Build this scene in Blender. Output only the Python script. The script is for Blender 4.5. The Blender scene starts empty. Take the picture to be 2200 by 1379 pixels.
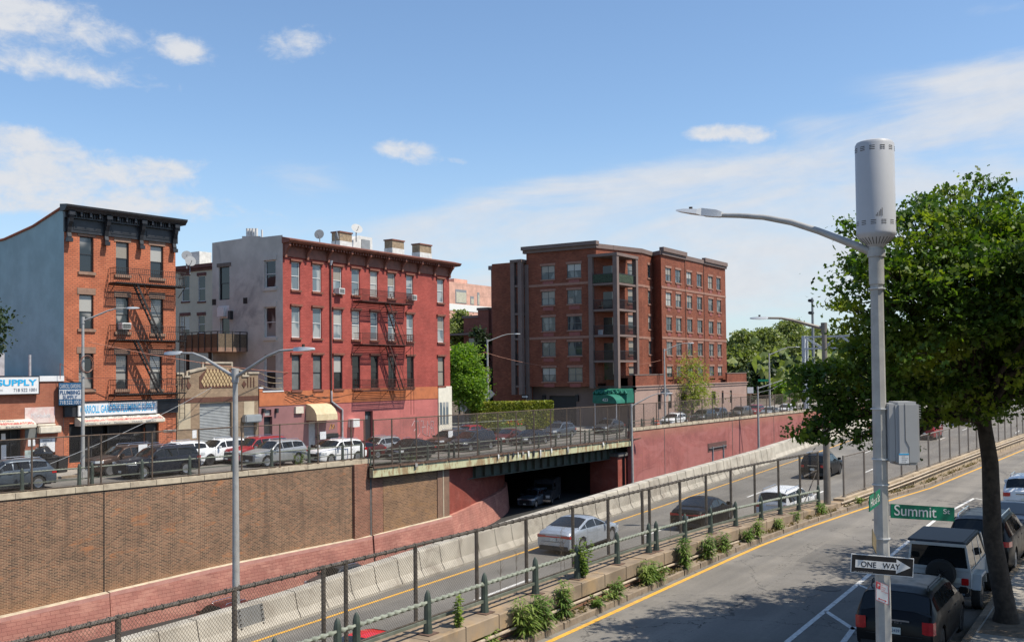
import bpy, bmesh, math, random
import numpy as np
from mathutils import Vector, Matrix
PI=math.pi; R=math.radians
random.seed(7); rng=np.random.default_rng(7)
sc=bpy.context.scene; C=sc.collection
# ------------------------------------------------------------------ camera
CAMH=6.0; YAW=R(33.3); PITCH=0.026; ROLL=0.011; SHY=0.0255; FPX=2100.0
camd=bpy.data.cameras.new('camera'); cam=bpy.data.objects.new('camera',camd); C.objects.link(cam)
camd.sensor_width=36; camd.sensor_fit='HORIZONTAL'; camd.lens=36*FPX/2200; camd.shift_y=SHY
camd.clip_start=0.2; camd.clip_end=3000
CM=Matrix.Rotation(YAW-PI/2,4,'Z')@Matrix.Rotation(PI/2+PITCH,4,'X')@Matrix.Rotation(-ROLL,4,'Z')
cam.matrix_world=Matrix.Translation((0,0,CAMH))@CM
sc.camera=cam
# survey helpers: a point sighted in the photograph, intersected with a real plane of the place
def ray(px,py): return CM.to_3x3()@Vector(((px-1100)/FPX,-(py-689.5)/FPX+SHY*2200/FPX,-1))
def onz(px,py,z=0):
    r=ray(px,py); return Vector((0,0,CAMH))+r*((z-CAMH)/r.z)
def ony(px,py,y):
    r=ray(px,py); return Vector((0,0,CAMH))+r*(y/r.y)
def onx(px,py,x):
    r=ray(px,py); return Vector((0,0,CAMH))+r*(x/r.x)
# ------------------------------------------------------------------ sun, sky
SUN_EL=R(58); SUN_DIR=Vector((0.27,-1.0,0)).normalized()      # towards the sun, horizontal
sv=Vector((SUN_DIR.x*math.cos(SUN_EL),SUN_DIR.y*math.cos(SUN_EL),math.sin(SUN_EL)))
sund=bpy.data.lights.new('sun','SUN'); sund.energy=5.0; sund.angle=R(0.5); sund.color=(1.0,0.925,0.80)
sun=bpy.data.objects.new('sun',sund); C.objects.link(sun); sun.rotation_euler=sv.to_track_quat('Z','Y').to_euler()
sun.location=(0,0,60)
world=bpy.data.worlds.new("World"); sc.world=world; world.use_nodes=True
sc.view_settings.view_transform='Standard'; sc.view_settings.look='None'; sc.view_settings.gamma=1; sc.view_settings.exposure=0.38
sc.cycles.max_bounces=7; sc.cycles.transparent_max_bounces=24; sc.cycles.diffuse_bounces=3; sc.cycles.glossy_bounces=3
sc.cycles.caustics_reflective=False; sc.cycles.caustics_refractive=False
class NT:
    def __init__(s,t): s.t=t; s.n=t.nodes; s.l=t.links
    def new(s,ty,**k):
        n=s.n.new(ty)
        for a,b in k.items(): setattr(n,a,b)
        return n
    def put(s,sock,v):
        if isinstance(v,bpy.types.NodeSocket): s.l.new(v,sock)
        elif v is not None: sock.default_value=v
    def m(s,op,a,b=None,c=None,clamp=False):
        n=s.n.new('ShaderNodeMath'); n.operation=op; n.use_clamp=clamp
        s.put(n.inputs[0],a); s.put(n.inputs[1],b); s.put(n.inputs[2],c); return n.outputs[0]
    def mix(s,f,a,b,mode='MIX'):
        n=s.n.new('ShaderNodeMix'); n.data_type='RGBA'; n.blend_type=mode
        s.put(n.inputs[0],f); s.put(n.inputs[6],a); s.put(n.inputs[7],b); return n.outputs[2]
    def noise(s,vec,scale,detail=4,rough=.55,dist=0):
        n=s.n.new('ShaderNodeTexNoise'); s.put(n.inputs['Vector'],vec); n.inputs['Scale'].default_value=scale
        n.inputs['Detail'].default_value=detail; n.inputs['Roughness'].default_value=rough; n.inputs['Distortion'].default_value=dist
        return n.outputs[0]
    def ramp(s,f,lo,hi,a=0.,b=1.):
        n=s.n.new('ShaderNodeMapRange'); n.interpolation_type='SMOOTHSTEP'; s.put(n.inputs[0],f)
        n.inputs[1].default_value=lo; n.inputs[2].default_value=hi; n.inputs[3].default_value=a; n.inputs[4].default_value=b
        return n.outputs[0]
    def vec(s,x,y,z):
        n=s.n.new('ShaderNodeCombineXYZ'); s.put(n.inputs[0],x); s.put(n.inputs[1],y); s.put(n.inputs[2],z); return n.outputs[0]
wt=NT(world.node_tree); wt.n.clear()
sky=wt.new('ShaderNodeTexSky'); sky.sky_type='NISHITA'; sky.sun_disc=False; sky.sun_elevation=SUN_EL
sky.sun_rotation=math.atan2(sv.x,sv.y); sky.altitude=20; sky.air_density=1.0; sky.dust_density=0.6; sky.ozone_density=2.2
geo=wt.new('ShaderNodeTexCoord'); sx=wt.new('ShaderNodeSeparateXYZ'); wt.l.new(geo.outputs['Generated'],sx.inputs[0])
DX,DY,DZ=sx.outputs
AZ=wt.m('ARCTAN2',DY,DX); EL=wt.m('ARCSINE',DZ)
sv3=wt.vec(wt.m('MULTIPLY',AZ,9.0),wt.m('MULTIPLY',EL,26.0),0.0)
n1=wt.noise(sv3,1.0,8,.62,.35)
sv4=wt.vec(wt.m('MULTIPLY',wt.m('ADD',AZ,wt.m('MULTIPLY',EL,-.35)),3.6),wt.m('MULTIPLY',wt.m('ADD',EL,wt.m('MULTIPLY',AZ,.12)),17.0),3.3)
n2=wt.noise(sv4,1.0,7,.6,.6)
sv5=wt.vec(wt.m('MULTIPLY',AZ,40.0),wt.m('MULTIPLY',EL,60.0),1.0); n3=wt.noise(sv5,1.0,6,.65,.3)
# the day's clouds: (image x, image y, half width, half height, tilt, strength, 0 puffy / 1 wispy)
CL=[(90,45,200,44,3,1.05,0),(20,30,80,40,0,.5,0),(160,160,190,24,2,1.0,0),(60,312,150,24,4,1.1,0),(20,275,60,16,0,.7,0),(200,325,100,8,3,.4,1),
 (640,88,85,34,-6,1.05,0),(402,115,50,26,10,.95,0),(360,362,60,24,4,1.0,0),(190,368,120,18,3,.8,0),(190,412,320,34,5,1.25,0),(60,440,150,22,0,.9,0),
 (865,325,66,26,8,1.45,0),(980,346,26,9,5,.6,0),(1518,285,52,17,-3,1.2,0),(1620,290,60,24,4,.95,0),(1750,265,70,18,2,.45,1),
 (620,375,110,46,12,.85,1),(700,400,160,60,-20,.3,1),(600,520,260,60,0,.35,1),
 (1150,480,330,50,-7,1.5,1),(1560,440,420,58,-3,1.6,1),(1000,520,260,34,-9,.7,1),(1400,560,420,40,-3,.75,1),(1800,590,400,70,0,.85,1),
 (1950,310,430,48,-5,1.3,1),(2120,250,190,80,-18,1.3,1),(2100,170,170,36,3,.75,1),(2130,20,100,18,0,.6,1),(1900,500,420,34,2,.55,1),(2190,370,120,16,0,.4,1),
 (1650,640,300,40,0,.5,1),(430,350,25,10,0,.4,0),(780,350,120,12,3,.25,1),(1150,420,260,26,-10,.4,1),(1300,640,900,60,0,.5,1)]
mp=None; mw=None
for (cx,cy,hw,hh,tl,st,kind) in CL:
    r=ray(cx,cy).normalized(); a0=math.atan2(r.y,r.x); e0=math.asin(r.z)
    ha=hw/FPX*1.1; he=hh/FPX*1.1; t=R(-tl)
    da=wt.m('MULTIPLY',wt.m('SUBTRACT',a0,AZ),math.cos(e0)); de=wt.m('SUBTRACT',EL,e0)
    u=wt.m('ADD',wt.m('MULTIPLY',da,math.cos(t)/ha),wt.m('MULTIPLY',de,math.sin(t)/ha))
    v=wt.m('ADD',wt.m('MULTIPLY',da,-math.sin(t)/he),wt.m('MULTIPLY',de,math.cos(t)/he))
    d=wt.m('ADD',wt.m('MULTIPLY',u,u),wt.m('MULTIPLY',v,v))
    g=wt.m('MULTIPLY',wt.m('EXPONENT',wt.m('MULTIPLY',d,-1.0)),st)
    if kind==0: mp=g if mp is None else wt.m('ADD',mp,g)
    else: mw=g if mw is None else wt.m('ADD',mw,g)
puff=wt.m('SUBTRACT',wt.m('MULTIPLY',wt.m('MINIMUM',mp,1.15),1.25),wt.m('MULTIPLY',wt.m('SUBTRACT',.66,wt.m('ADD',wt.m('MULTIPLY',n1,.5),wt.m('MULTIPLY',n3,.5))),3.6))
puff=wt.m('MULTIPLY',wt.ramp(puff,0.0,1.1,0,.95),wt.ramp(mp,.05,.4,0,1))
wisp=wt.m('MULTIPLY',wt.ramp(wt.m('ADD',wt.m('MINIMUM',mw,1.25),wt.m('MULTIPLY',wt.m('SUBTRACT',wt.m('ADD',wt.m('MULTIPLY',n2,.75),wt.m('MULTIPLY',n1,.25)),.5),4.2)),.25,1.75,0,.9),wt.ramp(mw,.05,.5,0,1))
cl=wt.m('MAXIMUM',puff,wisp,None)
hz=wt.ramp(EL,0.0,.26,.5,0.0)
ccol=wt.mix(n3,(5.2,5.45,5.9,1),(6.3,6.4,6.6,1))
c1=wt.mix(hz,wt.mix(1.,sky.outputs[0],(1.20,1.30,1.36,1),'MULTIPLY'),(4.6,5.5,6.6,1))
c2=wt.mix(cl,c1,ccol)
bg=wt.new('ShaderNodeBackground'); wt.l.new(c2,bg.inputs[0]); bg.inputs[1].default_value=0.098
wo=wt.new('ShaderNodeOutputWorld'); wt.l.new(bg.outputs[0],wo.inputs[0])
# ------------------------------------------------------------------ materials
def NM(name):
    m=bpy.data.materials.new(name); m.use_nodes=True; t=NT(m.node_tree)
    b=t.n['Principled BSDF']; return m,t,b
def wpos(t):
    return t.new('ShaderNodeNewGeometry').outputs['Position']
def opos(t): return t.new('ShaderNodeTexCoord').outputs['Object']
def c4(c,k=1.): return (min(c[0]*k,1),min(c[1]*k,1),min(c[2]*k,1),1)
def mat(name,col,rough=.7,metal=0.,var=.18,scale=3.,bump=0.,bscale=30.,spec=.4,obj=False,coat=0.,dirt=None,dscale=.8):
    m,t,b=NM(name); p=opos(t) if obj else wpos(t)
    f=t.ramp(t.noise(p,scale,5,.6),.3,.7)
    c=t.mix(f,c4(col,1-var),c4(col,1+var))
    if dirt: c=t.mix(t.ramp(t.noise(p,dscale,7,.68,.5),.5,.68,0,dirt[3]),c,c4(dirt))
    t.l.new(c,b.inputs['Base Color']); b.inputs['Roughness'].default_value=rough; b.inputs['Metallic'].default_value=metal
    b.inputs['Specular IOR Level'].default_value=spec; b.inputs['Coat Weight'].default_value=coat; b.inputs['Coat Roughness'].default_value=.06
    if bump:
        bp=t.new('ShaderNodeBump'); bp.inputs['Strength'].default_value=bump; bp.inputs['Distance'].default_value=.02
        t.put(bp.inputs['Height'],t.noise(p,bscale,5,.6)); t.l.new(bp.outputs[0],b.inputs['Normal'])
    return m
def brick(name,c1,c2,mortar,bw=.21,bh=.067,ms=.012,patch=None,pscale=.35,pth=(.55,.68),rough=.85,streak=None,bump=.5,zmix=None,sp2=None):
    m,t,b=NM(name); p=wpos(t); s=t.new('ShaderNodeSeparateXYZ'); t.l.new(p,s.inputs[0])
    u=t.m('ADD',s.outputs[0],s.outputs[1]); v=t.vec(u,s.outputs[2],0.)
    br=t.new('ShaderNodeTexBrick'); t.l.new(v,br.inputs['Vector']); br.inputs['Scale'].default_value=1
    br.inputs['Brick Width'].default_value=bw; br.inputs['Row Height'].default_value=bh; br.inputs['Mortar Size'].default_value=ms
    br.inputs['Mortar Smooth'].default_value=.3; br.inputs['Bias'].default_value=0
    br.inputs['Color1'].default_value=c4(c1); br.inputs['Color2'].default_value=c4(c2); br.inputs['Mortar'].default_value=c4(mortar)
    c=br.outputs[0]
    f=t.ramp(t.noise(v,.5,6,.65),.3,.7,.0,1.)
    c=t.mix(f,t.mix(.5,c,c4((.0,.0,.0)),'MIX') if False else t.mix(1.,c,(.80,.80,.80,1),'MULTIPLY'),t.mix(1.,c,(1.15,1.13,1.1,1),'MULTIPLY'))
    if patch:
        pv=t.vec(t.m('MULTIPLY',u,.45),s.outputs[2],2.)
        c=t.mix(t.ramp(t.noise(pv,pscale*3,8,.72,.8),pth[0],pth[1],0,patch[3]),c,c4(patch))
    if sp2: c=t.mix(t.ramp(t.noise(v,3.5,8,.75,.4),.6,.68,0,sp2[3]),c,c4(sp2))
    if streak:
        sv_=t.vec(t.m('MULTIPLY',u,2.2),t.m('MULTIPLY',s.outputs[2],.12),5.)
        c=t.mix(t.ramp(t.noise(sv_,1.0,6,.6),.52,.72,0,streak[3]),c,c4(streak))
    if zmix: # (z0,z1,color,amount): old paint that stops at a height
        c=t.mix(t.ramp(t.m('ADD',s.outputs[2],t.m('MULTIPLY',t.noise(v,.8,4),.5)),zmix[0],zmix[1],0,zmix[3]),c,c4(zmix[2]))
    t.l.new(c,b.inputs['Base Color']); b.inputs['Roughness'].default_value=rough; b.inputs['Specular IOR Level'].default_value=.25
    bp=t.new('ShaderNodeBump'); bp.inputs['Strength'].default_value=bump; bp.inputs['Distance'].default_value=.01
    t.put(bp.inputs['Height'],t.m('ADD',br.outputs[1] if False else t.m('SUBTRACT',1.,br.outputs[1]),t.m('MULTIPLY',t.noise(v,25,3),.4))); t.l.new(bp.outputs[0],b.inputs['Normal'])
    return m
def glassmat(name,col=(.02,.025,.03),rough=.04,curtain=None,spec=.9,var=None):
    m,t,b=NM(name); p=wpos(t)
    c=c4(col)
    if curtain:
        s=t.new('ShaderNodeSeparateXYZ'); t.l.new(p,s.inputs[0])
        v=t.vec(t.m('MULTIPLY',t.m('ADD',s.outputs[0],s.outputs[1]),.8),t.m('MULTIPLY',s.outputs[2],.35),0.)
        c=t.mix(t.ramp(t.noise(v,1.1,1,.3),.5,.56,0,curtain[3]),c4(col),c4(curtain))
    t.put(b.inputs['Base Color'],c); b.inputs['Roughness'].default_value=rough; b.inputs['Specular IOR Level'].default_value=spec*.62
    b.inputs['IOR'].default_value=1.52
    bp=t.new('ShaderNodeBump'); bp.inputs['Strength'].default_value=.12; bp.inputs['Distance'].default_value=.02
    t.put(bp.inputs['Height'],t.noise(p,1.7,2,.5)); t.l.new(bp.outputs[0],b.inputs['Normal'])
    return m
def meshmat(name,col,p=.058,w=.085):
    m,t,b=NM(name); pos=wpos(t); s=t.new('ShaderNodeSeparateXYZ'); t.l.new(pos,s.inputs[0])
    u=t.m('ADD',s.outputs[0],t.m('MULTIPLY',s.outputs[1],0.0)); z=t.m('MULTIPLY',s.outputs[2],.8)
    al=None
    for sg in (1,-1):
        q=t.m('DIVIDE',t.m('ADD',u,t.m('MULTIPLY',z,sg)),p)
        d=t.m('ABSOLUTE',t.m('SUBTRACT',t.m('FRACT',q),.5)); k=t.m('LESS_THAN',d,w)
        al=k if al is None else t.m('MAXIMUM',al,k)
    t.put(b.inputs['Base Color'],t.mix(t.noise(pos,2.,4),c4(col,.6),c4(col,1.3))); b.inputs['Roughness'].default_value=.7; b.inputs['Metallic'].default_value=.2
    t.l.new(al,b.inputs['Alpha']); return m
def leafmat(name,c1,c2,c3,tr=.45):
    m=bpy.data.materials.new(name); m.use_nodes=True; t=NT(m.node_tree); t.n.clear()
    g=t.new('ShaderNodeNewGeometry'); rnd=g.outputs['Random Per Island']
    c=t.mix(rnd,c4(c1),c4(c2)); c=t.mix(t.ramp(t.noise(g.outputs['Position'],.9,3),.45,.7),c,c4(c3))
    d=t.new('ShaderNodeBsdfPrincipled'); t.l.new(c,d.inputs['Base Color']); d.inputs['Roughness'].default_value=.5; d.inputs['Specular IOR Level'].default_value=.3
    tb=t.new('ShaderNodeBsdfTranslucent'); t.l.new(t.mix(1.,c,(1.35,1.5,.5,1),'MULTIPLY'),tb.inputs[0])
    mx=t.new('ShaderNodeMixShader'); mx.inputs[0].default_value=tr; t.l.new(d.outputs[0],mx.inputs[1]); t.l.new(tb.outputs[0],mx.inputs[2])
    o=t.new('ShaderNodeOutputMaterial'); t.l.new(mx.outputs[0],o.inputs[0]); return m
# ------------------------------------------------------------------ mesh building
class MB:
    def __init__(s): s.v=[]; s.f=[]; s.k=[]
    def add(s,vs,fs,k=0):
        o=len(s.v); s.v+= [tuple(v) for v in vs]; s.f+=[tuple(i+o for i in f) for f in fs]; s.k+=[k]*len(fs); return s
    def box(s,x0,x1,y0,y1,z0,z1,k=0,M=None):
        vs=[Vector((x,y,z)) for z in (z0,z1) for y in (y0,y1) for x in (x0,x1)]
        if M is not None: vs=[M@v for v in vs]
        return s.add(vs,[(0,2,3,1),(4,5,7,6),(0,1,5,4),(1,3,7,5),(3,2,6,7),(2,0,4,6)],k)
    def cyl(s,p0,p1,r0,r1=None,n=10,k=0,cap=True):
        p0=Vector(p0); p1=Vector(p1); r1=r0 if r1 is None else r1; d=(p1-p0)
        if d.length<1e-6: return s
        q=d.normalized().to_track_quat('Z','Y'); vs=[]
        for p,r in ((p0,r0),(p1,r1)):
            for i in range(n):
                a=2*PI*(i+.5)/n; vs.append(p+q@Vector((math.cos(a)*r,math.sin(a)*r,0)))
        fs=[(i,(i+1)%n,n+(i+1)%n,n+i) for i in range(n)]
        if cap: fs+=[tuple(range(n-1,-1,-1)),tuple(range(n,2*n))]
        return s.add(vs,fs,k)
    def tube(s,pts,r,n=8,k=0):
        pts=[Vector(p) for p in pts]; m=len(pts); rr=r if isinstance(r,(list,tuple)) else [r]*m; vs=[]
        for i,p in enumerate(pts):
            d=(pts[min(i+1,m-1)]-pts[max(i-1,0)]).normalized()
            up=Vector((0,0,1)) if abs(d.z)<.95 else Vector((1,0,0))
            a=d.cross(up).normalized(); b=a.cross(d)
            for j in range(n):
                t=2*PI*j/n; vs.append(p+(a*math.cos(t)+b*math.sin(t))*rr[i])
        fs=[(i*n+j,i*n+(j+1)%n,(i+1)*n+(j+1)%n,(i+1)*n+j) for i in range(m-1) for j in range(n)]
        fs+=[tuple(range(n-1,-1,-1)),tuple(range((m-1)*n,m*n))]
        return s.add(vs,fs,k)
    def bar(s,p0,p1,w,h,k=0):   # rectangular bar from p0 to p1, w across, h upwards
        p0=Vector(p0);p1=Vector(p1); d=(p1-p0).normalized(); up=Vector((0,0,1)) if abs(d.z)<.97 else Vector((0,1,0))
        a=d.cross(up).normalized()*w/2; b=a.cross(d).normalized()*h/2
        vs=[p+x*a+y*b for p in (p0,p1) for x,y in ((-1,-1),(1,-1),(1,1),(-1,1))]
        return s.add(vs,[(3,2,1,0),(4,5,6,7),(0,1,5,4),(1,2,6,5),(2,3,7,6),(3,0,4,7)],k)
    def poly(s,pts,k=0): return s.add(pts,[tuple(range(len(pts)))],k)
    def prism(s,pts,ext,k=0):   # polygon extruded by the vector ext
        pts=[Vector(p) for p in pts]; e=Vector(ext); n=len(pts)
        fs=[tuple(range(n-1,-1,-1)),tuple(range(n,2*n))]+[(i,(i+1)%n,n+(i+1)%n,n+i) for i in range(n)]
        return s.add(pts+[p+e for p in pts],fs,k)
    def sweep(s,path,prof,k=0,closed=False,caps=True):  # path of (x,y,z); profile of (side,up); side is left of travel
        path=[Vector(p) for p in path]; m=len(path); vs=[]; n=len(prof)
        for i,p in enumerate(path):
            d=(path[min(i+1,m-1)]-path[max(i-1,0)]); d.z=0; d.normalize(); l=Vector((-d.y,d.x,0))
            for a,b in prof: vs.append(p+l*a+Vector((0,0,b)))
        fs=[(i*n+j,(i+1)*n+j,(i+1)*n+(j+1)%n,i*n+(j+1)%n) for i in range(m-1) for j in range(n if closed else n-1)]
        if closed and caps: fs+=[tuple(range(n)),tuple(range(m*n-1,(m-1)*n-1,-1))]
        return s.add(vs,fs,k)
    def lathe(s,c,prof,n=16,k=0,axis=None):
        c=Vector(c); vs=[]
        q=Vector(axis).normalized().to_track_quat('Z','Y') if axis else None
        for r,z in prof:
            for i in range(n):
                a=2*PI*i/n; w=Vector((r*math.cos(a),r*math.sin(a),z)); vs.append(c+(q@w if q else w))
        m=len(prof); fs=[(i*n+j,i*n+(j+1)%n,(i+1)*n+(j+1)%n,(i+1)*n+j) for i in range(m-1) for j in range(n)]
        fs+=[tuple(range(n-1,-1,-1)),tuple(range((m-1)*n,m*n))]
        return s.add(vs,fs,k)
    def build(s,name,mats,parent=None,base=None,smooth=None,bevel=0,fixn=True):
        me=bpy.data.meshes.new(name); b=Vector(base) if base is not None else (ORG.get(parent.name,Vector((0,0,0))) if parent is not None else Vector((0,0,0)))
        me.from_pydata([(v[0]-b.x,v[1]-b.y,v[2]-b.z) for v in s.v],[],s.f)
        for m in (mats if isinstance(mats,(list,tuple)) else [mats]): me.materials.append(m)
        if any(s.k): me.polygons.foreach_set('material_index',s.k)
        if fixn:
            bm=bmesh.new(); bm.from_mesh(me); bmesh.ops.recalc_face_normals(bm,faces=bm.faces)
            if bevel: bmesh.ops.bevel(bm,geom=list(bm.edges),offset=bevel,segments=2,affect='EDGES',clamp_overlap=True)
            bm.to_mesh(me); bm.free()
        if smooth:
            me.polygons.foreach_set('use_smooth',[True]*len(me.polygons)); me.set_sharp_from_angle(angle=R(smooth))
        me.update(); o=bpy.data.objects.new(name,me); C.objects.link(o); ORG[o.name]=b
        if parent is not None: o.parent=parent
        else: o.location=b
        return o
ORG={}
def thing(name,label,cat,loc=(0,0,0),group=None):
    o=bpy.data.objects.new(name,None); C.objects.link(o); o.location=loc; o.empty_display_size=.2; ORG[o.name]=Vector(loc)
    o['label']=label; o['category']=cat
    if group: o['group']=group
    return o
def tag(o,label,cat,group=None,kind=None):
    o['label']=label; o['category']=cat
    if group: o['group']=group
    if kind: o['kind']=kind
    return o
def struct(o,kind='structure'): o['kind']=kind; return o
def children(o): return CH.get(o.name,[])
def copy_tree(root,loc,rz=0.,label=None,group=None,mats=None):
    r=root.copy(); C.objects.link(r); r.location=loc; r.rotation_euler=(0,0,rz)
    if label: r['label']=label
    if group: r['group']=group
    for ch in root.children:
        c=ch.copy(); C.objects.link(c); c.parent=r
        for g in ch.children:
            d=g.copy(); C.objects.link(d); d.parent=c
            if mats: remat(d,mats)
        if mats: remat(c,mats)
    return r
def remat(o,mats):
    for i,sl in enumerate(o.material_slots):
        if sl.material and sl.material.name in mats:
            nm=mats[sl.material.name]; sl.link='OBJECT'; sl.material=nm
def textmesh(txt,name,P,u,up,w,h,m,parent,out=(0,0,0),bold=0.,ext=.01,shear=0.):
    """lettering fitted in a w x h box whose lower left corner is P, u = reading direction"""
    cu=bpy.data.curves.new(name,'FONT'); cu.body=txt; cu.extrude=.0; cu.offset=bold; cu.shear=shear
    ob=bpy.data.objects.new(name,cu); C.objects.link(ob)
    dg=bpy.context.evaluated_depsgraph_get(); me=bpy.data.meshes.new_from_object(ob.evaluated_get(dg)); bpy.data.objects.remove(ob); bpy.data.curves.remove(cu)
    n=len(me.vertices); co=np.empty(n*3); me.vertices.foreach_get('co',co); co=co.reshape(-1,3)
    mn=co.min(0); mx=co.max(0); sx=w/(mx[0]-mn[0]); sy=h/(mx[1]-mn[1]) if h else sx
    P=Vector(P); u=Vector(u); up=Vector(up); nn=u.cross(up)
    vs=[P+u*((c[0]-mn[0])*sx)+up*((c[1]-mn[1])*sy)+nn*ext for c in co]
    fs=[tuple(p.vertices) for p in me.polygons]; bpy.data.meshes.remove(me)
    b=MB(); b.add(vs,fs); return b.build(name,m,parent,fixn=False)
# ------------------------------------------------------------------ levels and lines of the place (metres; x along the street, y to the left)
def lerp(x,pts):
    if x<=pts[0][0]: return pts[0][1]
    for (a,b),(c,d) in zip(pts,pts[1:]):
        if x<=c: return b+(d-b)*(x-a)/(c-a)
    return pts[-1][1]
def z_exp(x): return lerp(x,[(-40,-2.3),(28,-1.0),(80,-.03),(130,.6),(400,1.5)])
def z_low(x): return lerp(x,[(-40,-10),(22,-9.3),(32,-8.3),(45,-7.9),(60,-7.2),(80,-7.0),(200,-6.6)])
def z_str(x): return lerp(x,[(-40,0),(46,0),(60,-.75),(90,-1.05),(104,-.8),(400,-.8)])
def off(x): return lerp(x,[(32,0),(37,-.25),(44,-.85),(52.6,-1.9),(66,-2.6),(80,-3.3),(110,-5),(200,-12),(400,-40)])
def ywall(x): return lerp(x,[(-40,60),(0,54),(27.8,49.98),(38,48.45),(52.6,46.75),(62,46.5),(93,46.2),(145,43.6),(200,40),(400,20)])
asph=None
def asphalt(name,base,crack=True,k=1.):
    m,t,b=NM(name); p=wpos(t)
    c=t.mix(t.noise(p,120,3,.7),c4(base,.72),c4(base,1.3))
    c=t.mix(t.ramp(t.noise(p,14,5,.75),.35,.65),c,t.mix(1.,c,(.86,.86,.86,1),'MULTIPLY'))
    c=t.mix(t.ramp(t.noise(p,.35,6,.6,.4),.38,.66),c,t.mix(1.,c,(.80,.80,.80,1),'MULTIPLY'))
    s=t.new('ShaderNodeSeparateXYZ'); t.l.new(p,s.inputs[0])
    w=t.vec(t.m('MULTIPLY',s.outputs[0],.05),t.m('MULTIPLY',s.outputs[1],.9),0.)
    c=t.mix(t.ramp(t.noise(w,1.,5,.6),.4,.62,0,.8),c,t.mix(1.,c,(1.28,1.26,1.22,1),'MULTIPLY'))
    if crack:
        v=t.new('ShaderNodeTexVoronoi'); v.feature='DISTANCE_TO_EDGE'; v.inputs['Scale'].default_value=2.4
        t.l.new(t.vec(t.m('ADD',s.outputs[0],t.m('MULTIPLY',t.noise(p,2.5,4),.9)),t.m('ADD',s.outputs[1],t.m('MULTIPLY',t.noise(p,3.1,4),.9)),0.),v.inputs['Vector'])
        ln=t.m('LESS_THAN',v.outputs[0],.012); ms=t.ramp(t.noise(t.vec(t.m('MULTIPLY',s.outputs[0],.10),t.m('MULTIPLY',s.outputs[1],.8),4.),1.,5,.6),.56,.62)
        c=t.mix(t.m('MULTIPLY',t.m('MULTIPLY',ln,ms),.75),c,(.012,.012,.013,1))
        v2=t.new('ShaderNodeTexVoronoi'); v2.feature='DISTANCE_TO_EDGE'; v2.inputs['Scale'].default_value=.22
        t.l.new(t.vec(t.m('ADD',s.outputs[0],t.m('MULTIPLY',t.noise(p,1.5,5,.7),1.2)),t.m('ADD',s.outputs[1],t.m('MULTIPLY',t.noise(t.vec(s.outputs[1],s.outputs[0],7.),1.7,5,.7),1.2)),0.),v2.inputs['Vector'])
        c=t.mix(t.m('MULTIPLY',t.m('LESS_THAN',v2.outputs[0],.0035),.6),c,(.02,.02,.021,1))
    t.l.new(c,b.inputs['Base Color']); b.inputs['Roughness'].default_value=.88; b.inputs['Specular IOR Level'].default_value=.18
    bp=t.new('ShaderNodeBump'); bp.inputs['Strength'].default_value=.35; bp.inputs['Distance'].default_value=.006
    t.put(bp.inputs['Height'],t.noise(p,150,3,.6)); t.l.new(bp.outputs[0],b.inputs['Normal']); return m
M_asph=asphalt('asphalt',(.185,.172,.155)); M_exp=asphalt('asphalt_expressway',(.175,.165,.15),False); M_lstr=asphalt('asphalt_far',(.16,.15,.138),False)
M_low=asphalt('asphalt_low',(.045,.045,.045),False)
M_side=mat('sidewalk_concrete',(.30,.275,.24),.85,var=.14,scale=.9,bump=.2,dirt=(.16,.14,.12,.5))
M_earth=mat('earth',(.13,.10,.07),.95,var=.3,scale=4,bump=.5)
M_curb=mat('curb_stone',(.21,.165,.12),.85,var=.22,scale=3,bump=.4,dirt=(.11,.085,.065,.7),dscale=2)
M_yel=mat('yellow_paint',(.62,.33,.045),.7,var=.12,scale=8,dirt=(.26,.20,.12,.75),dscale=6)
M_wht=mat('white_paint',(.60,.59,.56),.7,var=.12,scale=8,dirt=(.22,.21,.20,.8),dscale=6)
def strip(name,xs,fl,fr,fz,m,n=1,kind='structure',zofs=0):
    b=MB(); vs=[]; fs=[]
    for x in xs:
        yl,yr=fl(x),fr(x)
        for j in range(n+1): vs.append((x,yr+(yl-yr)*j/n,(fz(x) if callable(fz) else fz)+zofs))
    for i in range(len(xs)-1):
        for j in range(n): a=i*(n+1)+j; fs.append((a,a+n+1,a+n+2,a+1))
    b.add(vs,fs); o=b.build(name,m,fixn=False)
    if kind: o['kind']=kind
    return o
def rg(a,b,s): return [a+(b-a)*i/max(1,int(round((b-a)/s))) for i in range(int(round((b-a)/s))+1)]
XS=rg(-30,60,2.5)+rg(65,160,5)+rg(180,400,20)
strip('road',XS,lambda x:12.0+off(x),lambda x:3.6+off(x)*.8,0.0,M_asph)
strip('expressway',XS,lambda x:lerp(x,[(0,21.4),(35,21.7),(60,22.0),(66,22.7),(90,23.7),(160,25.3)]),lambda x:12.6+off(x),z_exp,M_exp)
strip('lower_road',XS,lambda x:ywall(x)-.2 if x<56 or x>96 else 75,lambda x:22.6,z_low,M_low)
strip('side_street',XS,lambda x:54.5,lambda x:ywall(x)+.28,z_str,M_lstr)
strip('left_sidewalk',XS,lambda x:60 if x<76 or x>104 else 54.6,lambda x:54.5,z_str,M_side,zofs=.13)
strip('cross_street',[77,82,90,98,104],lambda x:200,lambda x:54.5,z_str,M_lstr,zofs=.002)
strip('left_ground',XS,lambda x:900,lambda x:59.9,z_str,M_earth,zofs=-.05)
strip('corner_pavement',[98.5,104,112,140],lambda x:75,lambda x:54.7,z_str,M_side,zofs=.15)
strip('right_sidewalk',XS,lambda x:3.45+off(x)*.8,lambda x:-1.6+off(x),.14,M_side)
M_pav=brick('block_pavers',(.13,.105,.085),(.19,.15,.12),(.09,.075,.06),bw=.42,bh=.2,ms=.02)
mm_=M_pav
strip('paver_strip',rg(10,70,3),lambda x:3.44+off(x)*.8,lambda x:1.9+off(x)*.8,.146,M_side)
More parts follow.
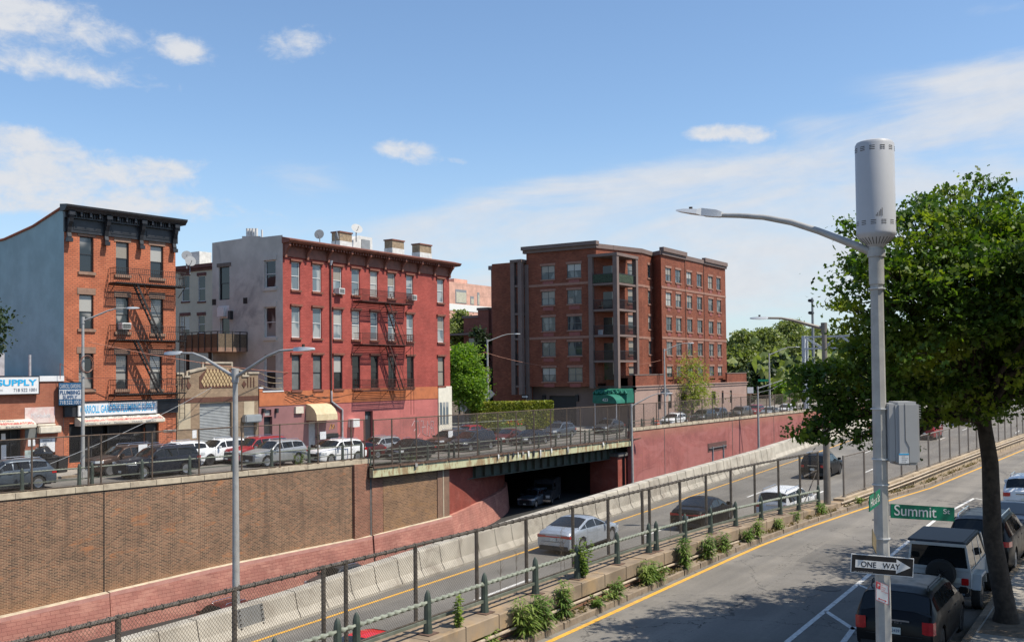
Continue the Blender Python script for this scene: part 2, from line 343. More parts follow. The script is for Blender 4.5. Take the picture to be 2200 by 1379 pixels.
b=MB(); b.box(23.8,26.6,2.2,3.4,.10,.150); struct(b.build('tree_pit',M_earth))
strip('right_ground',XS+[900],lambda x:-1.6+off(x),lambda x:-600,.10,M_earth)
b=MB(); b.box(-600,1600,-700,1500,-12.6,-12.0); struct(b.build('ground',M_earth))
b=MB(); b.sweep([(x,3.45+off(x)*.8,0) for x in XS if x<200],[(0,-.05),(.16,-.05),(.15,.15),(0,.16)],closed=True); struct(b.build('right_kerb',M_curb))
b=MB(); b.sweep([(x,54.5,z_str(x)) for x in XS if x<78],[(0,-.05),(-.15,-.05),(-.15,.13),(0,.145)],closed=True); struct(b.build('left_kerb',M_curb))
# repairs in the near street
M_patch=asphalt('asphalt_patch',(.145,.136,.125),False); M_iron2=mat('cast_iron',(.05,.048,.045),.6,metal=.4,var=.3,scale=20,bump=.5,bscale=40)
for (x0,x1,y0,y1) in ((30.5,34.2,8.3,9.6),(44,52,6.6,7.4),(17.5,20.8,6.2,7.1)):
    b=MB(); b.add([(x0,y0,.0035),(x1,y0+.1,.0035),(x1-.05,y1,.0035),(x0+.05,y1-.06,.0035)],[(0,1,2,3)]); struct(b.build('road_patch',M_patch,fixn=False))
for (x,y,lb) in ((27.2,7.6,'round iron manhole cover in the near lane'),(40.5,9.2,'round iron manhole cover farther up the street, by the median')):
    b=MB(); b.lathe((x,y,.004),[(.34,0),(.34,.004),(.29,.006),(.05,.006)],20); tag(b.build('manhole_cover',M_iron2,base=(x,y,0)),lb,'manhole cover')
# painted lines
def line(name,pts,w,m,z,fz=None):
    b=MB(); vs=[];fs=[]
    for i,(x,y) in enumerate(pts):
        a=Vector(pts[min(i+1,len(pts)-1)])-Vector(pts[max(i-1,0)]); a.normalize(); n=Vector((-a.y,a.x))*w/2
        zz=(fz(x) if fz else 0)+z; vs+=[(x+n.x,y+n.y,zz),(x-n.x,y-n.y,zz)]
    fs=[(2*i,2*i+1,2*i+3,2*i+2) for i in range(len(pts)-1)]; b.add(vs,fs); return b
o=line('y',[(x,11.42+off(x)*1.02) for x in XS if -5<x<160],.14,M_yel,.005).build('yellow_edge_line',M_yel,fixn=False); struct(o)
o=line('y',[(x,lerp(x,[(0,20.45),(45,20.55),(67,20.85),(79,21.2),(91,21.7),(130,22.2)])) for x in rg(5,130,3)],.13,M_yel,.006,z_exp).build('expressway_yellow_line',M_yel,fixn=False); struct(o)
b=MB()
for i in range(-1,14):
    for (yy,ph) in ((17.85,0.),(15.0,.6)):
        x0=24.9+i*12.2+ph; y0=yy+off(x0)*.0; q=line('d',[(x0+j*.8,y0) for j in range(5)],.13,M_wht,.006,z_exp); b.add(q.v,q.f)
for (yy,x0) in ((12.1,60),(9.5,75)):
    for i in range(8): 
        x=x0+i*12.2; q=line('d',[(x+j*.8,yy+off(x)*.4) for j in range(5)],.13,M_wht,.006,z_exp); b.add(q.v,q.f)
q=line('d',[(x,13.15+off(x)*.95) for x in rg(0,120,3)],.13,M_wht,.006,z_exp); b.add(q.v,q.f)
struct(b.build('lane_markings',M_wht,fixn=False))
# parking stripes on the near street
b=MB()
def pl(*pts,w=.13):
    q=line('d',[(p.x,p.y) for p in pts],w,M_wht,.006); b.add(q.v,q.f)
P=lambda x,y:onz(x,y,0).xy
pk=[P(1690,1379),P(1858,1242),P(1930,1180),P(2015,1112),P(2093,1070)]
pl(*pk); pl(P(1775,1313),P(1835,1352)); pl(P(1836,1346),P(1800,1395)); pl(P(1845,1256),P(1875,1268),w=.1); pl(P(2067,1090),P(2118,1105),w=.1); pl(P(2093,1070),P(2140,1078),w=.1)
struct(b.build('parking_lines',M_wht,fixn=False))
# ------------------------------------------------------------------ trench walls
OR=(.36,.155,.06)
M_brkA=brick('old_brown_brick',(.075,.048,.038),(.24,.125,.08),(.37,.255,.16),bw=.23,bh=.085,ms=.014,patch=(.38,.165,.075,.75),pscale=.55,pth=(.57,.64),sp2=(.42,.21,.10,.55),streak=(.075,.055,.043,.45),zmix=(-4.5,-6.2,(.33,.17,.08),.35))
M_brkR=brick('red_trench_brick',(.15,.06,.042),(.27,.105,.07),(.33,.22,.15),bw=.26,bh=.10,ms=.016,streak=(.10,.06,.05,.4))
M_pink=brick('pink_painted_brick',(.35,.15,.12),(.40,.185,.145),(.27,.11,.09),bw=.42,bh=.2,ms=.014,patch=(.50,.25,.19,.6),pth=(.5,.62),streak=(.33,.15,.12,.5))
M_pwall=brick('rose_painted_wall',(.325,.115,.105),(.35,.125,.112),(.28,.105,.095),bw=.23,bh=.085,ms=.012,patch=(.385,.155,.14,.6),pth=(.5,.54),pscale=.12,sp2=(.42,.21,.08,.6),streak=(.22,.085,.075,.5),zmix=(-1.5,.3,(.36,.19,.11),.55))
M_pcap=mat('pink_cap',(.46,.23,.19),.8,var=.12,scale=2)
M_cop=mat('limestone_coping',(.44,.37,.27),.8,var=.2,scale=1.6,bump=.3,dirt=(.25,.19,.13,.6),dscale=1.1)
M_dark=mat('joint_dark',(.03,.025,.022),.9,var=.1)
M_grayj=mat('joint_grey',(.14,.13,.12),.8,var=.2,scale=4)
t=thing('trench_wall','long brown brick retaining wall of the sunken road, rosy brick band along its foot','retaining wall',(27.8,49.98,-7))
xs=rg(-20,52.6,3)
def wallstrip(b,xs,yf,z0,z1,k=0):
    vs=[];fs=[]
    for x in xs: vs+=[(x,yf(x),z0(x) if callable(z0) else z0),(x,yf(x),z1(x) if callable(z1) else z1)]
    b.add(vs,[(2*i,2*i+2,2*i+3,2*i+1) for i in range(len(xs)-1)],k)
b=MB(); b.sweep([(x,ywall(x),0) for x in xs],[(0,-9),(.6,-9),(.6,-.3),(0,-.3)],closed=True); b.build('brick_face',M_brkA,t)
b=MB(); b.sweep([(x,ywall(x),0) for x in xs],[(-.07,-.3),(.5,-.3),(.5,0.0),(-.07,0.0)],closed=True)
b.build('coping',M_cop,t)
b=MB()
x=-18.
while x<52: b.box(x-.012,x+.012,ywall(x)-.076,ywall(x)+.45,-.29,.003); x+=1.55
b.build('coping_joint',M_dark,t)
b=MB(); 
for x in (33.2,): b.box(x-.03,x+.03,ywall(x)-.02,ywall(x)+.05,-9,-.3)
b.build('expansion_joint',M_dark,t)
zb=lambda x: lerp(x,[(-20,-8.4),(28,-6.25),(40,-5.65),(52,-5.45),(61,-5.22),(70,-4.85),(80,-4.6)])
def band(x0,x1,pr,parent,m=M_pink):
    xs=rg(x0,x1,2); b=MB(); yy=lambda x:ywall(x)
    vs=[];fs=[]
    for x in xs:
        y=yy(x); z=zb(x); vs+=[(x,y-pr-.35,z-4.6),(x,y-pr,z-.22),(x,y-pr,z),(x,y+.0,z+.05)]
    n=4
    for i in range(len(xs)-1): fs+=[(i*n+j,(i+1)*n+j,(i+1)*n+j+1,i*n+j+1) for j in range(3)]
    fs+=[(3,2,1,0),tuple(len(vs)-4+j for j in range(4))]
    ks=[]; 
    b.add(vs,fs); b.k=[1 if (i%3)==1 and i<3*(len(xs)-1) else (2 if (i%3)==2 and i<3*(len(xs)-1) else 0) for i in range(len(fs))]
    return b.build('foot_band',[m,M_pcap,M_cop],parent)
band(-20,33.3,.35,t); band(33.4,52.55,.25,t)
# wall under the bridge end, curving into the tunnel
M_brkB=brick('abutment_brick',(.12,.07,.048),(.24,.135,.08),(.34,.23,.135),bw=.30,bh=.12,ms=.017,patch=(.30,.17,.08,.6),pscale=.5,pth=(.48,.62),streak=(.12,.08,.06,.3))
t=thing('bridge_abutment','brick abutment below the left end of the rusty road bridge, rounded into the tunnel','abutment',(56,46.7,-7))
b=MB(); b.box(51.0,52.58,46.73,47.1,-9,-.3); b.box(52.72,53.9,46.66,47.0,-8,-1.3); b.build('pilaster',M_brkR,t)
b=MB(); b.box(52.58,52.72,46.70,46.9,-9,-.9); b.build('joint_strip',M_grayj,t)
b=MB(); b.box(53.9,60.2,46.64,47.2,-8,-1.3); b.build('brick_face',M_brkB,t)
b=MB(); b.box(60.2,61.7,46.57,47.2,-8,-1.3); b.box(60.85,60.97,46.54,46.57,-8,-1.3,1); b.build('pier',[brick('pier_brick',(.13,.08,.06),(.18,.10,.07),(.3,.2,.14),bw=.23,bh=.085,ms=.016,sp2=(.45,.40,.36,.25)),M_cop],t)
crv=[(61.7,46.75),(65,47.5),(68,48.3),(71,49.2),(74,50.3),(76.5,51.4),(79,52.9),(81,54.8),(82.5,57.5),(83.5,62),(84,75)]
M_redpaint=brick('red_painted_abutment',(.24,.055,.04),(.28,.07,.05),(.21,.06,.045),bw=.23,bh=.085,ms=.012,patch=(.30,.10,.075,.5),pth=(.5,.6),streak=(.14,.06,.05,.4))
b=MB(); vs=[];fs=[]
for (x,y) in crv: vs+=[(x,y,-8),(x,y,-1.3)]
b.add(vs,[(2*i,2*i+2,2*i+3,2*i+1) for i in range(len(crv)-1)]); b.build('curved_face',M_redpaint,t,smooth=60,fixn=False)
b=MB(); vs=[];fs=[]
crb=[(61.75,46.75)]+crv[1:]
for (x,y) in crb: vs+=[(x,y-.6,zb(x)-3.2),(x,y-.28,zb(x)-.1),(x,y-.26,zb(x)),(x,y+.05,zb(x)+.03)]
b.add(vs,[(i*4+j,(i+1)*4+j,(i+1)*4+j+1,i*4+j+1) for i in range(len(crb)-1) for j in range(3)]); b.build('foot_band',M_pink,t,smooth=50,fixn=False)
ob=band(52.75,61.7,.22,t)
# tunnel interior and far pier
M_ushade=mat('underpass_shade_concrete',(.02,.018,.017),.9,var=.3,scale=1)  # near-black concrete: the darkness under the bridge is put into its colour
t=thing('tunnel','dark tunnel mouth under the bridge, red brick pier at its right end','tunnel',(88,50,-7))
b=MB(); b.box(93.2,94,50.2,120,-8,-1.4); b.box(78,94,74,75,-8,-1.4); b.build('inner_wall',M_ushade,t)
b=MB(); b.box(91.2,93.6,46.9,50.2,-8,-2.9); b.build('pier',M_redpaint,t)
b=MB(); b.box(91.0,93.7,46.7,50.4,-2.9,-2.55); b.build('capstone',M_grayj,t,bevel=.04)
b=MB(); b.tube([(92.4,46.8,-2.6),(92.4,46.8,-8)],.12); b.build('downpipe',M_dark,t)
# road bridge
def rustpaint(name,base,rust,amt=.7):
    m,t_,b_=NM(name); p=wpos(t_); s=t_.new('ShaderNodeSeparateXYZ'); t_.l.new(p,s.inputs[0])
    u=t_.m('ADD',s.outputs[0],s.outputs[1])
    st=t_.noise(t_.vec(t_.m('MULTIPLY',u,1.6),t_.m('MULTIPLY',s.outputs[2],.35),0.),1.3,7,.7,.3); bl=t_.noise(p,1.1,7,.7,.3)
    f=t_.ramp(t_.m('ADD',t_.m('MULTIPLY',st,.65),t_.m('MULTIPLY',bl,.35)),.46,.56,0,amt)
    c=t_.mix(t_.noise(p,2,4),c4(base,.85),c4(base,1.12)); c=t_.mix(f,c,t_.mix(t_.noise(p,6,4),c4(rust,.6),c4(rust,1.2)))
    t_.l.new(c,b_.inputs['Base Color']); b_.inputs['Roughness'].default_value=.7; return m
M_gird=rustpaint('pale_green_rusty_steel',(.47,.47,.29),(.23,.095,.03))
M_gird2=rustpaint('dark_green_steel',(.10,.125,.095),(.10,.05,.03),.5)
t=thing('road_bridge','pale green rusty steel road bridge over the sunken road','bridge',(52.4,46.3,-1))
def fz(x): return lerp(x,[(52.3,-.65),(63.5,-.85),(93,-1.19)])
xs=rg(52.3,93,2.9)
b=MB(); vs=[]
for x in xs: z=fz(x); vs+=[(x,46.18,z-.64),(x,46.18,z),(x,46.5,z),(x,46.5,z-.64)]
n=4; b.add(vs,[(i*n+j,(i+1)*n+j,(i+1)*n+(j+1)%n,i*n+(j+1)%n) for i in range(len(xs)-1) for j in range(4)]+[(0,1,2,3),tuple(len(vs)-1-j for j in range(4))]); fa=b.build('fascia',M_gird,t)
b=MB()
for x in xs: 
    for y in (46.14,): b.bar((x,y,fz(x)+.05),(x+2.8,y,fz(x+2.8)+.05),.1,.1)
b.build('edge_beam',mat('brown_rust_steel',(.13,.075,.05),.8,var=.3,scale=5),t)
b=MB()
for i,x in enumerate(xs[:-1]):
    x1=xs[i+1]; b.add([(x,46.5,fz(x)-.62),(x1,46.5,fz(x1)-.62),(x1,48,fz(x1)-.75),(x,48,fz(x)-.75)],[(0,1,2,3)])
    b.add([(x,46.5,fz(x)-.02),(x1,46.5,fz(x1)-.02),(x1,75,-1.5),(x,75,-1.5)],[(0,1,2,3)])
b.box(52,96,48,75,-1.9,-1.3); b.build('deck',M_ushade,t,fixn=False)
b=MB()
g0=Vector((61.5,48,0)); 
zt=lambda x: lerp(x,[(61,-1.45),(93,-1.95)]); zg=lambda x: lerp(x,[(61,-2.7),(93,-3.15)])
for i in range(24):
    x0=61.7+i*1.33; x1=x0+1.33; b.add([(x0,48,zg(x0)),(x1,48,zg(x1)),(x1,48,zt(x1)),(x0,48,zt(x0))],[(0,1,2,3)])
    b.box(x0-.03,x0+.03,47.75,48,zg(x0),zt(x0))
b.bar((61.6,47.85,zg(61.6)),(93.4,47.85,zg(93.4)),.34,.05); b.build('plate_girder',M_gird2,t,fixn=False)
mat('litter_white',(.55,.55,.53),.6); mat('litter_black',(.03,.03,.035),.4); mat('litter_grey',(.25,.24,.22),.7)
# rose painted wall right of the bridge
t=thing('painted_trench_wall','rose painted brick retaining wall right of the bridge','retaining wall',(93.4,46.2,-6))
xs=rg(93.2,200,6)
b=MB(); b.sweep([(x,ywall(x),0) for x in xs],[(0,-9),(.6,-9),(.6,-.3),(0,-.3)],closed=True); b.build('brick_face',M_pwall,t)
b=MB(); b.sweep([(x,ywall(x),0) for x in xs],[(-.08,-.3),(.5,-.3),(.5,.0),(-.08,.0)],closed=True); b.build('coping',M_cop,t)
b=MB()
x=94.
while x<150: b.box(x-.03,x+.03,ywall(x)-.09,ywall(x)+.1,-.29,.004); x+=1.5
b.build('coping_joint',M_dark,t)
b=MB()
for x in (100.5,119.,133.): b.box(x-.04,x+.04,ywall(x)-.03,ywall(x)+.1,-8,-.3)
b.build('expansion_joint',M_grayj,t)
# ------------------------------------------------------------------ concrete barrier between the carriageways
M_conc=mat('barrier_concrete',(.375,.345,.29),.85,var=.15,scale=1.3,bump=.25,dirt=(.22,.19,.155,.7),dscale=.9)
M_plate=mat('grey_steel_plate',(.22,.22,.21),.5,metal=.3,var=.1)
def yb(x): return lerp(x,[(0,21.15),(20,21.2),(35,21.45),(50,21.6),(66,21.9)])
def zt_(x): return z_exp(x)+lerp(x,[(0,.83),(20,.78),(27,.93),(45,1.12),(66,1.05)])
t=thing('concrete_barrier','pale concrete barrier with many joints beside the expressway yellow line','concrete barrier',(30,21.5,-1))
def barrier(xs,yb,zt,parent,extra=None):
    b=MB(); vs=[]
    for x in xs:
        y=yb(x); z=z_exp(x); h=zt(x)-z; pr=[(-.22,-.02),(-.22,.08),(-.08,.30),(.02,h-.05),(.05,h),(.42,h),(.46,h-.05),(.60,-5.5)]
        vs+=[(x,y+a,z+c) for a,c in pr]
    n=8; fs=[(i*n+j,(i+1)*n+j,(i+1)*n+(j+1)%n,i*n+(j+1)%n) for i in range(len(xs)-1) for j in range(n)]+[tuple(range(n)),tuple(len(vs)-1-j for j in range(n))]
    b.add(vs,fs)
    if extra: b.add(extra.v,extra.f,1)
    return b.build('barrier_body',[M_conc,M_dark],parent)
b=MB(); x=2.88
while x<65:
    y=yb(x); z=z_exp(x); h=zt_(x)-z; a=.012 if x<36 else .022
    if not 18.2<x<19.6:
        for p0,p1 in (((-.085,.30),(.02,h-.05)),((.02,h-.05),(.05,h)),((-.225,.08),(-.085,.30))):
            b.add([(x-a,y+p0[0]-.004,z+p0[1]),(x+a,y+p0[0]-.004,z+p0[1]),(x+a,y+p1[0]-.004,z+p1[1]+.003),(x-a,y+p1[0]-.004,z+p1[1]+.003)],[(0,1,2,3)])
        b.add([(x-a,y+.05,z+h+.004),(x+a,y+.05,z+h+.004),(x+a,y+.42,z+h+.004),(x-a,y+.42,z+h+.004)],[(0,1,2,3)])
    x+=1.18
barrier(rg(-6,66,1.2),yb,zt_,t,extra=b)
b=MB(); x0,x1=18.35,19.3; z=z_exp(19); h=zt_(19)-z
b.add([(x0,yb(19)-.12,z+.16),(x1,yb(19)-.12,z+.16),(x1,yb(19)+.0,z+h-.02),(x0,yb(19)+.0,z+h-.02)],[(0,1,2,3)]); b.build('cover_plate',M_plate,t,fixn=False)
for i in range(5):
    for xx in (x0+.08,x1-.08): b=MB(); b.cyl((xx,yb(19)-.11+.02*i,z+.24+i*.12),(xx,yb(19)-.15+.02*i,z+.24+i*.12),.018,n=6); b.build('bolt',M_dark,t)
t=thing('far_concrete_barrier','low plain concrete barrier running on along the foot of the rose wall','concrete barrier',(68,22.6,-.2))
barrier(rg(65.2,160,4),lambda x:lerp(x,[(65,22.4),(90,23.4),(160,25)]),lambda x:z_exp(x)+.95,t)
# ------------------------------------------------------------------ median wall between street and expressway
M_mcop=mat('brown_median_coping',(.225,.172,.12),.85,var=.25,scale=1.2,bump=.3,dirt=(.36,.24,.12,.6),dscale=1.3)
M_mbrk=brick('median_brick',(.20,.085,.055),(.26,.12,.08),(.26,.19,.14),bw=.21,bh=.072,ms=.012,sp2=(.4,.3,.22,.4),streak=(.12,.08,.06,.5))
M_mcon=mat('median_concrete',(.36,.285,.195),.85,var=.2,scale=.9,bump=.3,dirt=(.22,.165,.11,.6),dscale=1.2)
def ct(x): return lerp(x,[(0,.78),(25,.76),(31,.62),(41,.34),(43,.32)])
t=thing('median_wall','low brick wall with a broad stone coping between street and expressway','low wall',(20,12.3,0))
xs=rg(2,43,1.6)
b=MB(); b.sweep([(x,12.12+off(x),0) for x in xs],[(0,-2.5),(.95,-2.5),(.95,.1),(0,.1)],closed=True); vs=[]
b.build('brick_face',M_mbrk,t)
b=MB(); vs=[]
for x in xs: y=12.0+off(x); z=ct(x); vs+=[(x,y,z-.34),(x,y,z-.02),(x,y+.02,z),(x,y+1.16,z),(x,y+1.16,z-.34)]
n=5; b.add(vs,[(i*n+j,(i+1)*n+j,(i+1)*n+(j+1)%n,i*n+(j+1)%n) for i in range(len(xs)-1) for j in range(n)]+[tuple(range(n)),tuple(len(vs)-1-j for j in range(n))]); b.build('coping',M_mcop,t)
b=MB(); x=3.
while x<43: b.box(x-.008,x+.008,11.994+off(x),13.1+off(x),ct(x)-.33,ct(x)+.003); x+=1.22
b.build('coping_joint',M_dark,t)
b=MB(); vs=[]
for x in xs: vs+=[(x,12.125+off(x),0),(x,12.125+off(x),ct(x)-.34)]
b.add(vs,[(2*i,2*i+2,2*i+3,2*i+1) for i in range(len(xs)-1)]); b.build('brick_front',M_mbrk,t,fixn=False)
M_pipe=mat('painted_pipe',(.40,.33,.25),.6,var=.2,scale=3,dirt=(.22,.13,.08,.6),dscale=3)
b=MB(); b.tube([(x,11.95+off(x),ct(x)-.40) for x in rg(2,43,1)],.035,n=6); pp=b.build('conduit_pipe',M_pipe,t,smooth=60)
t=thing('concrete_median_wall','stained concrete median wall with two pipes beyond the fence gate','low wall',(55,10.5,0))
xs=rg(43,160,2.5)
def mt(x): return lerp(x,[(43,.42),(48,.55),(53,.72),(68,.8),(160,.9)])
b=MB(); vs=[]
for x in xs: y=12.05+off(x); z=mt(x); vs+=[(x,y,-.1),(x,y,z),(x,y+.45,z),(x,y+.45,-2.5)]
n=4; b.add(vs,[(i*n+j,(i+1)*n+j,(i+1)*n+(j+1)%n,i*n+(j+1)%n) for i in range(len(xs)-1) for j in range(n)]+[tuple(range(n)),tuple(len(vs)-1-j for j in range(n))]); b.build('wall_body',M_mcon,t)
b=MB(); 
for i in range(40): 
    x=44.5+i*1.9; b.box(x-.06,x+.06,12.03+off(x),12.06+off(x),.1,mt(x)-.05)
b.build('wall_joint',mat('joint_tan',(.40,.33,.23),.85),t)
b=MB()
for dz in (-.12,-.28): b.tube([(x,11.98+off(x),mt(x)+dz) for x in rg(42.5,120,2)],.04,n=6)
b.build('conduit_pipe',M_pipe,t,smooth=60)
b=MB(); xs=rg(-5,150,1.3); vs=[]
for x in xs: y=11.66+off(x); vs+=[(x,y,-.05),(x,y+.01,.135),(x,y+.04,.15),(x,y+.5,.16)]
b.add(vs,[(i*4+j,(i+1)*4+j,(i+1)*4+j+1,i*4+j+1) for i in range(len(xs)-1) for j in range(3)]); struct(b.build('median_kerb',M_curb,fixn=False))
b=MB(); x=-4.
rr=random.Random(5)
while x<60: b.box(x-.012,x+.012,11.654+off(x),11.75+off(x),0,.153); x+=rr.uniform(1.2,2.4)
struct(b.build('kerb_joints',M_dark))
# ------------------------------------------------------------------ building helpers
class Fac:
    """a facade plane: P foot point, u direction along it (seen left to right), n outward"""
    def __init__(s,P,ang,z0=0.):
        s.P=Vector((P[0],P[1],0)); s.u=Vector((math.cos(ang),math.sin(ang),0)); s.n=Vector((s.u.y,-s.u.x,0)); s.z0=z0
    def p(s,a,z,o=0.): return s.P+s.u*a+s.n*o+Vector((0,0,z))
    def px(s,x,y):
        r=ray(x,y); c=Vector((0,0,CAMH)); k=(s.P-c).dot(s.n)/r.dot(s.n); q=c+r*k; return ((q-s.P).dot(s.u),q.z)
    def box(s,b,a0,a1,o0,o1,z0,z1,k=0):
        vs=[s.p(a,z,o) for z in (z0,z1) for o in (o0,o1) for a in (a0,a1)]
        b.add(vs,[(0,2,3,1),(4,5,7,6),(0,1,5,4),(1,3,7,5),(3,2,6,7),(2,0,4,6)],k)
def wall_holes(b,F,a0,a1,z0,z1,holes,depth=.2,k=0,topf=None):
    A=sorted({a0,a1}|{h[0] for h in holes}|{h[1] for h in holes}); Z=sorted({z0,z1}|{h[2] for h in holes}|{h[3] for h in holes})
    A=[a for a in A if a0-1e-6<=a<=a1+1e-6]; Z=[z for z in Z if z0-1e-6<=z<=z1+1e-6]
    for i in range(len(A)-1):
        for j in range(len(Z)-1):
            ca=(A[i]+A[i+1])/2; cz=(Z[j]+Z[j+1])/2
            if any(h[0]<ca<h[1] and h[2]<cz<h[3] for h in holes): continue
            b.add([F.p(A[i],Z[j]),F.p(A[i+1],Z[j]),F.p(A[i+1],Z[j+1]),F.p(A[i],Z[j+1])],[(0,1,2,3)],k)
    for h in holes:
        q=[(h[0],h[2]),(h[1],h[2]),(h[1],h[3]),(h[0],h[3])]
        for m in range(4):
            p,r=q[m],q[(m+1)%4]; b.add([F.p(*p),F.p(*r),F.p(r[0],r[1],-depth),F.p(p[0],p[1],-depth)],[(0,1,2,3)],k)
M_gl=glassmat('window_glass',curtain=(.30,.29,.27,.8)); M_gld=glassmat('dark_glass',(.012,.013,.014),.06); M_glb=glassmat('sky_glass',(.12,.15,.17),.03,curtain=(.42,.42,.40,.6),spec=1.0)
M_fw=mat('white_frame',(.62,.62,.60),.5,var=.06); M_fk=mat('black_frame',(.025,.025,.028),.5,var=.1); M_shop=glassmat('shop_glass',(.02,.022,.024),.05)
M_gry=mat('screen_grey',(.13,.135,.13),.6,var=.15,scale=2)
M_bl=glassmat('window_blind',(.36,.35,.32),.25); M_bl2=glassmat('window_shade_tan',(.25,.22,.18),.25)
def window(F,parent,h,frame,pane,o=-.12,fw=.06,mid=True,vert=0,name='window'):
    a0,a1,z0,z1=h; b=MB(); e=.0
    F.box(b,a0+.002,a0+fw,o-.05,o+.03,z0+.002,z1-.002); F.box(b,a1-fw,a1-.002,o-.05,o+.03,z0+.002,z1-.002)
    F.box(b,a0+fw,a1-fw,o-.05,o+.03,z1-fw,z1-.002); F.box(b,a0+fw,a1-fw,o-.05,o+.03,z0+.002,z0+fw)
    zm=(z0+z1)/2
    if mid: F.box(b,a0+fw,a1-fw,o-.05,o+.025,zm-.025,zm+.025)
    for i in range(vert):
        a=a0+(a1-a0)*(i+1)/(vert+1); F.box(b,a-.03,a+.03,o-.05,o+.027,z0+fw,z1-fw)
    w=b.build(name,frame,parent)
    b=MB(); t=random.uniform(-.012,.012)
    b.add([F.p(a0+fw*.6,z0+fw*.6,o-.02),F.p(a1-fw*.6,z0+fw*.6,o-.02+t),F.p(a1-fw*.6,zm,o-.02+t),F.p(a0+fw*.6,zm,o-.02)],[(0,1,2,3)])
    t2=random.uniform(-.012,.012)
    b.add([F.p(a0+fw*.6,zm,o-.005),F.p(a1-fw*.6,zm,o-.005+t2),F.p(a1-fw*.6,z1-fw*.6,o-.005+t2),F.p(a0+fw*.6,z1-fw*.6,o-.005)],[(0,1,2,3)])
    r=random.random(); b.k=[1 if r<.04 else 0,1 if (r<.24) else 0]; b.build('pane',[pane,(M_bl if random.random()<.5 else M_bl2) if pane is not M_gry else M_gry],w,fixn=False); return w
def fire_escape(F,parent,a0,a1,zs,p,m,curved,stairs,ztop_h=.95,gz=None):
    """zs: platform levels, from the top down"""
    fe=[]
    for i,z in enumerate(zs):
        b=MB(); e=.0
        for o in (.05,p): F.box(b,a0,a1,o-.03,o+.02,z-.07,z)
        n=11
        for j in range(n): o=.1+(p-.15)*j/(n-1); F.box(b,a0,a1,o-.018,o+.018,z-.02,z)
        for a in (a0,(a0+a1)/2,a1):
            F.box(b,a-.025,a+.025,0,p,z-.09,z-.02); b.bar(F.p(a,z-.75,.02),F.p(a,z-.06,p*.9),.035,.035)
        o_=b.build('platform',m,parent); fe.append(o_)
        b=MB(); H=ztop_h
        def fo(t): return p+(.16*math.sin(min(t*2.2,1)*PI) if curved else 0)  # belly of the curved rails
        for zz in (H,H*.5 if not curved else H*.62):
            for q0,q1 in (((a0,.05),(a0,p)),((a0,p),(a1,p)),((a1,p),(a1,.05))): b.bar(F.p(q0[0],z+zz,q0[1]),F.p(q1[0],z+zz,q1[1]),.036,.036)
        st=.145; k=int((a1-a0)/st)
        for j in range(k+1):
            a=a0+(a1-a0)*j/k
            if curved: b.tube([F.p(a,z,p-.02),F.p(a,z+.10,p+.13),F.p(a,z+.3,p+.10),F.p(a,z+.6,p+.02),F.p(a,z+H,p)],.017,n=4)
            else: b.bar(F.p(a,z,p),F.p(a,z+H,p),.028,.028)
        for o in [p*q/5 for q in range(1,5)]:
            for a in (a0,a1): b.bar(F.p(a,z,o),F.p(a,z+H,o),.019,.019)
        # the stay that runs up from the rail to the wall
        b.bar(F.p(a0,z+H,p),F.p(a0,z+H+.0,.02),.03,.03)
        b.build('railing',m,parent)
    for (z0,z1,s0,s1) in stairs:     # from upper platform level z0 at s0 down to z1 at s1
        b=MB(); 
        for o in (p*.45,p*.92): b.bar(F.p(s0,z0,o),F.p(s1,z1,o),.05,.13); 
        b.bar(F.p(s0+.1,z0+.75,p*.95),F.p(s1+.1,z1+.8,p*.95),.03,.03)
        n=11
        for j in range(1,n): t=j/n; a=s0+(s1-s0)*t; z=z0+(z1-z0)*t; F.box(b,a-.09,a+.09,p*.45,p*.92,z-.015,z+.015)
        b.build('stair',m,parent)
def roofbox(b,x0,x1,y0,y1,z0,z1): b.box(x0,x1,y0,y1,z0,z1)
M_roof=mat('roof_membrane',(.30,.29,.28),.9,var=.15)
# ================================================================== orange-red house with black cornice
F1=Fac((36.71,58.61),R(-4.3))
M_org=brick('orange_brick',(.42,.125,.062),(.50,.165,.085),(.27,.105,.065),bw=.30,bh=.125,ms=.020,patch=(.50,.24,.14,.5),pth=(.62,.70),streak=(.30,.10,.06,.3))
M_lint=mat('brown_lintel',(.25,.155,.11),.8,var=.14,scale=3,dirt=(.16,.10,.08,.4))
M_corn=mat('black_cornice_paint',(.022,.023,.027),.42,var=.3,scale=2)
M_iron=mat('black_iron',(.030,.026,.024),.55,var=.3,scale=3)
M_blue=mat('blue_stucco',(.25,.40,.435),.85,var=.10,scale=.7,bump=.15,bscale=6,dirt=(.20,.33,.37,.4),dscale=.25)
t=thing('orange_house','four storey orange brick house with a black cornice, curved fire escape and shop below','house',(36.71,58.61,0))
L1=8.15; ZC=15.95
def fpx(F,x0,x1,y0,y1):
    a0,zA=F.px(x0,y0); a1,_=F.px(x1,y0); zb_=F.px(x0,y1)[1]; return [a0,a1,zb_,zA]
W1=[(171,201,507,583),(249,277,519,589),(323,351,527,596),(170,201,632,706),(249,278,638,712),(324,351,641,716),(169,201,759,836),(249,275,762,836),(322,348,763,836)]
holes=[fpx(F1,*w) for w in W1]; shop=[.35,L1-1.0,.0,2.85]
dr=[L1-2.2,L1-1.35,0.0,2.9]; shop=[.35,L1-2.45,.5,3.0]
b=MB(); wall_holes(b,F1,0,L1,-1,ZC,holes+[shop,dr],.22); b.build('brick_front',M_org,t,fixn=False)
b=MB(); b.add([F1.p(0,-1),F1.p(0,16.95),F1.p(0,16.1,-4),F1.p(0,15.6,-8),F1.p(0,15.45,-16),F1.p(0,-1,-16)],[(0,1,2,3,4,5)]); b.build('blue_side_wall',M_blue,t,fixn=False)
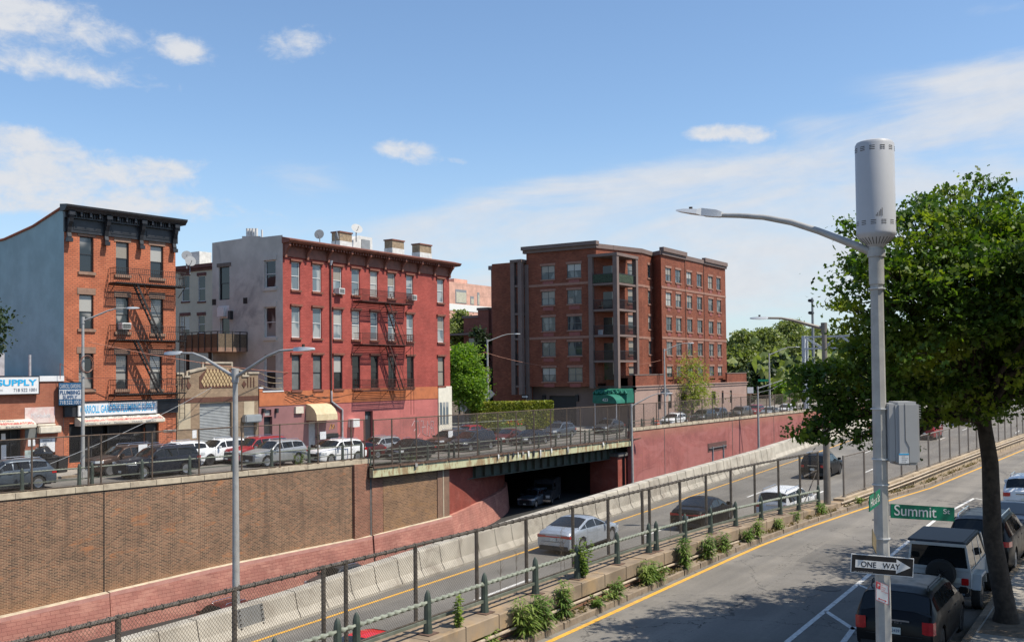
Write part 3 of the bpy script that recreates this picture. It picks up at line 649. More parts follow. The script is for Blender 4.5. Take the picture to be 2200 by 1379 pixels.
b=MB(); b.add([F1.p(L1,-1),F1.p(L1,ZC+.9),F1.p(L1,15,-14),F1.p(L1,-1,-14)],[(0,1,2,3)]); b.add([F1.p(0,ZC-.1),F1.p(L1,ZC-.1),F1.p(L1,15,-14),F1.p(0,15,-14)],[(0,1,2,3)]); b.add([F1.p(0,-1,-14),F1.p(L1,-1,-14),F1.p(L1,15,-14),F1.p(0,15,-14)],[(0,1,2,3)]); b.build('rear_wall',M_org,t,fixn=False)
b=MB()
for q in ((0,16.95),(4,16.1),(8,15.6)): pass
b.tube([F1.p(-.03,17.0,-.2),F1.p(-.03,16.15,-4),F1.p(-.03,15.65,-8),F1.p(-.03,15.5,-16)],.09,n=6); b.build('roof_edge_tiles',mat('rust_tile',(.22,.09,.06),.8,var=.3,scale=6),t)
for i,h in enumerate(holes): window(F1,t,h,M_fk,M_gl,o=-.16,fw=.07)
for h in holes:
    b=MB(); F1.box(b,h[0]-.14,h[1]+.14,-.05,.035,h[3],h[3]+.42); b.build('lintel',M_lint,t,bevel=.008)
    b=MB(); F1.box(b,h[0]-.12,h[1]+.12,-.05,.10,h[2]-.20,h[2]); b.build('sill',M_lint,t,bevel=.008)
# cornice
b=MB(); F1.box(b,-.05,L1+.1,0,.14,ZC-.55,ZC+.75); F1.box(b,-.1,L1+.15,.14,.35,ZC+.35,ZC+.75)
pr=[(.0,ZC+.75),(.62,ZC+.75),(.72,ZC+.88),(.86,ZC+1.0),(.88,ZC+1.13),(.0,ZC+1.22)]
vs=[F1.p(-.28,z,o) for o,z in pr]+[F1.p(L1+.42,z,o) for o,z in pr]; n=6
b.add(vs,[tuple(range(n)),tuple(range(2*n-1,n-1,-1))]+[(i,n+i,n+(i+1)%n,(i+1)%n) for i in range(n)])
for j in range(44): F1.box(b,.2+j*.18,.27+j*.18,.35,.43,ZC+.46,ZC+.72)
for j in range(3):
    a=.55+j*2.62; F1.box(b,a,a+2.1,.14,.17,ZC-.35,ZC+.12); F1.box(b,a+.1,a+2.0,.165,.18,ZC-.27,ZC+.04)
b.build('cornice',M_corn,t)
for j in range(4):
    a=.22+j*2.56
    b=MB(); pts=[(.14,-1.15),(.30,-1.12),(.34,-.85),(.26,-.6),(.34,-.25),(.52,.1),(.62,.45),(.62,.75),(.14,.75)]
    vs=[F1.p(a-.13,ZC+z,o) for o,z in pts]+[F1.p(a+.13,ZC+z,o) for o,z in pts]; n=len(pts)
    b.add(vs,[tuple(range(n)),tuple(range(2*n-1,n-1,-1))]+[(i,n+i,n+(i+1)%n,(i+1)%n) for i in range(n)]); F1.box(b,a-.18,a+.18,.13,.42,ZC-1.2,ZC-.95); F1.box(b,a-.19,a+.19,.3,.68,ZC+.5,ZC+.74)
    b.build('cornice_bracket',M_corn,t)
    if j<3:
        for q in range(3):
            b=MB(); aa=a+.64*(q+1); F1.box(b,aa-.06,aa+.06,.35,.62,ZC+.5,ZC+.75); b.build('modillion',M_corn,t)
fe=thing('fire_escape','black fire escape with curved rails on the orange house','fire escape',tuple(F1.p(3,4)))
zp=[F1.px(250,600)[1]-.25,F1.px(250,720)[1]-.3,F1.px(250,838)[1]-.25]
aL=3.1; aR=8.35
fire_escape(F1,fe,aL,aR,zp,.95,M_iron,True,[(zp[0],zp[1],4.6,6.5),(zp[1],zp[2],4.6,6.5)])
b=MB()
for a in (L1-.35,L1+.05): b.bar(F1.p(a,3.0,1.0),F1.p(a,10.2,1.0),.035,.035)
for j in range(22): b.bar(F1.p(L1-.35,3.1+j*.32,1.0),F1.p(L1+.05,3.1+j*.32,1.0),.02,.02)
b.build('ladder',M_iron,fe)
# shop front
b=MB(); F1.box(b,-.05,L1+.05,-.1,.22,3.45,4.35); F1.box(b,-.05,L1+.1,.2,.36,4.3,4.45); b.build('shop_fascia',M_corn,t)
M_sgl=M_shop
for (s0,s1) in ((.35,1.95),(3.05,5.7)):
    window(F1,t,[s0,s1,.5,3.0],M_fk,M_sgl,o=-.12,mid=False,vert=1 if s1-s0<2 else 2,name='shop_window')
b=MB(); F1.box(b,1.95,3.05,-.45,-.40,.0,3.0); b.build('shop_door',M_gld,t)
b=MB(); F1.box(b,dr[0],dr[1],-.3,-.26,0,2.9); b.build('side_door',M_fk,t)
b=MB(); F1.box(b,L1-2.42,L1-2.22,0,.18,0,3.4); F1.box(b,L1-2.5,L1-2.15,0,.22,2.5,2.7); b.build('pilaster',M_fk,t)
M_gb=mat('grey_band',(.3,.29,.28),.8)
for z in (.9,2.1): b=MB(); F1.box(b,L1-1.0,L1,0.001,.03,z,z+.15); b.build('stone_band',M_gb,t)
b=MB(); F1.box(b,.35,L1-2.45,-.2,.03,-1,.5); b.build('brick_bulkhead',M_org,t)
for (a,z,w,h_) in ((.55,.6,.9,.95),(1.35,.55,.55,.85),(4.2,.6,.5,1.1),(4.75,.9,.45,.9),(3.5,.55,.4,.7)):
    b=MB(); F1.box(b,a,a+w,-.75,-.35,z,z+h_); tag(b.build('kitchen_appliance',M_fw,bevel=.02,base=F1.p(a,z,-.5)),{.55:'long low white appliance at the left of the plumbing shop window',1.35:'small white appliance second from left in the plumbing shop window',4.2:'tall white appliance right of the shop door',4.75:'white appliance at the right end of the plumbing shop window',3.5:'short white appliance just right of the shop door'}[a],'appliance',group='white appliances behind the shop window')
# signs (blue lettering on white)
M_sw=mat('sign_white',(.66,.67,.68),.4,var=.04); M_sb=mat('sign_blue',(.03,.26,.52),.5,var=.05); M_sc=mat('sign_cyan',(.02,.36,.66),.5,var=.05); M_sr=mat('sign_red',(.50,.04,.05),.5,var=.1); M_sd=mat('sign_navy',(.02,.09,.22),.4,var=.1); M_st=mat('sign_text_dark',(.05,.07,.12),.5); M_sg=mat('sign_grey',(.35,.36,.38),.5)
def signpanel(F,name,label,a0,a1,z0,z1,o0,o1,m,mf=None,cat='sign'):
    q=thing(name,label,cat,tuple(F.p((a0+a1)/2,z0,o1))); b=MB(); F.box(b,a0,a1,o0,o1,z0,z1); b.build('panel',m,q)
    if mf:
        b=MB(); w=.05
        for c in ((a0-w,a1+w,z0-w,z0),(a0-w,a1+w,z1,z1+w),(a0-w,a0,z0,z1),(a1,a1+w,z0,z1)): F.box(b,c[0],c[1],o0,o1+.02,c[2],c[3])
        b.build('frame',mf,q)
    return q
def ft(F,txt,a,z,w,h,o,m,parent,**k): return textmesh(txt,'lettering',F.p(a,z,o),F.u,Vector((0,0,1)),w,h,m,parent,**k)
a0,zt0=F1.px(163,852); a1,zt1=F1.px(330,851)
q=signpanel(F1,'shop_sign','long white shop sign reading CARROLL GARDENS PLUMBING SUPPLY in blue','.' and a0,a1,3.52,4.30,.22,.34,M_sw,M_sg)
ft(F1,'CARROLL GARDENS PLUMBING SUPPLY',a0+.12,3.66,a1-a0-.24,.50,.345,M_sc,q,bold=.012)
# awning box with red lettering
def awning(F,label,a0,a1,z0,z1,o,txt,parent=None,row2=True):
    q=thing('awning',label,'awning',tuple(F.p((a0+a1)/2,z0,0)))
    b=MB(); pts=[(.02,z1),(.25,z1-.02),(o,z0+.24),(o,z0+.06),(o-.25,z0-.02),(.02,z0-.02)]
    vs=[F.p(a0,z,oo) for oo,z in pts]+[F.p(a1,z,oo) for oo,z in pts]; n=len(pts)
    b.add(vs,[tuple(range(n)),tuple(range(2*n-1,n-1,-1))]+[(i,n+i,n+(i+1)%n,(i+1)%n) for i in range(n)]); b.build('canvas',M_can,q)
    up=(F.p(0,z1-.02,.25)-F.p(0,z0+.24,o)); hgt=up.length; up.normalize()
    textmesh(txt,'lettering',F.p(a0+.12,z0+.26,o)+up*.02,F.u,up,a1-a0-.24,hgt*.42,M_sr,q,ext=.012,bold=.01)
    textmesh('KOHLER    TOTO    GROHE    BOSCH    MOEN','lettering',F.p(a0+.3,z0+.26,o)+up*hgt*.62,F.u,up,(a1-a0)*.8,hgt*.26,M_st,q,ext=.012)
    textmesh('MOEN   ELKAY   Panasonic   MAXX   ELKAY','lettering',F.p(a0+.2,z0+.08,o),F.u,Vector((0,0,1)),(a1-a0)*.85,.10,M_st,q,ext=.012)
    return q
M_can=mat('cream_canvas',(.60,.55,.46),.7,var=.1,scale=3,dirt=(.42,.33,.22,.4))
a0,_=F1.px(160,875); a1,_=F1.px(338,875)
awning(F1,'cream awning with red appliance lettering under the long white shop sign',a0,a1,2.86,3.42,.95,'DISHWASHERS-AIR CONDITIONERS-MICROWAVES-WASHERS-DRYERS')
# projecting blue sign: a box standing out from the wall, faces left along the street
Fp=Fac((F1.p(-.55,0,.35).x,F1.p(-.55,0,.35).y),R(-4.3-38))
q=thing('projecting_sign','boxy blue and white sign hung out from the corner reading PLUMBING SUPPLY','sign',tuple(Fp.p(.8,3.6)))
zA=4.20; zB=5.70; wS=1.42
b=MB(); Fp.box(b,0,wS,-.28,0,zA,zB); b.build('case',M_fk,q,bevel=.01)
b=MB(); Fp.box(b,.05,wS-.05,0,.012,zA+.05,zB-.05); b.build('blue_face',mat('sign_blue_face',(.03,.13,.27),.35,var=.05),q)
b=MB(); Fp.box(b,.07,wS-.07,.012,.02,zA+.42,zB-.47); b.build('white_face',M_sw,q)
ft(Fp,'CARROLL GARDENS',.09,zB-.38,wS-.18,.25,.022,M_sw,q); ft(Fp,'PLUMBING',.12,zB-.78,wS-.24,.26,.026,M_sd,q,bold=.015); ft(Fp,'SUPPLY',.28,zB-1.06,wS-.56,.22,.026,M_sd,q,bold=.015); ft(Fp,'718.522.1001',.1,zA+.1,wS-.2,.24,.022,M_sw,q)
b=MB(); b.bar(F1.p(.1,5.9,0),F1.p(3.2,5.95,.8),.03,.03); b.bar(F1.p(-.4,6.9,.3),F1.p(-.4,5.9,.3),.03,.03); b.bar(F1.p(-.4,6.9,.3),F1.p(1.2,5.95,.3),.02,.02); b.build('bracket',mat('rust_bracket',(.2,.06,.04),.7),q)
# ================================================================== low brick shop to the left
M_lowb=brick('low_shop_brick',(.30,.10,.06),(.35,.125,.075),(.27,.13,.09),bw=.23,bh=.085,ms=.012,patch=(.40,.17,.11,.4),streak=(.2,.07,.05,.4))
t=thing('low_shop','single storey red brick shop beside the blue wall','shop',tuple(F1.p(-4,0)))
zl=F1.px(60,812)[1]
hole=[-9.5,-2.55,-1,2.85]; hole2=[-1.62,-.55,0,2.25]
b=MB(); wall_holes(b,F1,-14,-.02,-1,zl,[hole,hole2],.5); b.add([F1.p(-14,zl),F1.p(-.02,zl),F1.p(-.02,zl,-12),F1.p(-14,zl,-12)],[(0,1,2,3)]); b.build('brick_front',M_lowb,t,fixn=False)
b=MB(); F1.box(b,-2.5,-.02,-.2,.08,zl-.22,zl+.12); b.build('parapet_cap',M_sw,t)
b=MB(); F1.box(b,-9.4,-2.6,-.45,-.40,0,2.85); b.build('shop_window',M_shop,t)
b=MB()
for a in (-6.5,-4.9,-3.9,-3.2,-2.7): F1.box(b,a-.04,a+.04,-.40,-.32,0,2.85)
F1.box(b,-9.4,-2.6,-.40,-.31,2.05,2.13); b.build('window_frame',M_fk,t)
b=MB(); F1.box(b,-4.55,-4.2,-.38,-.36,.5,1.7); F1.box(b,-3.75,-3.45,-.38,-.36,.1,1.9); F1.box(b,-3.75,-3.5,-.38,-.36,2.2,2.6); b.build('poster',M_sw,t)
b=MB(); F1.box(b,-1.62,-.55,-.3,-.25,0,2.25)
for j in range(14): F1.box(b,-1.62,-.55,-.25,-.22,.05+j*.155,.12+j*.155)
b.build('roller_door',mat('shutter_cream',(.42,.40,.36),.6,var=.12),t)
b=MB(); F1.box(b,-1.75,-.35,0,.42,2.5,2.95); F1.box(b,-1.8,-.6,0,.2,2.95,3.1); b.build('shutter_box',M_can,t,bevel=.05)
b=MB(); F1.box(b,-1.55,-.6,.0,.05,1.3,2.25); pnl=b.build('notice_board',M_sw,t)
ft(F1,'REMOVAL OF\nCASES\nSERVICE',-1.4,1.55,.6,.55,.055,M_st,pnl)
b=MB(); F1.box(b,-2.5,-.6,.0,.03,3.15,4.15); pnl=b.build('faded_banner',mat('faded_banner',(.60,.50,.47),.6,var=.1,dirt=(.55,.18,.17,.5),dscale=.9),t)
ft(F1,'Milwaukee',-2.1,3.5,1.2,.3,.036,M_sw,pnl)
b=MB(); F1.box(b,-2.48,-1.75,.0,.03,2.25,3.05); b.build('poster',M_gry,t)
b=MB(); F1.box(b,-2.3,-1.85,.0,.03,1.75,2.15); b.build('notice',M_sw,t)
b=MB(); F1.box(b,-2.5,-1.7,.0,.03,.3,1.5); b.build('mural_panel',mat('teal_panel',(.30,.36,.35),.6,var=.3,scale=3),t)
a1=F1.px(78,850)[0]; z0=F1.px(70,845)[1]; z1=F1.px(70,809)[1]
q=signpanel(F1,'roof_sign','big white sign board with blue SUPPLY letters on the low brick shop',a1-7,a1,z0,z1,.1,.3,M_sw,M_fk)
W_=2.05; ft(F1,'SUPPLY',a1-.12-W_*1.18,z0+.50,W_*1.18,z1-z0-.66,.31,M_sc,q,bold=.03)
ft(F1,'718 522 1001',a1-1.55,z0+.14,1.4,.2,.31,M_st,q); ft(F1,'carrollgardensplumbingsupply.com',a1-5.2,z0+.14,3.0,.2,.31,M_sg,q)
awning(F1,'cream awning with red STOVES and REFRIGERATORS lettering on the low shop',-9.6,-2.2,2.9,3.45,.9,'DISHWASHERS-WASHERS-DRYERS-STOVES-REFRIGERATORS')
q=thing('rooftop_air_conditioner','white condenser unit on the low roof before the blue wall','air conditioner',tuple(F1.p(-3.6,zl,-2.5)))
b=MB(); F1.box(b,-4.3,-2.7,-3.0,-2.2,zl+.15,zl+1.6); b.build('casing',M_sg,q,bevel=.03)
b=MB(); c=F1.p(-3.7,zl+.9,-2.19); b.lathe(c,[(.05,.0),(.5,.0),(.55,.03)],16,axis=F1.n); b.build('fan_grille',M_fk,q)
b=MB(); b.tube([F1.p(-1.2,zl,-2),F1.p(-1.2,zl+1.5,-2)],.08); tag(b.build('vent_pipe',M_sg,base=F1.p(-1.2,zl,-2)),'thin grey vent pipe on the low roof against the blue wall','vent pipe')
# ================================================================== tan brick garage with lattice gable
F2=Fac((44.9,58.0),0.)
M_tan=brick('tan_brick',(.25,.18,.12),(.33,.24,.16),(.17,.125,.09),bw=.23,bh=.085,ms=.014,patch=(.16,.12,.085,.6),pth=(.56,.68),pscale=.4,streak=(.14,.10,.07,.4))
M_lat=brick('pale_infill_brick',(.46,.39,.28),(.50,.43,.32),(.36,.30,.21),bw=.23,bh=.085,ms=.012)
M_dbr=brick('dark_brown_brick',(.10,.045,.035),(.13,.06,.04),(.08,.05,.04),bw=.085,bh=.25,ms=.01)
M_diam=mat('tan_tile',(.42,.31,.17),.8,var=.2,scale=3)
t=thing('brick_garage','tan brick garage with a stepped gable of diamond lattice tiles','garage',(48,58,-.2))
g=lambda x,y:F2.px(x,y)
aR_=g(555,900)[0]; aL_=0.02
zt_=g(380,802)[1]; zst=g(440,790)[1]; zpk=g(480,779)[1]; aP0=g(441,790)[0]; aP1=g(497,790)[0]; a_s0=g(407,800)[0]; a_s1=g(520,800)[0]
dh=[g(429,900)[0],g(498,900)[0],-.6,g(460,865)[1]]; dd=[g(524,900)[0],g(549,900)[0],-.6,g(535,907)[1]]
ztop=g(380,812)[1]
b=MB(); wall_holes(b,F2,aL_,aR_,-1,ztop,[dh,dd],.25)
vs=[F2.p(aL_,ztop),F2.p(aR_,ztop),F2.p(aR_,zt_),F2.p(a_s1+.6,zt_),F2.p(a_s1+.6,ztop+.1),F2.p(a_s1,ztop+.1),F2.p(a_s1,zt_+.15),F2.p(aP1,zst),F2.p(aP1,zpk),F2.p(aP0,zpk),F2.p(aP0,zst),F2.p(a_s0,zt_+.1),F2.p(a_s0-.0,ztop+.1),F2.p(a_s0-.6,ztop+.1),F2.p(a_s0-.6,zt_),F2.p(aL_,zt_)]
b.add(vs,[tuple(range(len(vs)))]); b.add([v-F2.n*.3 for v in vs],[tuple(range(len(vs)))])
b.add([F2.p(aR_,-1),F2.p(aR_,-1,-10),F2.p(aR_,zt_,-10),F2.p(aR_,zt_)],[(0,1,2,3)])
b.add([F2.p(aL_,ztop-.5,-.3),F2.p(aR_,ztop-.5,-.3),F2.p(aR_,ztop-.5,-10),F2.p(aL_,ztop-.5,-10)],[(0,1,2,3)]); b.build('brick_front',M_tan,t,fixn=False)
b=MB()
cp=vs[2:]
for i in range(len(cp)-1):
    p0,p1=cp[i],cp[i+1]
    if abs(p1.z-p0.z)<.9 or True:
        d=(p1-p0).normalized(); b.bar(p0-d*.04-F2.n*.13,p1+d*.04-F2.n*.13,.42,.14)
b.build('coping',mat('tan_coping',(.36,.31,.24),.8,var=.2,scale=2),t)
lat=[g(428,830)[0],g(500,830)[0],g(430,834)[1],g(450,790)[1]-.12]
b=MB(); aa0,aa1,z0,z1=lat; zc=z1
shape=[(aa0,z0),(aa1,z0),(aa1,z0+(z1-z0)*.62),(aP1-.1,z1),(aP0+.1,z1),(aa0,z0+(z1-z0)*.62)]
b.prism([F2.p(a,z,.0) for a,z in shape],F2.n*.03); b.build('lattice_panel',M_dbr,t)
b=MB(); nx=10; st=(aa1-aa0)/nx
def inside(a,z):
    if z<z0+.1 or z>z1-.08 or a<aa0+.15 or a>aa1-.15: return False
    zl_=z0+(z1-z0)*.62
    if z>zl_+.02:
        f=(z-zl_)/(z1-zl_); return aa0+(aP0-aa0)*f+.2<a<aa1-(aa1-aP1)*f-.2
    return True
row=0; z=z0+.25
while z<z1:
    for j in range(-1,nx+2):
        a=aa0+st*(j+.5*(row%2))+.1
        if inside(a,z): b.prism([F2.p(a-st*.37,z,.03),F2.p(a,z-.19,.03),F2.p(a+st*.37,z,.03),F2.p(a,z+.19,.03)],F2.n*.035)
    z+=.245; row+=1
b.build('diamond_tiles',M_diam,t)
for ca in (g(405,828)[0],g(524,828)[0]):
    b=MB(); zc=g(405,828)[1]; b.prism([F2.p(ca-.22,zc),F2.p(ca,zc-.28),F2.p(ca+.22,zc),F2.p(ca,zc+.28)],F2.n*.04); b.build('diamond_ornament',M_dbr,t)
b=MB(); z=g(460,860)[1]; F2.box(b,aL_,aR_-.02,0,.03,z-.1,z+.25)
for a in (aL_+.4,aL_+.65,aL_+.9,aR_-.5,aR_-.8,aR_-1.1): F2.box(b,a,a+.09,0,.035,g(380,835)[1],zt_-.35)
b.build('dark_brick_band',M_dbr,t)
b=MB(); F2.box(b,g(383,900)[0],g(409,900)[0],0,.02,g(395,922)[1],g(395,867)[1]); F2.box(b,g(524,900)[0],g(546,900)[0],0,.02,g(530,893)[1],g(530,862)[1]); b.build('infill_brick',M_lat,t)
M_shut=mat('galvanised_shutter',(.33,.35,.36),.45,metal=.35,var=.1,scale=2)
def shutter(F,parent,h,o=-.2,st=.11):
    b=MB(); z=h[2]
    while z<h[3]: b.add([F.p(h[0],z,o),F.p(h[1],z,o),F.p(h[1],z+st*.6,o+.05),F.p(h[0],z+st*.6,o+.05),F.p(h[0],z+st,o),F.p(h[1],z+st,o)],[(0,1,2,3),(3,2,5,4)]); z+=st
    return b.build('roller_shutter',M_shut,parent,fixn=False)
shutter(F2,t,dh); shutter(F2,t,dd)
b=MB(); zz=dd[3]; F2.box(b,dd[0]-.25,dd[1]+.25,0,.5,zz,zz+.6); b.build('shutter_box',M_shut,t,bevel=.08)
b=MB(); F2.box(b,g(413,930)[0],g(422,930)[0],0,.02,g(415,941)[1],g(415,924)[1]); b.build('notice',M_sw,t)
# ================================================================== beige house seen between, set back
t=thing('beige_house','beige rendered house with brown trim, set back behind the garage','house',(60,66,0))
FB=Fac((63,75.5),R(-90)) ; M_bei=mat('beige_render',(.46,.42,.33),.85,var=.08,scale=.8,dirt=(.34,.31,.25,.4))
# plane x=63 facing -x : u runs towards -y (left to right in view)
wb=[(391,407,593,648),(426,441,593,648),(389,407,679,736),(426,440,678,716)]
gB=lambda x,y:FB.px(x,y)
aE=gB(462,600)[0]; aS=gB(360,600)[0]; zT=gB(400,578)[1]
holes=[fpx(FB,*w) for w in wb]
b=MB(); wall_holes(b,FB,aS,aE,-1,zT,holes,.15); b.add([FB.p(aS,zT),FB.p(aE,zT),FB.p(aE,zT,-8),FB.p(aS,zT,-8)],[(0,1,2,3)]); b.build('rendered_wall',M_bei,t,fixn=False)
for h in holes:
    window(FB,t,h,M_fw,M_gld,o=-.08); b=MB(); FB.box(b,h[0]-.15,h[1]+.15,0,.08,h[3],h[3]+.3); FB.box(b,h[0]-.1,h[1]+.1,0,.08,h[2]-.15,h[2]); b.build('window_trim',mat('trim_maroon',(.10,.03,.025),.7) if 'trim_maroon' not in bpy.data.materials else bpy.data.materials['trim_maroon'],t)
b=MB(); FB.box(b,aS,aE,-.1,.35,zT-.05,zT+.3); FB.box(b,aS,aE,-.0,.15,zT-.3,zT-.05); b.build('eaves',bpy.data.materials['trim_maroon'],t)
M_satg=mat('dish_grey',(.22,.23,.24),.5,var=.1); M_chw=mat('white_masonry',(.55,.54,.52),.8,var=.15,scale=2)
b=MB(); a,z=gB(385,575); FB.box(b,a-.9,a+1.2,-3,-1.5,zT,zT+1.9); b.build('chimney',M_chw,t)
# ================================================================== long red house with grey side
ZR=16.2
F3=Fac((55.07,58.0),0.); F3s=Fac((55.07,58.0),R(-90)); 
M_red=brick('crimson_brick',(.31,.063,.050),(.38,.085,.068),(.24,.06,.052),bw=.30,bh=.125,ms=.018,patch=(.43,.12,.085,.35),pth=(.6,.7),streak=(.28,.06,.045,.3))
M_rbase=brick('rose_base_paint',(.40,.125,.115),(.42,.14,.13),(.37,.12,.11),bw=.23,bh=.085,ms=.01,bump=.3)
M_purp=mat('mauve_paint',(.24,.115,.115),.8,var=.1,scale=.8,dirt=(.17,.085,.09,.3)); M_oband=mat('orange_band_paint',(.42,.135,.055),.75,var=.12,scale=1.5,dirt=(.25,.09,.05,.5),dscale=1.3)
M_gstu=mat('grey_stucco',(.47,.46,.41),.9,var=.13,scale=.55,bump=.25,bscale=4,dirt=(.24,.24,.23,.75),dscale=.28)
M_brt=mat('brown_trim',(.19,.07,.045),.65,var=.2,scale=2,dirt=(.10,.05,.04,.4)); M_whitb=mat('cream_paint',(.64,.60,.50),.6,var=.06)
t=thing('red_house','long four storey crimson brick house with grey stucco side and brown cornice','house',(55.07,58,-.6))
g=lambda x,y:F3.px(x,y)
L3=g(966,700)[0]
xw=[(626.5,645),(672,691),(716.5,735),(756,773),(796,812),(833.5,849.5),(873.5,888),(940,954)]
def yw(r,x): # head and sill lines of the three storeys
    T=[(563,600),(659.5,680),(763,767)]; B=[(622,650),(725,735),(838,829)]
    f=(x-626)/(945-626); return T[r][0]+(T[r][1]-T[r][0])*f, B[r][0]+(B[r][1]-B[r][0])*f
holes=[];rows=[]
for r in range(3):
    for (x0,x1) in xw:
        y0,_=yw(r,x0); _,y1=yw(r,x0); a0=g(x0,700)[0]; a1=g(x1,700)[0]; y0,y1=yw(r,(x0+x1)/2); xm=(x0+x1)/2
        h=[a0,a1,g(xm,y1)[1],g(xm,y0)[1]]; holes.append(h); rows.append(r)
for r in range(3):   # level the storeys
    hs=[h for h,q in zip(holes,rows) if q==r]; zt1=sum(h[3] for h in hs)/8; zb1=sum(h[2] for h in hs)/8
    for h in hs: h[2],h[3]=zb1,zt1
ZB0=[h for h,q in zip(holes,rows) if q==2][0][2]-.05      # foot of the red brick
ZB1=g(620,870)[1]
door=[g(784,900)[0],g(801,900)[0],-1,g(790,883)[1]]
corner=g(940,800)[0]
b=MB(); wall_holes(b,F3,0,L3,ZB0,ZR,holes,.2); b.build('brick_front',M_red,t,fixn=False)
b=MB(); F3.box(b,g(556,800)[0],corner,-.2,.04,ZB1,ZB0); b.build('orange_band',M_oband,t)
xs_=g(725,900)[0]
b=MB(); wall_holes(b,F3,xs_,corner,-2,ZB1,[door],.3); b.build('rose_base',M_rbase,t,fixn=False)
a5=g(556,900)[0]; dA=[g(567,900)[0],g(585,900)[0],-1.2,g(570,895)[1]]; tr=[g(569,880)[0],g(583,880)[0],g(570,893)[1],g(570,880)[1]]; dG=[g(663,900)[0],g(680,900)[0],-1.2,g(670,905)[1]]
b=MB(); wall_holes(b,F3,a5,xs_,-2,ZB1,[dA,tr,dG],.3); b.build('mauve_base',M_purp,t,fixn=False)
b=MB(); F3.box(b,dA[0],dA[1],-.3,-.25,-1,dA[3]); b.build('dark_door',M_fk,t)
b=MB(); F3.box(b,tr[0],tr[1],-.2,-.17,tr[2],tr[3]); b.build('transom_light',M_glb,t)
b=MB(); F3.box(b,dG[0],dG[1],-.2,-.15,-1,dG[3]); b.build('grey_door',mat('grey_door',(.36,.37,.38),.5),t)
b=MB(); F3.box(b,door[0],door[1],-.3,-.25,-1,door[3]); b.build('black_door',M_fk,t)
b=MB(); F3.box(b,door[0]+.12,door[0]+.32,-.25,-.24,door[3]-.7,door[3]-.3); F3.box(b,door[0]+.42,door[0]+.6,-.25,-.24,door[3]-.7,door[3]-.3); b.build('door_light',M_glb,t)
b=MB(); F3.box(b,corner,L3+.12,-.5,.1,-2,ZB0); b.build('cream_corner',M_whitb,t)
ch=[g(942,900)[0],g(962,900)[0],g(945,912)[1],g(945,864)[1]]; b=MB(); F3.box(b,ch[0],ch[1],.1,.11,ch[2],ch[3]); b.build('corner_window',M_glb,t)
b=MB()
for a in (ch[0],ch[0]+(ch[1]-ch[0])*.33,ch[0]+(ch[1]-ch[0])*.66,ch[1]): F3.box(b,a-.05,a+.05,.1,.14,ch[2],ch[3])
b.build('corner_window_frame',M_whitb,t)
b=MB(); zan=g(580,845)[1]; F3.box(b,a5,0,-.5,0.03,ZB0-.05,zan+.12); F3.box(b,a5,a5+.35,-.5,.06,ZB0-.0,zan+.4); b.build('annex_parapet',M_oband,t)
b=MB(); F3.box(b,a5+.35,0,-.6,.08,zan+.12,zan+.2); F3.box(b,a5-.02,a5+.38,-.6,.1,zan+.4,zan+.5); b.build('annex_coping',M_sw,t)
b=MB(); b.add([F3.p(a5,-2),F3.p(a5,ZB0,0),F3.p(a5,ZB0,-12),F3.p(a5,-2,-12)],[(0,1,2,3)]); b.add([F3.p(a5,ZB0-.4),F3.p(0,ZB0-.4),F3.p(0,ZB0-.4,-12),F3.p(a5,ZB0-.4,-12)],[(0,1,2,3)]); b.build('annex_wall',M_purp,t,fixn=False)
for h,r in zip(holes,rows):
    dark=(r==2); window(F3,t,h,M_fk if dark else M_fw,(M_gry if h[0]<4.5 else M_gld) if dark else M_glb,o=-.13,fw=.07)
    b=MB(); F3.box(b,h[0]-.16,h[1]+.16,0,.16,h[3]+.06,h[3]+.22); F3.box(b,h[0]-.12,h[1]+.12,0,.08,h[3],h[3]+.06); b.build('window_hood',M_brt,t)
    b=MB(); F3.box(b,h[0]-.10,h[1]+.10,0,.12,h[2]-.17,h[2]); b.build('sill',M_brt,t)
# cornice
b=MB(); F3.box(b,0,L3+.05,0,.12,ZR-.7,ZR+.35)
pr=[(.0,ZR+.32),(.75,ZR+.36),(.9,ZR+.52),(.92,ZR+.62),(.0,ZR+.85)]; n=5
vs=[F3.p(-.1,z,o) for o,z in pr]+[F3.p(L3+.85,z,o) for o,z in pr]
b.add(vs,[tuple(range(n)),tuple(range(2*n-1,n-1,-1))]+[(i,n+i,n+(i+1)%n,(i+1)%n) for i in range(n)])
for j in range(64):
    a=.2+j*(L3)/64; F3.box(b,a,a+.1,.12,.62,ZR+.14,ZR+.34)
b.build('cornice',M_brt,t)
for j in range(10):
    a=.15+j*(L3-.3)/9
    b=MB(); pts=[(.12,-.85),(.26,-.8),(.24,-.5),(.40,-.2),(.70,.1),(.70,.34),(.12,.34)]
    vs=[F3.p(a-.11,ZR+z,o) for o,z in pts]+[F3.p(a+.11,ZR+z,o) for o,z in pts]; n=len(pts)
    b.add(vs,[tuple(range(n)),tuple(range(2*n-1,n-1,-1))]+[(i,n+i,n+(i+1)%n,(i+1)%n) for i in range(n)]); b.build('cornice_bracket',M_brt,t)
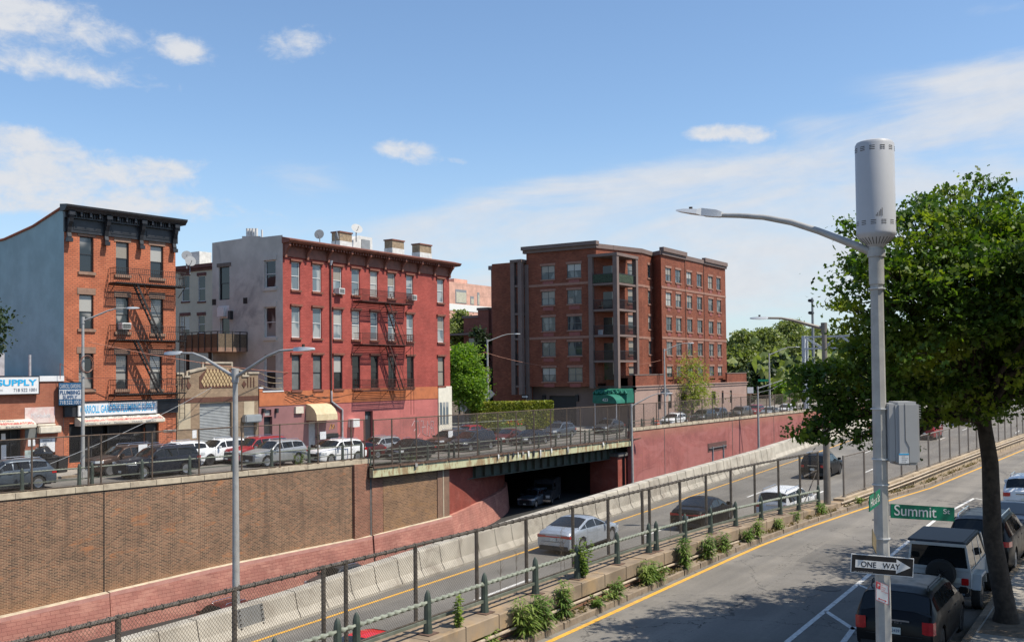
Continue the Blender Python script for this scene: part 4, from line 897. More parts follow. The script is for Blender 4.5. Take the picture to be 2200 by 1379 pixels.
# grey side wall, plane x=55.07
gs=lambda x,y:F3s.px(x,y)
aG=gs(456,600)[0]
wg=[(568,592,560,619),(568,592,660,725),(568,592,762,836),(470,493,574,645),(473,493,682,740)]
hg=[fpx(F3s,*w) for w in wg]
zl1=gs(456,522)[1]; zl2=gs(520,512)[1]; zl3=gs(606,506)[1]
zz=gs(560,507)[1]
b=MB(); wall_holes(b,F3s,aG,0,-2,zl1-.3,hg,.25)
c0=gs(520,512)[0]; c1=gs(560,512)[0]
zb3=zl1-.3
P1_,P2_,P3_,P4_=gs(519,512.5),gs(520,507.5),gs(560,510),gs(606,505)
for a_,b_,h0,h1 in ((aG,c0,zl1,P1_[1]),(c0,c1,P2_[1],P3_[1]+.1),(c1,0,P3_[1],P4_[1])): b.add([F3s.p(a_,zb3),F3s.p(b_,zb3),F3s.p(b_,h1),F3s.p(a_,h0)],[(0,1,2,3)])
b.build('grey_side_wall',M_gstu,t,fixn=False)
b=MB(); b.add([F3.p(0.02,ZR-.25),F3.p(L3,ZR-.25),F3.p(L3,ZR-.4,aG),F3.p(.02,ZR-.4,aG)],[(0,1,2,3)]); b.add([F3.p(L3,-2),F3.p(L3,ZR),F3.p(L3,ZR-.4,aG),F3.p(L3,-2,aG)],[(0,1,2,3)]); b.add([F3.p(0,-2,aG),F3.p(L3,-2,aG),F3.p(L3,ZR-.4,aG),F3.p(0,ZR-.4,aG)],[(0,1,2,3)]); b.build('roof',M_roof,t,fixn=False)
for i,h in enumerate(hg):
    window(F3s,t,h,M_fw if i in (0,1,2,4) else M_fk,M_gl if i<3 else M_gld,o=-.16,fw=.08,mid=(i!=4))
    b=MB()
    if i in (0,1): F3s.box(b,h[0]-.15,h[1]+.15,0,.05,h[3],h[3]+.4); F3s.box(b,h[0]-.15,h[1]+.15,0,.1,h[2]-.25,h[2]); b.build('stone_surround',M_gstu,t)
    if i==3: F3s.box(b,h[0]-.2,h[1]+.2,0,.05,h[3],h[3]+.3); b.build('stone_surround',mat('brown_stone',(.14,.12,.10),.9),t)
for (x,y) in ((460,649),(527,646)):
    a,z=gs(x,y); b=MB(); F3s.box(b,a-.25,a+.25,0,.012,z-.25,z+.25); b.build('vent_hole',M_dark,t)
b=MB(); a,z=gs(498,677); F3s.box(b,a-.15,a+.15,.0,.3,z-.35,z+.35); b.build('wall_lantern',M_fk,t)
b=MB(); a,z=gs(482,671); F3s.box(b,a-.75,a+.6,.0,.02,z-.5,z+.55); F3s.box(b,a-.5,a+.3,.02,.35,z-.35,z+.4); b.build('wall_air_conditioner',M_fw,t)
# balcony
aa0,z0=gs(414,750); 
q=t
bx0=55.07-3.2; ya=58-gs(455,740)[0]*1; 
ab0=gs(450,745)[0]; ab1=gs(531,745)[0]; zf=gs(500,748)[1]; zt2=gs(500,716)[1]
b=MB(); F3s.box(b,ab0,ab1,0,3.0,zf-.35,zf); b.build('balcony_floor',M_lint,t)
b=MB(); F3s.box(b,ab0,ab1,2.96,3.0,zf,zt2-.15); F3s.box(b,ab0,ab0+.04,0,2.96,zf,zt2-.15); F3s.box(b,ab1-.04,ab1,0,2.96,zf,zt2-.15); b.build('bamboo_screen',mat('bamboo',(.11,.082,.055),.8,var=.35,scale=14),t)  # bamboo tone darkened to stand in for the shade on the balcony
b=MB()
k=int((ab1-ab0)/.7)
for j in range(k+1): a=ab0+(ab1-ab0)*j/k; F3s.box(b,a-.03,a+.03,3.0,3.06,zf-.3,zt2)
for j in range(5): F3s.box(b,ab1,ab1+.06,j*.75,j*.75+.06,zf-.3,zt2)
F3s.box(b,ab0,ab1+.05,3.0,3.06,zt2,zt2+.06); F3s.box(b,ab1,ab1+.06,0,3.06,zt2,zt2+.06); b.build('balcony_rail',M_fk,t)
b=MB(); F3s.box(b,ab0+.5,ab0+.7,2.6,2.8,-2,zf-.35); F3s.box(b,ab1-1.4,ab1-1.2,2.6,2.8,-2,zf-.35); b.build('balcony_post',M_dark,t)
# downpipe with white lower end
pa,pz=g(708,560)
b=MB(); b.tube([F3.p(pa,ZR-.8,.12),F3.p(pa,ZB0-.1,.12)],.06); b.build('downpipe',M_iron,t,smooth=60)
b=MB(); b.cyl(F3.p(pa,ZR-1.0,.14),F3.p(pa,ZR-.6,.14),.08,.2); p1=g(711,862); p2=g(733,880)
b.tube([F3.p(pa,ZB0-.1,.12),F3.p(pa,p1[1],.12),F3.p(p2[0],p2[1],.12),F3.p(p2[0],-1,.12)],.09); b.build('white_downpipe',M_sg,t,smooth=60)
b=MB(); q_=g(640,881); F3.box(b,q_[0]-.4,q_[0]+.45,0,.2,q_[1]-.25,q_[1]+.3); b.build('wall_air_conditioner',M_can,t)
b=MB(); h=.04
for s,(x,y) in enumerate(((754,908),)):
    a,z=g(x,y); F3.box(b,a-.35,a+.45,0,.6,z-.35,z+.35)
b.build('wall_air_conditioner',M_fw,t)
q_=g(565,884)
for xx in (564,592): 
    a,z=g(xx,884); b=MB(); F3.box(b,a-.1,a+.1,0,.25,z-.1,z+.25); b.build('wall_lantern',M_fk,t)
# window air conditioners
for (x,y,lb) in ((726,626,'boxy white air conditioner hung in the top storey window beside the downpipe'),(882,640,'boxy white air conditioner hung in the top storey window right of the rusty fire escape')):
    a,z=g(x,y); q=thing('window_air_conditioner',lb,'air conditioner',tuple(F3.p(a,z)),group='window air conditioners'); b=MB(); F3.box(b,a-.35,a+.35,-.1,.5,z-.25,z+.25); b.build('casing',M_fw,q,bevel=.02); b=MB(); F3.box(b,a-.28,a+.28,.5,.505,z-.18,z+.18); b.build('grille',M_gry,q)
a,z=F1.px(264,701); q=thing('window_air_conditioner','boxy white air conditioner hung in a middle window of the orange house','air conditioner',tuple(F1.p(a,z)),group='window air conditioners'); b=MB(); F1.box(b,a-.33,a+.33,-.1,.5,z-.22,z+.22); b.build('casing',M_fw,q,bevel=.02); b=MB(); F1.box(b,a-.27,a+.27,.5,.505,z-.16,z+.16); b.build('grille',M_gry,q)
# bubble awning
q=thing('door_awning','rounded tan canvas awning over the grey door of the red house','awning',tuple(F3.p(g(680,880)[0],g(680,902)[1])))
a0,_=g(657,890); a1,_=g(702,890); z0=g(660,903)[1]; z1=g(670,867)[1]
pts=[(0,z1),(.5,z1-.12),(.95,z1-.45),(1.2,z0+.5),(1.25,z0),(0,z0)]
b=MB(); vs=[F3.p(a0,z,o) for o,z in pts]+[F3.p(a1,z,o) for o,z in pts]; n=len(pts)
b.add(vs,[tuple(range(n)),tuple(range(2*n-1,n-1,-1))]+[(i,n+i,n+(i+1)%n,(i+1)%n) for i in range(n-1)]); b.build('canvas',mat('tan_canvas',(.50,.41,.26),.7,var=.1,scale=3,dirt=(.38,.28,.15,.4)),q,smooth=25)
# rusty fire escape
M_rust=mat('rust_brown_iron',(.07,.026,.02),.65,var=.35,scale=4)
fe=thing('fire_escape','rust brown fire escape on the crimson house','fire escape',tuple(F3.p(8,3)))
zp=[g(756,645)[1]-.02,g(756,739)[1]-.0,g(756,838)[1]-.05]
fa0=g(759,700)[0]-.0; fa1=g(870,700)[0]
fire_escape(F3,fe,fa0,fa1,zp,1.05,M_rust,False,[(zp[0],zp[1],fa0+(fa1-fa0)*.52,fa0+(fa1-fa0)*.80),(zp[1],zp[2],fa0+(fa1-fa0)*.52,fa0+(fa1-fa0)*.80)])
b=MB(); ax=fa1-.5
for a in (ax,ax+.42): b.bar(F3.p(a,zp[2]-2.3,1.05),F3.p(a,zp[1]+.1,1.05),.03,.03)
b.build('drop_ladder',M_rust,fe)
# roof things
def dish(x,y,r,Y,label,dirv,mst=1.1):
    p=ony(x,y,Y); q=thing('satellite_dish',label,'satellite dish',(p.x,p.y,p.z-mst),group='roof satellite dishes')
    b=MB(); b.lathe(p,[(0.01,0),(r*.5,.05*r/.4),(r*.85,.14*r/.4),(r,.2*r/.4)],16,axis=Vector(dirv)); b.build('reflector',M_satg,q,smooth=60)
    b=MB(); b.bar(p,(p.x,p.y,p.z-mst),.06,.06); d=Vector(dirv).normalized(); b.bar(p-Vector((0,0,r*.8)),p+d*.7-Vector((0,0,.1)),.035,.035); b.build('mast',M_satg,q)
dish(687,505,.42,59.5,'dark satellite dish edge-on at the left of the red roof',(-.9,-.5,.2)); dish(721,506,.38,60,'small grey satellite dish beside a pole on the red roof',(.6,-.8,.2)); dish(765,495,.55,62,'largest satellite dish, tilted above the chimney on the red roof',(-.4,-.85,.6))
dish(401,551,.45,72,'upper of two satellite dishes over the beige house',(-.6,-.8,.3)); dish(408,563,.48,71,'lower of two satellite dishes over the beige house',(-.4,-.9,.3))
M_chb=mat('chimney_tan',(.27,.20,.13),.85,var=.25,scale=3)
for (x0,x1,y0,y1,lb) in ((730,756,499,525,'tan brick chimney at the left, below the big satellite dish'),(843,868,516,540,'tan chimney standing in the middle of the red roof'),(902,927,525,549,'tan chimney nearest the right end of the red roof')):
    A=ony(x0,y1,62); B=ony(x1,y1,62); z1=ony(x0,y0,62).z; q=thing('chimney',lb,'chimney',(A.x,62,ZR-.3),group='roof chimneys')
    b=MB(); b.box(A.x,B.x,62,63,A.z+.35,z1); b.build('stack',M_chb,q); b=MB(); b.box(A.x-.02,B.x+.02,61.97,63.03,ZR-.4,A.z+.35); b.build('flashing',M_chw,q); b=MB(); b.box(A.x-.08,B.x+.08,61.92,63.08,z1,z1+.12); b.build('cap',M_brt,q)
A=ony(756,525,62.5); B=ony(800,530,62.5); zt3=ony(775,507,62.5).z
b=MB(); b.prism([(A.x,62.5,ZR-.4),(B.x,62.5,ZR-.4),(B.x,62.5,zt3),(A.x+1.0,62.5,zt3),(A.x,62.5,zt3-.6)],(0,2.5,0)); q=thing('roof_bulkhead','white stair bulkhead on the red roof','bulkhead',(A.x,62.5,ZR-.3)); b.build('hut',M_chw,q); b=MB(); b.box(A.x+1.3,B.x-.4,62.44,62.5,ZR+.3,zt3-.3); b.build('door',M_satg,q)
A=ony(814,530,62.5); q=thing('roof_vent','round white turbine vent with conical cap on the red roof','vent',(A.x,62.5,ZR-.3)); b=MB(); b.lathe((A.x,62.5,ZR-.3),[(.22,0),(.22,1.0),(.34,1.05),(.34,1.3),(.1,1.55)],14); b.build('cowl',M_chw,q,smooth=40)
for (x,h) in ((532,1.0),(538,1.05),(544,1.1),(551,1.2),(563,1.0)):
    A=onx(x,515,57.0); b=MB(); b.cyl((57.,A.y,ZR-.3),(57.,A.y,onx(x,491 if x<560 else 494,57.0).z),.13 if x<560 else .08,n=10); tag(b.build('vent_pipe',M_chw,smooth=50,base=(57.,A.y,ZR-.3)),{532:'leftmost',538:'second',544:'third',551:'rightmost and tallest'}.get(x,'')+' white vent pipe in the row above the grey side wall' if x<560 else 'thin lone vent pipe right of the row above the grey side wall','vent pipe',group='vent pipes on the grey wall' if x<560 else None)
A=onx(577,505,57.5); q=thing('roof_vent','squat white vent cap near the corner of the red house','vent',(57.5,A.y,ZR)); b=MB(); b.lathe((57.5,A.y,ZR-.2),[(.2,0),(.2,.7),(.4,.75),(.4,1.1),(.2,1.3)],14); b.build('cowl',M_chw,q,smooth=40)
# graffiti and overhead cables
M_graf=mat('graffiti_white',(.55,.48,.50),.7)
def tagline(pts,o=.02): return [F3.p(*g(x,y),o) for x,y in pts]
GS=[[(884,915),(890,904),(896,903),(893,920),(889,926)],[(893,903),(899,904),(902,930),(897,938)],[(904,904),(909,903),(908,930),(916,936)],[(906,918),(914,916)],[(918,904),(917,934),(922,937),(924,915),(919,910)],[(925,903),(928,930)],[(927,905),(931,905),(930,918),(926,920)],[(930,918),(933,932),(930,938),(926,930)]]
b=MB()
for s in GS: b.tube(tagline(s),.022,n=4)
b.build('graffiti',M_graf,t)
b=MB()
for s in ([(708,922),(711,910),(716,920)],[(713,921),(717,911),(719,920)]): b.tube(tagline(s),.03,n=4)
b.build('graffiti',M_yel,t)
# ================================================================== six storey brick apartment block
M_apt=brick('apartment_brick',(.17,.048,.028),(.25,.078,.044),(.17,.075,.05),bw=.36,bh=.15,ms=.022,patch=(.31,.11,.07,.4),pth=(.62,.72),streak=(.19,.05,.03,.3))
M_aptb=mat('mauve_brown_stone',(.165,.12,.105),.8,var=.08,scale=.8); M_aptl=mat('pale_mauve_stone',(.33,.225,.185),.8,var=.08,scale=.8,dirt=(.26,.18,.15,.4))
M_aptp=mat('red_brown_panel',(.24,.075,.065),.6,var=.1); M_band=mat('brown_band_stone',(.28,.15,.11),.8,var=.1)
M_agl=glassmat('apartment_glass',(.04,.045,.05),.05,curtain=(.24,.24,.22,.6),spec=1.0)
t=thing('apartment_block','six storey red brick apartment block with stacked corner balconies and a brown stone base','apartment block',(107,53,-.8))
ZT=21.0
foot=[(1125,536),(1280,524),(1307,529),(1380,528),(1404,534),(1422,533),(1473,546),(1513,555),(1560,566)]
FP=[onz(x,y,21.5).xy for x,y in foot]
# tidy the plan: left face runs along y, street face along x
A0=Vector((FP[1].x-.3,FP[0].y)); A1=Vector((FP[1].x,FP[1].y)); A2=Vector((FP[2].x,FP[2].y-.6)); A3=Vector((FP[3].x,FP[3].y)); A4=Vector((FP[4].x,FP[4].y+.3)); A5=Vector((FP[5].x,53.0)); A6=Vector((FP[6].x,53.0)); A7=Vector((FP[7].x,53.0)); A8=Vector((FP[8].x,53.0))
A5=Vector((ony(1422,700,53.0).x,53.0)); A8=Vector((ony(1560,700,53.).x,53.0)); A6=Vector((ony(1473,700,53.).x,53.)); A7=Vector((ony(1513,700,53.).x,53.))
A4=Vector((ony(1404,700,54.6).x,54.6)); A3=Vector((ony(1380,700,54.2).x,54.2))
pl_=[A0,A1,A2,A3,A4,A5,A6,A7,A8]
def fac(a,b): d=b-a; return Fac((a.x,a.y),math.atan2(d.y,d.x)),d.length
ZB=4.6
rowsR=[(575,603),(628,656),(681,708.5),(734,761.5),(787,814)]
def zrow(F,x,ys): return [F.px(x,y)[1] for y in ys]
def aptwin(F,a0,a1,z0,z1,parent,panel=True,vert=1,lint=True,ap=.0):
    window(F,parent,[a0,a1,z0,z1],M_fk if False else M_gry,M_agl,o=-.10,fw=.07,mid=True,vert=vert)
    b=MB()
    F.box(b,a0-.12,a1+.12,0,.06,z1,z1+.28); b.build('lintel',M_band,parent); b=MB(); F.box(b,a0-.1,a1+.1,0,.10,z0-.16,z0); b.build('sill',M_band,parent)
    if panel:
        b=MB(); m=(a0+a1)/2; w=min(.45,(a1-a0)*.5-.05) if ap==0 else ap; F.box(b,m-w,m+w,0,.04,z0-.68,z0-.24); b.build('vent_panel',M_aptp,parent)
# street face
F,LL=fac(A5,A8)
zt_r=[19.46,16.23,13.0,9.79,6.58]
cols=[(1431.5,1443.3),(1452.5,1464),(1476.5,1487.5),(1498.5,1509),(1522.8,1532.5),(1540.8,1549.5)]
holes=[]
for (x0,x1) in cols:
    a0=F.px(x0,700)[0]; a1=F.px(x1,700)[0]
    for z in zt_r: holes.append([a0,a1,z-1.75,z])
a6=(A6-A5).length; a7=(A7-A5).length
b=MB(); wall_holes(b,F,0,LL,ZB,ZT,holes,.15); b.build('street_front',M_apt,t,fixn=False)
for h in holes: aptwin(F,*h,t)
for a in (a6,a7):
    b=MB(); F.box(b,a-.05,a+.05,0,.05,ZB,ZT); b.build('wall_joint',M_dark,t)
for z in (17.6-1.0,10.05):
    b=MB(); F.box(b,0,LL,0,.05,z+.1,z+.4); b.build('stone_band',M_band,t)
b=MB()
for (p,q,h) in ((0,a6,.45),(a6,a7,.05),(a7,LL+.2,.35)): F.box(b,p,q,-.2,h*.7+.1,ZT+h,ZT+h+.55); F.box(b,p,q,-.2,h*.4+.05,ZT,ZT+h)
b.build('cornice',M_aptb,t)
# left face (in shade)
G,LG=fac(A0,A1)
xl=[(1164,1193),(1219.5,1250)]
zl=zrow(G,1178,(571,626,681.5,735.5,790)); holes=[]
for (x0,x1) in xl:
    a0=G.px(x0,700)[0]; a1=G.px(x1,700)[0]
    for z in zl: holes.append([a0,a1,z-1.72,z])
b=MB(); wall_holes(b,G,0,LG,ZB-.4,ZT+.1,holes,.15); b.build('side_front',M_apt,t,fixn=False)
for h in holes: aptwin(G,*h,t,ap=.75)
for z in (16.6,10.0):
    b=MB(); G.box(b,0,LG,0,.05,z+.1,z+.4); b.build('stone_band',M_band,t)
b=MB(); G.box(b,-.4,LG+.2,-.3,.25,ZT,ZT+.4); G.box(b,-.5,LG+.3,-.3,.55,ZT+.4,ZT+.85); b.build('cornice',M_aptb,t)
# corner pieces
for (p,q,nm) in ((A1,A2,'a'),(A2,A3,'b'),(A3,A4,'c'),(A4,A5,'d')):
    H,LH=fac(p,q); hs=[]
    if nm=='b':
        a0=H.px(1350,700)[0]; a1=H.px(1365.5,700)[0]
        hs=[[a0,a1,z-1.72,z] for z in zrow(H,1357,(567,622,677,732,787))]
    if nm=='c':
        a0=H.px(1393,700)[0]; a1=H.px(1399,700)[0]
        hs=[[a0,a1,z-1.7,z] for z in zrow(H,1396,(570,625,679,733,787))]
    b=MB(); wall_holes(b,H,0,LH,ZB,ZT,hs,.12); b.build('corner_wall',M_apt,t,fixn=False)
    for h in hs: aptwin(H,*h,t,panel=(nm=='b'),vert=0)
    b=MB(); H.box(b,-.05,LH+.05,-.3,.14,ZT,ZT+.55); b.build('cornice',M_aptb,t)
    if nm in 'bc':
        for z in (16.6,10.0):
            b=MB(); H.box(b,0,LH,0,.05,z+.1,z+.4); b.build('stone_band',M_band,t)
b=MB(); top=[(v.x,v.y,ZT+.2) for v in pl_]+[(A8.x,80,ZT+.2),(A0.x+20,A0.y+12,ZT+.2),(A0.x,A0.y,ZT+.2)]; b.add(top,[tuple(range(len(top)))])
b.add([(A8.x,A8.y,-1),(A8.x,A8.y,ZT),(A8.x,80,ZT),(A8.x,80,-1)],[(0,1,2,3)]); b.add([(A0.x,A0.y,-1),(A0.x,A0.y,ZT),(A0.x+20,A0.y+12,ZT),(A0.x+20,A0.y+12,-1)],[(0,1,2,3)]); b.build('roof',M_apt,t,fixn=False)
# balcony stack in front of the corner
def balcony_stack(cx,cy,w,d,z0,z1,levels,green=None,parent=t,nm='balcony',hy=.0):
    # open corner bay: posts at corners, slabs, rails
    b=MB()
    for (x,y) in ((cx,cy),(cx,cy+w),(cx+d,cy)): b.box(x-.28,x+.28,y-.28,y+.28,z0,z1)
    b.build(nm+'_posts',M_aptb,parent)
    b=MB()
    b.box(cx-.35,cx+d+.3,cy-.35,cy+w+.3,z1,z1+.35); b.build(nm+'_canopy',M_aptb,parent)
    for i,z in enumerate(levels):
        b=MB(); b.box(cx-.2,cx+d,cy-.2,cy+w,z-.25,z); s=b.build('balcony_slab',M_aptb,parent)
        b=MB(); n=int(w/.16)
        for j in range(n): y=cy+.3+(w-.6)*j/n; b.box(cx-.16,cx-.12,y-.012,y+.012,z,z+1.1)
        n=int(d/.16)
        for j in range(n): x=cx+.3+(d-.3)*j/n; b.box(x-.012,x+.012,cy-.16,cy-.12,z,z+1.1)
        b.box(cx-.17,cx-.11,cy+.28,cy+w-.28,z+1.1,z+1.15); b.box(cx+.28,cx+d,cy-.17,cy-.11,z+1.1,z+1.15)
        b.build('balcony_rail',M_fk,parent)
pA=onz(1290,829,4.4)
cx=A1.x-.2; 
zb5=[onx(1300,y,cx).z for y in (608,664,719,774)]
zc=onx(1300,551,cx).z
cyB=ony(1318,700,54.4).y
balcony_stack(cx,53.6,3.35,5.2,ZB-.6,zc,zb5)
b=MB()
for z in zb5+[ZB+.4]: 
    b.box(A1.x+.3,A1.x+.45,54.4,55.6,z,z+2.1)
    b.box(A1.x+1.0,A1.x+2.6,56.2,56.25,z,z+2.1)
b.build('balcony_door',M_gld,t)
z=zb5[0]; 
q=thing('green_screen','leafy green screen on the top corner balcony of the apartment block','screen',(cx,54,z)); b=MB(); b.box(cx-.22,cx-.17,53.95,56.6,z+.05,z+1.05); b.box(cx+.35,cx+4.2,53.38,53.43,z+.05,z+1.05); b.build('panel',mat('fake_leaf',(.028,.045,.026),.8,var=.8,scale=9),q)
rr=random.Random(4)
for (k,lb,cat,zz,yy) in ((1,'rattan chair with a cushion on the balcony below the green screen','chair',zb5[1],55.9),(2,'white storage box on the third corner balcony from the top','box',zb5[2],56.2)):
    q=thing('garden_chair' if k==1 else 'storage_box',lb,cat,(cx+.7,yy,zz)); b=MB()
    if k==1: b.box(cx+.4,cx+1.0,yy-.3,yy+.3,zz+.38,zz+.46); b.box(cx+.95,cx+1.02,yy-.3,yy+.3,zz+.46,zz+1.0); b.build('seat',M_chb,q); b=MB(); [b.cyl((cx+x,yy+y,zz),(cx+x,yy+y,zz+.4),.03,n=6) for x in (.45,.95) for y in (-.25,.25)]; b.build('leg',M_chb,q)
    else: b.box(cx+.4,cx+.9,yy-.3,yy+.4,zz,zz+.6); b.build('body',M_sw,q,bevel=.03); b=MB(); b.box(cx+.37,cx+.93,yy-.33,yy+.43,zz+.6,zz+.66); b.build('lid',M_sg,q)
# left balcony column on the rear corner
cx2=A0.x; yq=onx(1104,700,cx2-.6).y; balcony_stack(cx2-.6,A0.y+.5,max(1.0,yq-A0.y-.5),1.6,3.2,onx(1108,563,cx2-1.2).z,[onx(1110,y,cx2-1.2).z for y in (612,672,726,780,828)])
b=MB(); b.box(cx2-.1,cx2+.5,A0.y-.3,A0.y+.25,-1,19.6); b.build('corner_pier',M_aptb,t)
b=MB(); b.box(cx2+1,cx2+1.2,A0.y,A0.y+6,-1,20.2); b.build('rear_bay',M_apt,t)
# stone base (podium)
xP0=ony(1364,831,52.0).x; 
PA=Vector((A0.x-1.2,A0.y)); PB=Vector((ony(1364,860,52.).x-.0,52.0)); PC=Vector((ony(1604,830,52.).x,52.0))
PA2=Vector((PB.x,A0.y+.0))
PF,LP=fac(PB,PC)
zp=PF.px(1364,831)[1]; zq=PF.px(1375,806)[1]
wins=[]
for (x0,x1) in ((1413.5,1420),(1436,1443),(1463,1474),(1494,1503),(1528.5,1537.5),(1550.5,1554.5),(1568,1572.5)):
    a0,z1=PF.px(x0,841 if x0>1400 else 850); a1,_=PF.px(x1,840); z0=PF.px(x0,874 if x0<1560 else 866)[1]; wins.append([a0,a1,1.2,3.05])
b=MB(); wall_holes(b,PF,0,LP,-1.5,zp,wins,.2); b.build('stone_base',M_aptl,t,fixn=False)
for h in wins: window(PF,t,h,M_fk,M_gld,o=-.15,fw=.05,vert=0)
b=MB(); PF.box(b,-.2,LP+.2,-.3,.22,zp,zp+.12); PF.box(b,-.1,LP+.1,-.3,.10,zp-.35,zp); b.build('base_cornice',M_aptl,t)
b=MB(); PF.box(b,0,PF.px(1425,806)[0],-.25,.0,zp+.12,zq); PF.box(b,PF.px(1562,806)[0],LP,-.25,.0,zp+.12,zq); PF.box(b,0,LP,-1.9,-.9,zp+.1,ZB+.6); b.build('parapet_brick',M_apt,t)
b=MB(); PF.box(b,-.05,PF.px(1425,806)[0]+.05,-.3,.05,zq,zq+.12); PF.box(b,PF.px(1562,806)[0]-.05,LP+.05,-.3,.05,zq,zq+.12); b.build('parapet_cap',M_aptb,t)
# podium side facing left
PG=Fac((PB.x,A0.y+1),R(-90)); LG2=A0.y+1-PB.y
gd=[PG.px(1179,860)[0],PG.px(1238,860)[0],-1,PG.px(1200,850)[1]]
b=MB(); wall_holes(b,PG,0,LG2,-1.5,zp,[gd],.4); b.build('stone_base',M_aptb,t,fixn=False)
b=MB(); PG.box(b,gd[0],gd[1],-.4,-.35,-1,gd[3])
for j in range(8): PG.box(b,gd[0],gd[1],-.35,-.33,-1+j*.5,-.55+j*.5)
b.build('garage_door',M_fk,t)
b=MB(); PG.box(b,-.3,LG2+.2,-.3,.22,zp,zp+.12); PG.box(b,-.3,LG2+.1,-.3,.10,zp-.5,zp-.02); b.build('base_cornice',M_aptb,t)
b=MB(); PG.box(b,PG.px(1302,815)[0],LG2,-.25,0,zp+.12,zq); b.build('parapet_brick',M_apt,t); b=MB(); b.box(PB.x,PC.x,52.3,A0.y,zp-.1,zp+.05); b.build('terrace',M_roof,t)
for x in (1170,1241):
    b=MB(); a,z=PG.px(x,855); PG.box(b,a-.2,a+.2,0,.3,z-.4,z+.4); b.build('wall_lantern',M_fk,t)
# green canopy
M_grn=mat('green_canvas',(.015,.125,.085),.6,var=.15,scale=2)
q=thing('green_canopy','scalloped green entrance canopy with a rounded porch, number 423, on the apartment block','canopy',(PB.x-1,54,-.8))
ya=56.9; yb_=PB.y+.1; X0=PB.x; zc0=onx(1290,865,X0-2).z; zc1=onx(1290,846,X0-2).z+.1
ya=onx(1273,860,X0-2).y
b=MB(); pts=[(X0-.05,zc1+.55),(X0-1.2,zc1+.35),(X0-1.9,zc1-.25),(X0-2.0,zc0),(X0-.05,zc0)]
b.prism([(x,yb_,z) for x,z in pts],(0,ya-yb_,0))
b.build('canvas',M_grn,q)
b=MB(); n=8
for j in range(n):
    y0=yb_+(ya-yb_)*j/n; y1=yb_+(ya-yb_)*(j+1)/n; b.tube([(X0-1.9,y0+.05,zc1-.1),(X0-1.78,(y0+y1)/2,zc1+.22),(X0-1.9,y1-.05,zc1-.1)],.16,n=6)
b.build('scallops',M_grn,q,smooth=60)
yc=(ya+yb_)/2-.6; rr_=1.5
b=MB(); arc=[(yc-rr_*math.cos(a),zc0+.0+1.05*math.sin(a)) for a in [PI*k/12 for k in range(13)]]
b.prism([(X0-4.2,y,z) for y,z in arc],(2.3,0,0)); b.build('porch_hood',M_grn,q,smooth=40)
textmesh('423','lettering',(X0-4.22,yc+.35,zc0+.25),(0,-1,0),(0,0,1),.7,.35,M_sw,q,ext=.01)
for (x,y) in ((X0-4.1,yc-1.4),(X0-4.1,yc+1.4),(X0-2.,ya-.3)):
    b=MB(); b.cyl((x,y,-.8),(x,y,zc0),.06,n=8); b.build('post',M_sg,q)
# darker brick wing behind, and its low neighbour
M_apt2=brick('wing_brick',(.20,.065,.05),(.24,.08,.06),(.17,.09,.07),bw=.23,bh=.085,ms=.012)
t=thing('brick_wing','dark shaded brick wing standing behind the apartment block','building',(122,83,-.8))
FW=Fac((122,onx(1055,600,122).y),R(-90)); L_=FW.px(1120,600)[0]; zw=FW.px(1080,578)[1]
hs=[]
for y in (610,655,): 
    a0=FW.px(1083,y)[0]; a1=FW.px(1099,y)[0]; hs.append([a0,a1,FW.px(1090,y+23)[1],FW.px(1090,y)[1]])
b=MB(); wall_holes(b,FW,0,L_,-1,zw,hs,.15); b.add([FW.p(0,zw),FW.p(L_,zw),FW.p(L_,zw,-10),FW.p(0,zw,-10)],[(0,1,2,3)]); b.add([FW.p(L_,-1),FW.p(L_,zw),FW.p(L_,zw,-10),FW.p(L_,-1,-10)],[(0,1,2,3)]); b.build('brick_wall',M_apt2,t,fixn=False)
for h in hs: aptwin(FW,*h,t,vert=1)
b=MB(); FW.box(b,-.3,L_,-.2,.3,zw,zw+.6); b.build('cornice',M_aptb,t)
t=thing('low_brick_house','low dark brick block with a porch, between the trees left of the wing','building',(124,90,-.8))
FW2=Fac((126,onx(996,700,126).y),R(-90)); L_=FW2.px(1056,700)[0]; zw=FW2.px(1000,680)[1]; am=FW2.px(1033,680)[0]
b=MB(); FW2.box(b,0,am,-6,0,-1,zw-.3); FW2.box(b,am,L_,-5,.8,-1,zw+.8); b.build('brick_wall',M_apt2,t)
b=MB(); FW2.box(b,-.2,am,-6,.2,zw-.3,zw+.1); FW2.box(b,am-.1,L_,-5,1.0,zw+.8,zw+1.2); FW2.box(b,-3,am-.3,0.2,1.5,zw-3.0,zw-2.7); b.build('eaves',M_aptb,t)
b=MB(); FW2.box(b,1.,2.2,0,.02,zw-6,zw-3.5); FW2.box(b,2.6,3.4,0,.02,zw-6,zw-3.5); b.build('window',M_agl,t)
# pink clad building far behind
t=thing('pink_building','pale pink clad building far behind the red house','building',(170,150,0))
M_pk=brick('pink_cladding',(.56,.33,.26),(.60,.36,.285),(.44,.27,.22),bw=3.2,bh=2.4,ms=.05,bump=.1); M_wc=mat('white_course',(.66,.66,.64),.7,var=.05)
FK=Fac((ony(960,650,150).x,150),0); L_=FK.px(1065,650)[0]; z1=FK.px(1000,609)[1]; z2=FK.px(1000,655)[1]; z3=FK.px(1000,669)[1]
b=MB(); FK.box(b,-6,L_,-10,0,z2,z1); FK.box(b,-6,L_,-10,0,-1,z3); FK.box(b,FK.px(1002,600)[0],FK.px(1030,600)[0],-9,-4,z1,z1+1.6); b.build('clad_wall',M_pk,t)
b=MB(); FK.box(b,-6,L_,-9,.1,z3,z2); b.build('white_course',M_wc,t)
M_shd=mat('louvre_cream',(.44,.42,.33),.6)
